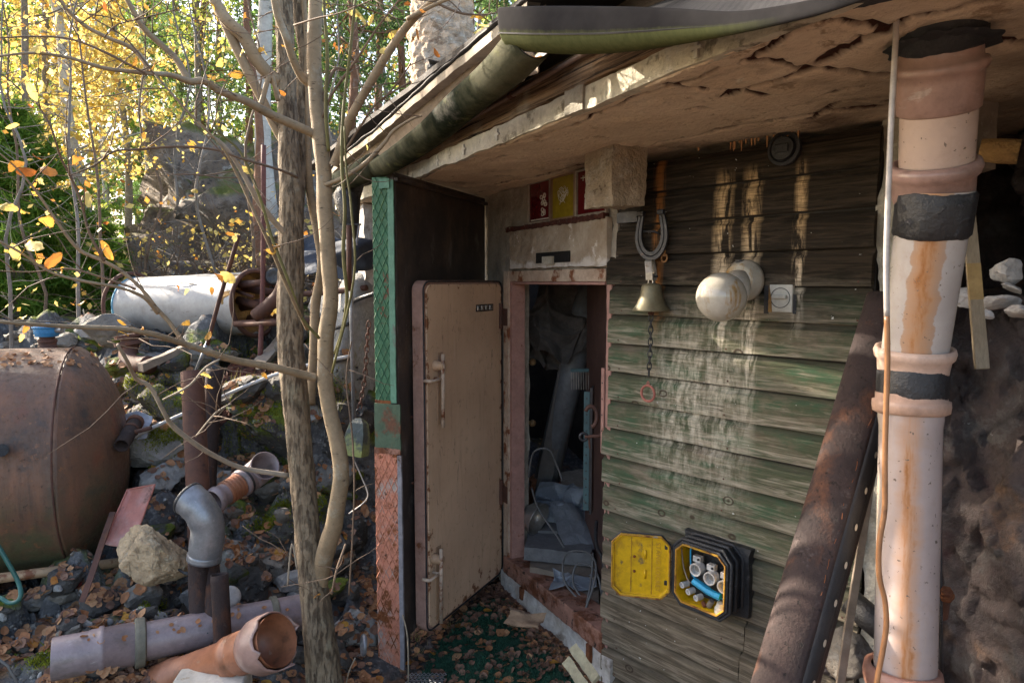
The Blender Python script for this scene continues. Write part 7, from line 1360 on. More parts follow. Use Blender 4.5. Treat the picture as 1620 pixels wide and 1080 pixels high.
# three single leaves one can point at
for (x, y, lb) in ((771, 968, 'single orange leaf lying on the middle of the turf mat'), (876, 1050, 'single bright orange leaf at the edge of the drift by the plinth')):
    p, n2_ = surf_up(x, y); m = MB(); pv, pf = leafp[1]; m.add([p + Z * .012 + V(q) * .055 for q in pv.tolist()], pf); tag(m.build('fallen_leaf', M['lf_or']), lb, 'leaf')
tv, tf2_ = [], []
for m2_ in (mt_,):
    tv, tf2_ = list(m2_.v), list(m2_.f)
k0 = len(tv); q2 = MB(); q2.tube([at(84, 1042, 2.62), at(500, 962, 3.15)], .083, 24); tv += q2.v; tf2_ += [tuple(i + k0 for i in f) for f in q2.f]
bvh_keep = bvh; bvh = BVHTree.FromPolygons(tv, tf2_)
leaf_scatter('leaf_litter', 60, lambda: (r.uniform(0, 180), r.uniform(553, 580)), M['lf_dead'], .02, .045, 'fallen leaves lying on top of the oil tank', pick=1)
leaf_scatter('leaf_litter', 60, lambda: (r.uniform(130, 500), r.uniform(955, 1020)), M['lf_dead'], .015, .035, 'leaf scraps lying on the lilac pipe', pick=1)
bvh = bvh_keep
# grass blades
vs, fs = [], []
for (x, y, rx, ry, n_, L_) in ((255, 655, 14, 8, 90, .07), (520, 640, 30, 20, 90, .09), (330, 600, 60, 20, 120, .07), (660, 1000, 14, 40, 60, .07), (560, 560, 16, 30, 50, .1), (690, 985, 30, 20, 120, .03)):
    for k in range(n_):
        p, n2_ = surf_up(x + r.gauss(0, .6) * rx, y + r.gauss(0, .6) * ry)
        if p is not None and p.y < 8: blade(vs, fs, p, (Z + V((r.gauss(0, .5), r.gauss(0, .5), 0))).normalized(), L_ * r.uniform(.5, 1.3), .0016)
m = MB(); m.v = vs; m.f = fs; tag(m.build('grass', M['grassy']), 'thin grass blades growing between the stones', 'grass', kind='stuff')
rp_('dry_stalk', [(637, 972, 3.0), (645, 1010, 3.0), (646, 1085, 3.0)], .0035, M['deadtwig'], 'pale dry stalk standing in front of the outer door foot', 'stalk')
rp_('dry_stalk', [(562, 1040, 2.8), (552, 1062, 2.8), (546, 1090, 2.8)], .003, M['deadtwig'], 'pale bent dry stalk beside the forked tree foot', 'stalk')
# ================================================================== FORKED TREE IN FRONT
YT = 2.72
ft = thing('forked_tree', tuple(at(516, 1110, YT)), 'young forked aspen in front of the bank, nearly bare with a few orange leaves', 'tree')
def limb(name, pts, mat, par=ft, seg=10, k=5, rough=.0, tip=False):
    P = smooth_path([list(at(x, y, Y)) + [w_ / 2 * Y / 1095] for x, y, Y, w_ in pts], k); C_ = [V(p[:3]) for p in P]; R = [max(.0007, p[3]) for p in P]
    for i in range(1, len(C_) - 1): C_[i] = C_[i] + noise.noise_vector(C_[i] * 6 + V((R[0] * 999, 0, 0))) * min(R[i] * .45, .004)
    m = MB().tube(C_, R, seg)
    if rough:
        for i, p in enumerate(m.v): m.v[i] = p + (p - C_[min(i // seg, len(C_) - 1)]).normalized() * (noise.noise(V((p.x * 60, p.y * 60, p.z * 9))) * rough + noise.noise(V((p.x * 130, p.y * 130, p.z * 30))) * rough * .5)
    LIMBS.append((C_, R)); return m.build(name, mat, par, smooth=True)
LIMBS = []
limb('trunk', [(520, 1125, 2.70, 66), (512, 1060, 2.70, 58), (500, 960, 2.71, 48), (488, 860, 2.72, 42), (480, 770, 2.74, 40), (471, 680, 2.76, 40), (464, 600, 2.78, 42), (459, 520, 2.80, 40), (460, 420, 2.82, 40), (461, 330, 2.84, 37), (457, 250, 2.86, 31), (455, 170, 2.88, 30), (452, 90, 2.90, 28), (449, 0, 2.92, 26), (447, -90, 2.94, 22)], M['bark'], seg=44, k=16, rough=.0042)
limb('trunk', [(502, 960, 2.72, 20), (508, 905, 2.70, 28), (519, 860, 2.66, 30), (530, 820, 2.62, 28), (539, 760, 2.60, 26), (534, 700, 2.60, 25), (522, 650, 2.60, 24), (514, 600, 2.60, 25), (516, 540, 2.60, 25), (523, 470, 2.60, 24), (519, 400, 2.60, 24), (514, 330, 2.60, 24), (512, 270, 2.60, 24), (507, 220, 2.60, 24), (500, 150, 2.60, 22), (497, 80, 2.60, 22), (498, 0, 2.60, 20), (498, -90, 2.60, 17)], M['barkyoung'], seg=28, k=12, rough=.0016)
limb('trunk', [(468, 330, 2.95, 24), (472, 280, 2.98, 24), (474, 200, 3.0, 22), (478, 140, 3.02, 22), (483, 90, 3.02, 20), (475, 30, 3.02, 20), (468, -60, 3.02, 18)], M['bark'], seg=22, k=10, rough=.002)
limb('branch', [(492, 640, 2.9, 14), (496, 560, 2.95, 14), (500, 480, 3.0, 15), (508, 420, 3.0, 14), (500, 360, 3.0, 13), (490, 300, 3.0, 13), (487, 200, 3.0, 9), (486, 100, 3.0, 8), (480, -20, 3.0, 8)], M['barkyoung'], k=8)
B_ = [
 [(500, 597, 2.60, 13), (470, 590, 2.56, 13), (420, 578, 2.48, 12), (360, 566, 2.38, 11), (300, 547, 2.26, 10), (250, 531, 2.15, 9), (190, 521, 2.05, 8), (110, 516, 1.95, 7), (40, 512, 1.85, 6), (-40, 505, 1.8, 5)],
 [(292, 545, 2.25, 8), (270, 512, 2.24, 7), (246, 486, 2.22, 7), (222, 455, 2.20, 6), (190, 428, 2.18, 6), (160, 412, 2.15, 6), (125, 395, 2.12, 6), (90, 350, 2.08, 5), (62, 310, 2.04, 4), (30, 270, 2.0, 3), (-10, 235, 1.95, 2)],
 [(497, 212, 2.60, 14), (470, 200, 2.56, 14), (430, 182, 2.50, 14), (390, 160, 2.42, 13), (350, 145, 2.36, 12), (322, 129, 2.30, 11), (300, 130, 2.26, 10), (270, 120, 2.20, 8), (235, 116, 2.14, 7), (170, 109, 2.05, 6), (110, 92, 1.98, 5), (50, 84, 1.9, 4), (-20, 92, 1.85, 3)],
 [(298, 130, 2.26, 11), (280, 96, 2.27, 10), (256, 72, 2.26, 9), (232, 50, 2.24, 9), (215, 25, 2.22, 8), (196, -10, 2.2, 7)],
 [(236, 114, 2.14, 8), (220, 88, 2.14, 8), (200, 72, 2.12, 7), (170, 60, 2.10, 6), (135, 42, 2.08, 6), (105, 15, 2.05, 5), (88, -15, 2.03, 4)],
 [(446, 132, 2.88, 20), (425, 118, 2.86, 20), (405, 95, 2.84, 20), (385, 60, 2.82, 20), (365, 40, 2.80, 19), (350, 20, 2.80, 18), (330, -20, 2.80, 16)],
 [(466, 250, 2.9, 14), (440, 210, 2.88, 14), (415, 160, 2.86, 14), (396, 120, 2.84, 15), (376, 80, 2.83, 15), (360, 45, 2.82, 15), (345, 10, 2.82, 14), (335, -20, 2.8, 13)],
 [(490, 132, 2.62, 14), (478, 122, 2.60, 13), (464, 95, 2.56, 12), (452, 58, 2.52, 12), (438, 25, 2.50, 11), (430, -20, 2.48, 10)],
 [(528, 262, 2.58, 16), (538, 235, 2.56, 15), (548, 200, 2.54, 15), (566, 165, 2.50, 14), (586, 130, 2.46, 14), (610, 90, 2.42, 13), (636, 52, 2.38, 12), (662, 22, 2.34, 11), (700, -15, 2.3, 9)],
 [(662, 22, 2.34, 8), (645, 30, 2.32, 7), (688, 8, 2.30, 6), (730, -10, 2.28, 4)],
 [(514, 293, 2.58, 7), (545, 280, 2.56, 7), (580, 258, 2.55, 7), (606, 230, 2.54, 6), (622, 208, 2.53, 5), (650, 190, 2.52, 4), (668, 184, 2.52, 3)],
 [(452, 372, 2.8, 9), (432, 348, 2.75, 9), (412, 322, 2.70, 9), (398, 300, 2.66, 8), (380, 268, 2.62, 7), (362, 240, 2.58, 6), (345, 222, 2.55, 5), (330, 215, 2.5, 4)],
 [(486, 520, 2.56, 7), (470, 490, 2.4, 6), (448, 440, 2.3, 6), (424, 380, 2.2, 6), (400, 330, 2.15, 5), (372, 270, 2.1, 5), (350, 230, 2.05, 4), (300, 180, 2.0, 4), (245, 118, 1.95, 3)],
 [(505, 535, 2.5, 5), (478, 502, 2.45, 5), (455, 440, 2.4, 5), (430, 375, 2.38, 5), (410, 310, 2.36, 5), (380, 240, 2.34, 4), (340, 200, 2.3, 3), (330, 130, 2.3, 2)],
 [(165, 412, 2.15, 5), (158, 400, 2.14, 5), (140, 365, 2.12, 4), (128, 320, 2.1, 4), (112, 280, 2.08, 4), (96, 250, 2.05, 3), (80, 200, 2.0, 3), (56, 160, 1.98, 2)],
 [(250, 495, 2.2, 7), (228, 470, 2.15, 6), (190, 455, 2.1, 5), (140, 446, 2.05, 5), (80, 430, 2.0, 4), (30, 398, 1.95, 4), (-20, 372, 1.9, 4)],
 [(215, 458, 2.15, 4), (165, 440, 2.1, 3), (110, 425, 2.05, 3), (50, 430, 2.0, 2), (-10, 428, 1.95, 2)],
 [(470, 280, 2.5, 5), (440, 268, 2.4, 4), (380, 250, 2.3, 4), (340, 237, 2.25, 4), (280, 232, 2.2, 4), (220, 236, 2.15, 4), (180, 240, 2.1, 3), (150, 262, 2.08, 3), (110, 278, 2.05, 2)],
 [(230, 116, 2.1, 4), (160, 80, 2.05, 4), (110, 62, 2.0, 3), (60, 58, 1.95, 3), (0, 60, 1.9, 2)],
 [(246, 120, 2.1, 2.5), (200, 62, 2.05, 2.5), (150, 30, 2.0, 2), (100, -10, 2.0, 2)],
 [(186, 545, 2.05, 5), (200, 570, 2.1, 6), (215, 598, 2.2, 6), (238, 612, 2.25, 7), (258, 650, 2.3, 7), (272, 672, 2.35, 8), (300, 695, 2.4, 8), (340, 722, 2.5, 8), (390, 742, 2.6, 8), (455, 752, 2.68, 9)],
 [(258, 632, 2.3, 3), (300, 610, 2.3, 4), (325, 582, 2.3, 4), (348, 568, 2.3, 3)],
 [(310, 690, 2.42, 3), (330, 665, 2.4, 3), (345, 650, 2.4, 3), (366, 638, 2.4, 2)],
 [(292, 546, 2.26, 2.5), (255, 538, 2.24, 2.5), (210, 535, 2.2, 2), (170, 540, 2.15, 2)],
 [(165, 60, 2.0, 2), (185, 40, 2.0, 2), (230, 28, 2.0, 2), (280, 15, 2.0, 2)],
 [(530, 560, 2.55, 6), (542, 520, 2.52, 6), (548, 470, 2.5, 6), (544, 400, 2.48, 6), (546, 330, 2.48, 6), (541, 250, 2.48, 6), (545, 160, 2.48, 5), (556, 60, 2.46, 5), (565, -20, 2.45, 4)],
 [(525, 590, 2.5, 4), (560, 440, 2.45, 4), (556, 330, 2.44, 4), (548, 270, 2.44, 3), (545, 200, 2.42, 3)],
 [(520, 240, 2.58, 6), (516, 180, 2.56, 6), (518, 100, 2.54, 6), (515, 40, 2.52, 5), (512, -20, 2.5, 5)],
 [(505, 200, 2.6, 4), (525, 150, 2.55, 4), (560, 100, 2.5, 4), (600, 40, 2.45, 3), (640, -10, 2.4, 3)],
 [(543, 243, 2.56, 4), (570, 200, 2.52, 4), (600, 160, 2.48, 3), (650, 130, 2.44, 3)],
 [(510, 160, 2.6, 6), (528, 112, 2.6, 5), (548, 110, 2.6, 3)],
 [(440, 160, 2.8, 7), (428, 120, 2.78, 8), (416, 155, 2.76, 8), (412, 165, 2.75, 8)],
 [(604, 160, 2.48, 3), (630, 130, 2.45, 3), (650, 100, 2.42, 2)],
 [(465, 40, 2.6, 3), (500, 30, 2.5, 3), (540, 20, 2.4, 2), (600, -5, 2.3, 2)],
 [(690, 5, 2.3, 4), (725, 20, 2.3, 4), (760, 24, 2.3, 3), (790, 20, 2.3, 2)],
 [(470, 900, 2.6, 3), (462, 860, 2.6, 3), (455, 925, 2.6, 3)],
 [(547, 860, 2.5, 4), (533, 900, 2.45, 4), (525, 940, 2.45, 3)],
 [(552, 940, 2.5, 3), (560, 800, 2.5, 3), (558, 700, 2.5, 3), (548, 600, 2.5, 2.5), (556, 540, 2.5, 2)],
]
for i, b in enumerate(B_):
    mt = M['barkyoung'] if b[0][3] >= 7 else (M['twiggreen'] if i in (12, 13, 25, 26, 27, 15) else (M['deadtwig'] if i in (20, 21, 22, 35) else M['twig'])); mt = M['deadtwig'] if i in (11, 20) else mt
    limb('branch', b, mt, seg=12 if b[0][3] > 8 else 7, k=5)
# twigs: random, growing from the limbs
r = random.Random(31); tw = []
for k in range(150):
    C_, R = LIMBS[r.randrange(4, len(LIMBS))]; i = r.randrange(len(C_) // 4, len(C_)); p = C_[i]; q = V((r.uniform(-1, 1), r.uniform(-.5, .3), r.uniform(-.5, 1))).normalized(); L_ = r.uniform(.06, .34)
    pts = [p]; d = q
    for j in range(5): d = (d + V((r.gauss(0, .18), r.gauss(0, .1), r.gauss(.03, .16)))).normalized(); pts.append(pts[-1] + d * L_ / 5)
    tw.append(pts)
m = MB()
for pts in tw: m.tube(pts, [.0020, .0018, .0016, .0013, .0010, .0006], 5)
tag(m.build('fine_twigs', M['twig'], ft, smooth=True), kind='stuff')
# leaves on the tree: every one a part, sharing meshes
lm = []
for k in range(5):
    r_ = random.Random(40 + k); g = MB(); cu_ = r_.uniform(.2, .9)
    def lf(u, v):
        w_ = .34 * sin(pi * min(1, u * .97 + .03)) ** .75 * (1 - .25 * u); y_ = (v - .5) * 2 * w_; jag = 1 + .10 * sin(u * 40 + k) + .12 * noise.noise(V((u * 9, k, v * 3))); return V((u - .5, y_ * jag, cu_ * y_ * y_ * 1.6 + (.16 + .2 * (k % 3)) * sin(u * 3 + k) + .12 * noise.noise(V((u * 5, v * 4, k)))))
    g.grid(lf, 10, 6); g.tube([V((.5, 0, (.16 + .2 * (k % 3)) * sin(3.0 + k))), V((.68, .02, .12)), V((.82, .02, .16))], .012, 4)
    me = bpy.data.meshes.new('leaf'); me.from_pydata(g.v, [], g.f); me.polygons.foreach_set('use_smooth', [True] * len(me.polygons)); lm.append(me)
lmo = []
for me in lm:
    a = me.copy(); a.materials.append(M['lf_or']); b = me.copy(); b.materials.append(M['lf_yel']); lmo.append((a, b))
fixed = [(26, 265, 30), (12, 330, 30), (38, 338, 22), (72, 350, 28), (78, 272, 24), (42, 272, 26), (60, 248, 16), (55, 392, 40), (25, 398, 30), (85, 412, 26), (170, 396, 24), (125, 256, 24), (140, 316, 22), (345, 100, 22), (372, 118, 20), (338, 20, 22), (388, 25, 16), (405, 50, 14), (58, 82, 26), (90, 30, 18), (180, 10, 18), (168, 12, 14), (205, 40, 14), (212, 98, 18), (240, 105, 18), (335, 120, 16), (350, 130, 16), (412, 80, 14), (302, 230, 14), (308, 303, 14), (392, 268, 22), (360, 438, 28), (345, 440, 20), (280, 455, 12), (296, 462, 12), (335, 460, 12), (195, 528, 18), (226, 523, 20), (372, 378, 12), (364, 370, 10), (435, 392, 20), (428, 397, 16), (440, 492, 16), (455, 492, 14), (430, 495, 12),
         (570, 28, 18), (588, 32, 18), (613, 28, 16), (622, 55, 20), (608, 82, 16), (543, 78, 16), (560, 22, 14), (652, 62, 16), (582, 84, 14), (645, 8, 14), (660, 55, 12), (760, 25, 16), (748, 28, 12), (765, 40, 12), (757, 48, 12), (100, 428, 16), (128, 478, 12), (115, 480, 12), (420, 80, 14), (36, 500, 14), (40, 522, 14), (34, 535, 12), (60, 300, 10), (20, 200, 14), (150, 200, 12), (250, 170, 12), (100, 150, 12)]
allp = [(p, R[i]) for C_, R in LIMBS for i, p in enumerate(C_)]
ap = np.array([[*(ray(0, 0) * 0 + p)] for p, _ in allp]); pxs = 810 + 1080 * ap[:, 0] / (ap[:, 1] * cos(PITCH) - (ap[:, 2] - 1.8) * sin(PITCH)); pys = 540 - 1080 * ((ap[:, 2] - 1.8) * cos(PITCH) + ap[:, 1] * sin(PITCH)) / (ap[:, 1] * cos(PITCH) - (ap[:, 2] - 1.8) * sin(PITCH))
def put_leaf(p, s_, mats=None):
    a, b = lmo[r.randrange(5)]; o = bpy.data.objects.new('leaf', a if r.random() < .62 else b); COL.objects.link(o); o.parent = ft; o.location = p - V(ft['_w'])
    o.rotation_euler = (r.gauss(0, .9), r.gauss(0, .6), r.uniform(-pi, pi)); o.rotation_euler.x += pi / 2 * (r.random() < .6); o.scale = (s_,) * 3
for (x, y, w_) in fixed:
    i = int(np.argmin((pxs - x) ** 2 + (pys - y) ** 2)); Y_ = ap[i][1]; p = at(x, y, Y_); put_leaf(p, w_ * 1.0 * Y_ / 1095)
for k in range(46):
    pts = tw[r.randrange(len(tw))]; put_leaf(pts[-1], r.uniform(.018, .04))

# ================================================================== FOREST
def mesh_np(name, V_, nper, mat, smooth=False):
    """V_: (N, nper, 3) faces of nper corners"""
    N_ = V_.shape[0]; me = bpy.data.meshes.new(name); me.vertices.add(N_ * nper); me.vertices.foreach_set('co', V_.reshape(-1).astype(np.float32)); me.loops.add(N_ * nper); me.loops.foreach_set('vertex_index', np.arange(N_ * nper, dtype=np.int32))
    me.polygons.add(N_); me.polygons.foreach_set('loop_start', np.arange(0, N_ * nper, nper, dtype=np.int32)); me.polygons.foreach_set('loop_total', np.full(N_, nper, dtype=np.int32)); me.update(calc_edges=True); me.validate(); me.materials.append(mat); return me
ng = np.random.default_rng(5)
def rand_frames(n):
    a = ng.normal(size=(n, 3)); a /= np.linalg.norm(a, axis=1)[:, None]; b = ng.normal(size=(n, 3)); b -= a * (a * b).sum(1)[:, None]; b /= np.linalg.norm(b, axis=1)[:, None]; return a, b
def leaves(P, size):
    n = len(P); a, b = rand_frames(n); s = size * (.45 + 1.1 * ng.random(n) ** 1.6)[:, None]; return np.stack([P - a * s * .5, P + b * s * .34 - a * s * .05, P + a * s * .5, P - b * s * .34 - a * s * .05], 1)
def needles(P, D, L_, w_, n_per):
    """tufts: n_per thin triangles fanned about direction D"""
    n = len(P); out = []
    for k in range(n_per):
        d = D * .55 + ng.normal(size=(n, 3)) * .55; d /= np.linalg.norm(d, axis=1)[:, None]; s = np.cross(d, ng.normal(size=(n, 3))); s /= np.linalg.norm(s, axis=1)[:, None]; l = L_ * ng.uniform(.6, 1.2, n)[:, None]; out.append(np.stack([P - s * w_, P + s * w_, P + d * l], 1))
    return np.concatenate(out)
def forest_trunk(px, Y, lean, r0, H, mat, seg=10, wob=.15, z0=None):
    x = (px - 810) / 1076 * Y; g = drop(x, Y); p = V((x, Y, g.z - .1)); pts = []; rr_ = []
    n = 16
    for i in range(n + 1):
        f = i / n; pts.append(p + V((lean * H * f + wob * noise.noise(V((px * .1, f * 4, 0))), wob * noise.noise(V((px * .1, f * 4, 9))), H * f))); rr_.append(r0 * (1 - .75 * f))
    return pts, rr_
def grow(pts, n, Lr, up, frac=(.15, 1), r0=.012):
    out = []
    for k in range(n):
        f = ng.uniform(*frac); q = f * (len(pts) - 1); i = min(int(q), len(pts) - 2); p = pts[i].lerp(pts[i + 1], q - i); a = ng.uniform(0, 2 * pi); d = V((cos(a), sin(a), up + ng.normal() * .25)).normalized(); L_ = ng.uniform(*Lr) * (1.2 - .7 * f); b = [p]
        for j in range(6): d = (d + V(tuple(ng.normal(size=3) * .14)) + Z * .03).normalized(); b.append(b[-1] + d * L_ / 6)
        out.append(b)
    return out
def tree(name, cat, label, px, Y, lean, r0, H, bark, leafm, nb, Lr, up, nl, lsize, group, frac=(.2, 1), kind='leaf', spread=.16, wob=.15):
    pts, rr_ = forest_trunk(px, Y, lean, r0, H, bark, wob=wob); T = thing(name, tuple(pts[0]), label, cat, group)
    MB().tube(pts, rr_, 10).build('trunk', bark, T, smooth=True); br = grow(pts, nb, Lr, up, frac); m = MB()
    for b in br: m.tube(b, [r0 * .22, r0 * .18, r0 * .14, r0 * .11, r0 * .08, r0 * .05, r0 * .02], 5)
    tag(m.build('branches', bark, T, smooth=True), kind='stuff')
    bp = np.array([[list(q) for q in b] for b in br]); n = nl; i = ng.integers(0, len(br), n); f = ng.uniform(.25, 1, n) ** .7 * 5.999; j = f.astype(int); j = np.minimum(j, 5); t_ = (f - j)[:, None]
    P = bp[i, j] * (1 - t_) + bp[i, j + 1] * t_
    cl = ng.normal(size=(len(br) * 3, 3)) * spread; P = P + cl[(i * 3 + (f / 2).astype(int).clip(0, 2)) % len(cl)] + ng.normal(size=(n, 3)) * spread * .8
    P = P - np.array(T['_w'])
    if kind == 'leaf': me = mesh_np('crown', leaves(P, lsize), 4, leafm)
    else:
        D = bp[i, j + 1] - bp[i, j]; D /= np.linalg.norm(D, axis=1)[:, None]; me = mesh_np('crown', needles(P, D, lsize, lsize * .075, 5), 3, leafm)
    o = bpy.data.objects.new('crown', me); COL.objects.link(o); o.parent = T; return T
BL = [(150, 8.6, -.07, .085, 7.5, 'white-barked birch leaning behind the drum end'), (98, 9.6, .01, .06, 8, 'grey-trunked yellow birch beyond the dark spruce'), (62, 8.2, .02, .055, 7.5, 'slim grey trunk with yellow leaves standing behind the spruce'), (128, 10.8, -.02, .06, 9, 'slim yellow birch behind the leaning white one'),
      (22, 10.5, .0, .08, 9, 'yellow birch at the edge of the wood behind the spruce'), (205, 12.0, .02, .07, 10, 'yellow birch above the near shoulder of the outcrop'), (255, 14, -.03, .08, 11, 'tall yellow birch behind the outcrop'), (315, 11.5, .03, .07, 9, 'yellow birch rising over the dark outcrop'), (362, 15, .0, .09, 11, 'yellow birch deep in the wood beyond the outcrop'),
      (-60, 12, .02, .08, 10, 'yellow birch cut by the frame edge'), (432, 7.9, .0, .10, 8, 'straight white birch right behind the forked tree'), (545, 13, .02, .07, 10, 'yellow birch between the forked tree and the roof'), (180, 16, 0, .09, 12, 'far yellow birch deep in the wood'), (-200, 15, 0, .1, 11, 'far yellow birch beyond the frame edge')]
for k, (px, Y, ln_, r0, H, lb) in enumerate(BL):
    white = k in (0, 10); sp_tree = k == 10
    tree('birch', 'tree', lb, px, Y, ln_, r0, H, M['birch'] if white or k % 3 == 0 else M['greybark'], M['lf_lime'] if k in (4, 7, 8, 11, 12) else M['lf_yel'], 34, (.8, 1.9), .5, 900 if sp_tree else (4200 if px < 180 else 2500), .08, 'yellow birches in the wood', frac=(.55, 1) if sp_tree else ((.22, 1) if px > 110 else (.14, 1)), spread=.15)
PL = [(600, 10.5, .02, .075, 9, 'reddish-barked young pine behind the roof end'), (650, 12.5, -.02, .09, 10, 'pine behind the cream chimney'), (560, 9.2, .01, .06, 8, 'slim pine between the forked tree and eave'), (745, 13, .0, .09, 10, 'pine whose branches show over the eave beside the chimney'), (300, 17, .0, .11, 12, 'tall pine deep in the wood over the drum'), (500, 12, .0, .08, 10, 'pine behind the forked tree'), (405, 13.5, .0, .09, 11, 'pine behind the white birch'), (800, 16, 0, .1, 11, 'far pine above the eave'), (340, 14, .0, .1, 11, 'dense pine beyond the outcrop'), (415, 7.0, .0, .05, 6, 'thin reddish trunk standing near the upright rod')]
for k, (px, Y, ln_, r0, H, lb) in enumerate(PL):
    few = k == 9
    tree('pine', 'tree', lb, px, Y, ln_, r0, H, M['pinebark'], M['lf_pine'], 12 if few else 60, (.8, 2.0), .18, 100 if few else 3400, .13, 'young pines in the wood', frac=(.75, 1) if few else (.08, 1), kind='needle', spread=.13)
# spruces: drooping whorls
def spruce(px, Y, H, W_, label, n=4200, seed=1):
    x = (px - 810) / 1076 * Y; g = drop(x, Y); T = thing('spruce', (x, Y, g.z - .05), label, 'tree', 'dark spruces in the wood'); b0 = V(T['_w']); MB().tube([b0, b0 + Z * H * .5, b0 + Z * H], [.07, .045, .01], 8).build('trunk', M['greybark'], T, smooth=True)
    nb = 64; br = []
    for k in range(nb):
        f = (k + .5) / nb; a = k * 2.4 + ng.normal() * .2; L_ = W_ * (1 - f) ** .8 * ng.uniform(.45, 1.25) + .08; p = b0 + Z * H * (f * .97 + .02); b = [p]; d = V((cos(a), sin(a), -.25 + .5 * f))
        for j in range(6): d = (d + Z * .05).normalized(); b.append(b[-1] + d * L_ / 6)
        br.append(b)
    bp = np.array([[list(q) for q in b] for b in br]); i = ng.integers(0, nb, n); f = ng.uniform(.1, 1, n) ** .6 * 5.999; j = f.astype(int); t_ = (f - j)[:, None]; P = bp[i, j] * (1 - t_) + bp[i, j + 1] * t_; D = bp[i, j + 1] - bp[i, j]; D /= np.linalg.norm(D, axis=1)[:, None]
    sd_ = np.cross(D, np.array([0, 0, 1.])); P = P + sd_ * ng.normal(size=(n, 1)) * .10 * W_ - np.array([0, 0, 1]) * np.abs(ng.normal(size=(n, 1))) * .05; D = D + sd_ * np.sign(ng.normal(size=(n, 1))) * .5 - np.array([0, 0, .3]); D /= np.linalg.norm(D, axis=1)[:, None]
    me = mesh_np('crown', needles(P - np.array(b0), D, .15, .010, 5), 3, M['lf_spruce']); o = bpy.data.objects.new('crown', me); COL.objects.link(o); o.parent = T
spruce(35, 7.4, 2.3, 1.05, 'dark spruce behind the oil tank', 6000)
spruce(150, 8.6, 1.0, .8, 'low spruce between the tank and the drum', 3500); spruce(-10, 8.2, 1.7, 1.0, 'ragged spruce cut by the frame edge, lower than the one behind the oil tank', 4200); spruce(105, 8.0, .8, .9, 'low spreading spruce right behind the blue cap', 3500); spruce(-90, 8.6, 3.6, 1.3, 'tall spruce cut by the frame edge', 7000); spruce(250, 16, 7, 1.8, 'tall dark spruce deep in the wood', 6000); spruce(190, 10.2, .9, .7, 'small spruce at the foot of the outcrop', 2500)
spruce(470, 17, 8, 2.0, 'tall dark spruce behind the forked tree', 5000); spruce(60, 17, 8, 2.0, 'tall spruce far behind the birches', 5000)
# bush in front of the outcrop: bare tangle with small yellow leaves
T = thing('bush', tuple(at(330, 420, 7.2)), 'bare tangled bush with small yellow leaves in front of the dark outcrop', 'bush'); m = MB(); tips = []
for k in range(230):
    p = V((ng.uniform(-3.9, -1.9), ng.uniform(6.9, 7.8), 1.42 + .5 * ng.random())); d = V((ng.normal() * .8, ng.normal() * .5, ng.uniform(.4, 1.2))).normalized(); pts = [p]
    for j in range(7): d = (d + V(tuple(ng.normal(size=3) * .25)) - Z * .09).normalized(); pts.append(pts[-1] + d * .17)
    m.tube(pts, [.006, .005, .0045, .004, .003, .0025, .002, .001], 4); tips += pts[3:]
m.build('stems', M['twig'], T, smooth=True); tp2 = np.array([list(p) for p in tips]); P = tp2[ng.integers(0, len(tp2), 700)] + ng.normal(size=(700, 3)) * .04 - np.array(T['_w']); o = bpy.data.objects.new('foliage', mesh_np('foliage', leaves(P, .055), 4, M['lf_yel'])); COL.objects.link(o); o.parent = T
for k, (px, Y, ln_, H, lb) in enumerate(((118, 5.6, .05, 3.2, 'bare sapling behind the blue filler cap'), (178, 5.9, -.06, 3.6, 'bare sapling by the near end of the drum'), (15, 5.2, .08, 3.0, 'bare sapling at the frame edge above the tank'), (238, 7.0, .02, 3.8, 'bare sapling behind the drum, next to the leaning birch'), (345, 6.6, -.03, 3.6, 'bare sapling behind the drum end'), (395, 6.2, .04, 3.4, 'bare sapling beside the upright rod'), (535, 6.0, .02, 3.0, 'bare sapling behind the forked tree'), (62, 6.4, -.05, 3.6, 'bare sapling in front of the dark spruce'), (290, 8.0, .05, 4.0, 'bare sapling before the outcrop'), (590, 7.0, .0, 3.2, 'bare sapling beyond the roof end'))):
    tree('sapling', 'tree', lb, px, Y, ln_, .017, H, M['twig'] if k % 2 else M['greybark'], M['lf_yel'] if k % 3 else M['lf_or'], 46, (.4, 1.3), .35, 110, .05, 'bare saplings on the bank top', frac=(.1, 1), spread=.05, wob=.2)
for k, (x_, Y, H, lb) in enumerate(((-7.6, 6.0, 9, 'unseen shade pine beyond the frame on the tank side'), (-9.5, 7.6, 10, 'second unseen shade pine past the frame on the tank side'), (-6.4, 4.4, 8, 'unseen shade pine nearest the tank, beyond the frame'), (-11, 6.2, 11, 'tall unseen shade pine farther off beyond the frame'))):  # unseen pines added to dapple the sun on the wall
    tree('pine', 'tree', lb, 810 + x_ / Y * 1076, Y, 0, .09, H, M['pinebark'], M['lf_pine'], 30, (.8, 1.9), .2, 600, .14, 'young pines in the wood', frac=(.25, 1), kind='needle', spread=.16)
tree('pine', 'tree', 'low bushy pine added unseen for shade beyond the frame on the tank side', 810 - 6.6 / 6.1 * 1076, 6.1, 0, .08, 4.6, M['pinebark'], M['lf_pine'], 46, (.7, 1.5), .2, 1300, .12, 'young pines in the wood', frac=(.3, 1), kind='needle', spread=.16)  # unseen pine added in the sun's path to shade rock and wall
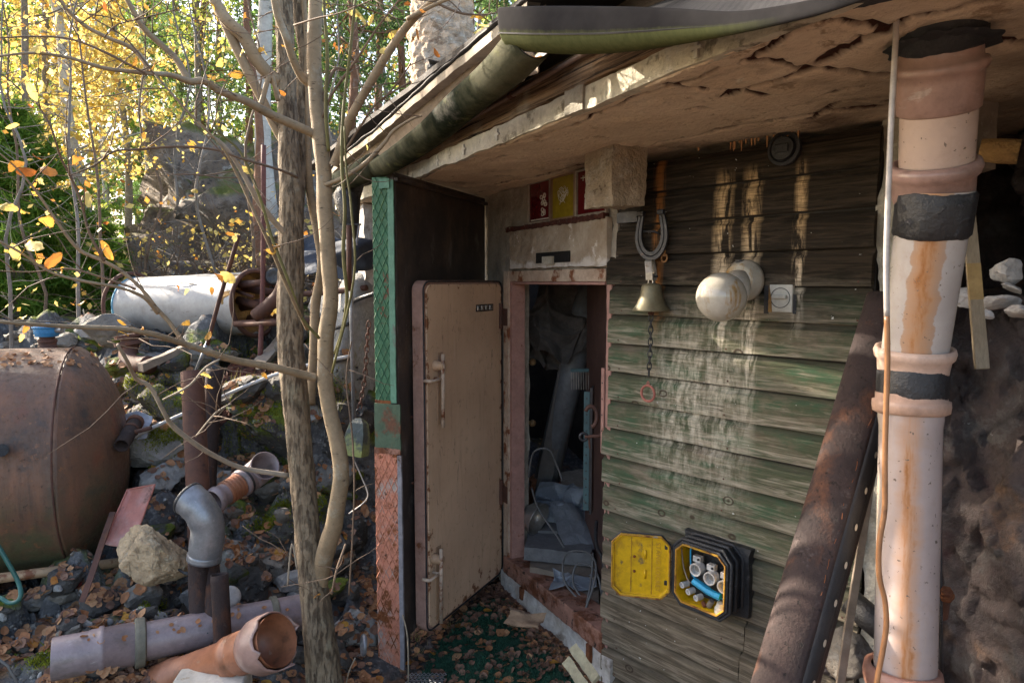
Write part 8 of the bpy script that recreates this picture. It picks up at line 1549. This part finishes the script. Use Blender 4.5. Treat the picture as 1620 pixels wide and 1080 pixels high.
# sun-facing thin shrub layer over the outcrop and the distant wood
def mass(name, n, box, size, mat, label, fn=None):
    lo, hi = np.array(box[0]), np.array(box[1]); P = lo + ng.random((n * 3, 3)) * (hi - lo); q = np.array([noise.noise(V(p) * .45) + .5 * noise.noise(V(p) * 1.3) for p in P]); P = P[q > -.05][:n]; me = mesh_np(name, leaves(P, size), 4, mat); o = bpy.data.objects.new(name, me); COL.objects.link(o); return tag(o, label, 'wood', kind='stuff')
mass('distant_woodland', 40000, ((-30, 22, 1.5), (6, 28, 13)), .26, M['lf_pine'], 'far green wood behind the birches')
mass('distant_woodland', 24000, ((-34, 20, 1.5), (8, 28, 11)), .16, M['lf_lime'], 'far lime green foliage behind the birches')
mass('distant_woodland', 14000, ((-30, 18, 2.5), (4, 26, 10)), .15, M['lf_yel'], 'far yellow foliage of the wood')
mass('undergrowth', 9000, ((-9, 9.5, 1.3), (-3.5, 15, 2.3)), .07, M['lf_lime'], 'lime green undergrowth beyond the tank')
mass('undergrowth', 5000, ((-3.5, 9.6, 2.6), (2, 12, 3.6)), .07, M['lf_lime'], 'lime green undergrowth above the outcrop')
# trunks deep in the wood
m = MB(); 
for k in range(34):
    Y_ = ng.uniform(16, 30); x = ng.uniform(-1.05, .15) * Y_ ; m.tube([V((x, Y_, 1)), V((x + ng.normal() * .3, Y_, 6)), V((x + ng.normal() * .8, Y_, 14))], [ng.uniform(.06, .16), .07, .03], 6)
tag(m.build('distant_trunks', M['greybark'], smooth=True), 'far-off trunks of the wood behind the birches', 'wood', kind='stuff')
# grass and moss on the roof edge
vs, fs = [], []; r = random.Random(2)
for k in range(500):
    p = pv[r.randrange(4, len(pv))] + nA * r.uniform(-.06, .01) + Z * .03 + dA * r.uniform(-.04, .04)
    if noise.noise(p * 3) > -.1: blade(vs, fs, p, (Z * .6 + nA * r.uniform(-.2, .9) + V((r.gauss(0, .4), r.gauss(0, .4), 0))).normalized(), r.uniform(.015, .055), .0009)
m = MB(); m.v = vs; m.f = fs; tag(m.build('roof_grass', M['grassy'], bk), kind='stuff')
leafs = MB()
for k in range(7): pq = gs[1][0] + V((r.uniform(-.02, .04), r.uniform(-.02, .06), -.055)); leafs.add([pq + V(q) * .035 for q in leafp[k % 6][0].tolist()], leafp[k % 6][1])
tag(leafs.build('gutter_leaves', M['lf_or']), 'orange leaves caught in the open gutter mouth', 'leaves', kind='stuff')

for o in bpy.data.objects:
    if '_w' in o.keys(): del o['_w']
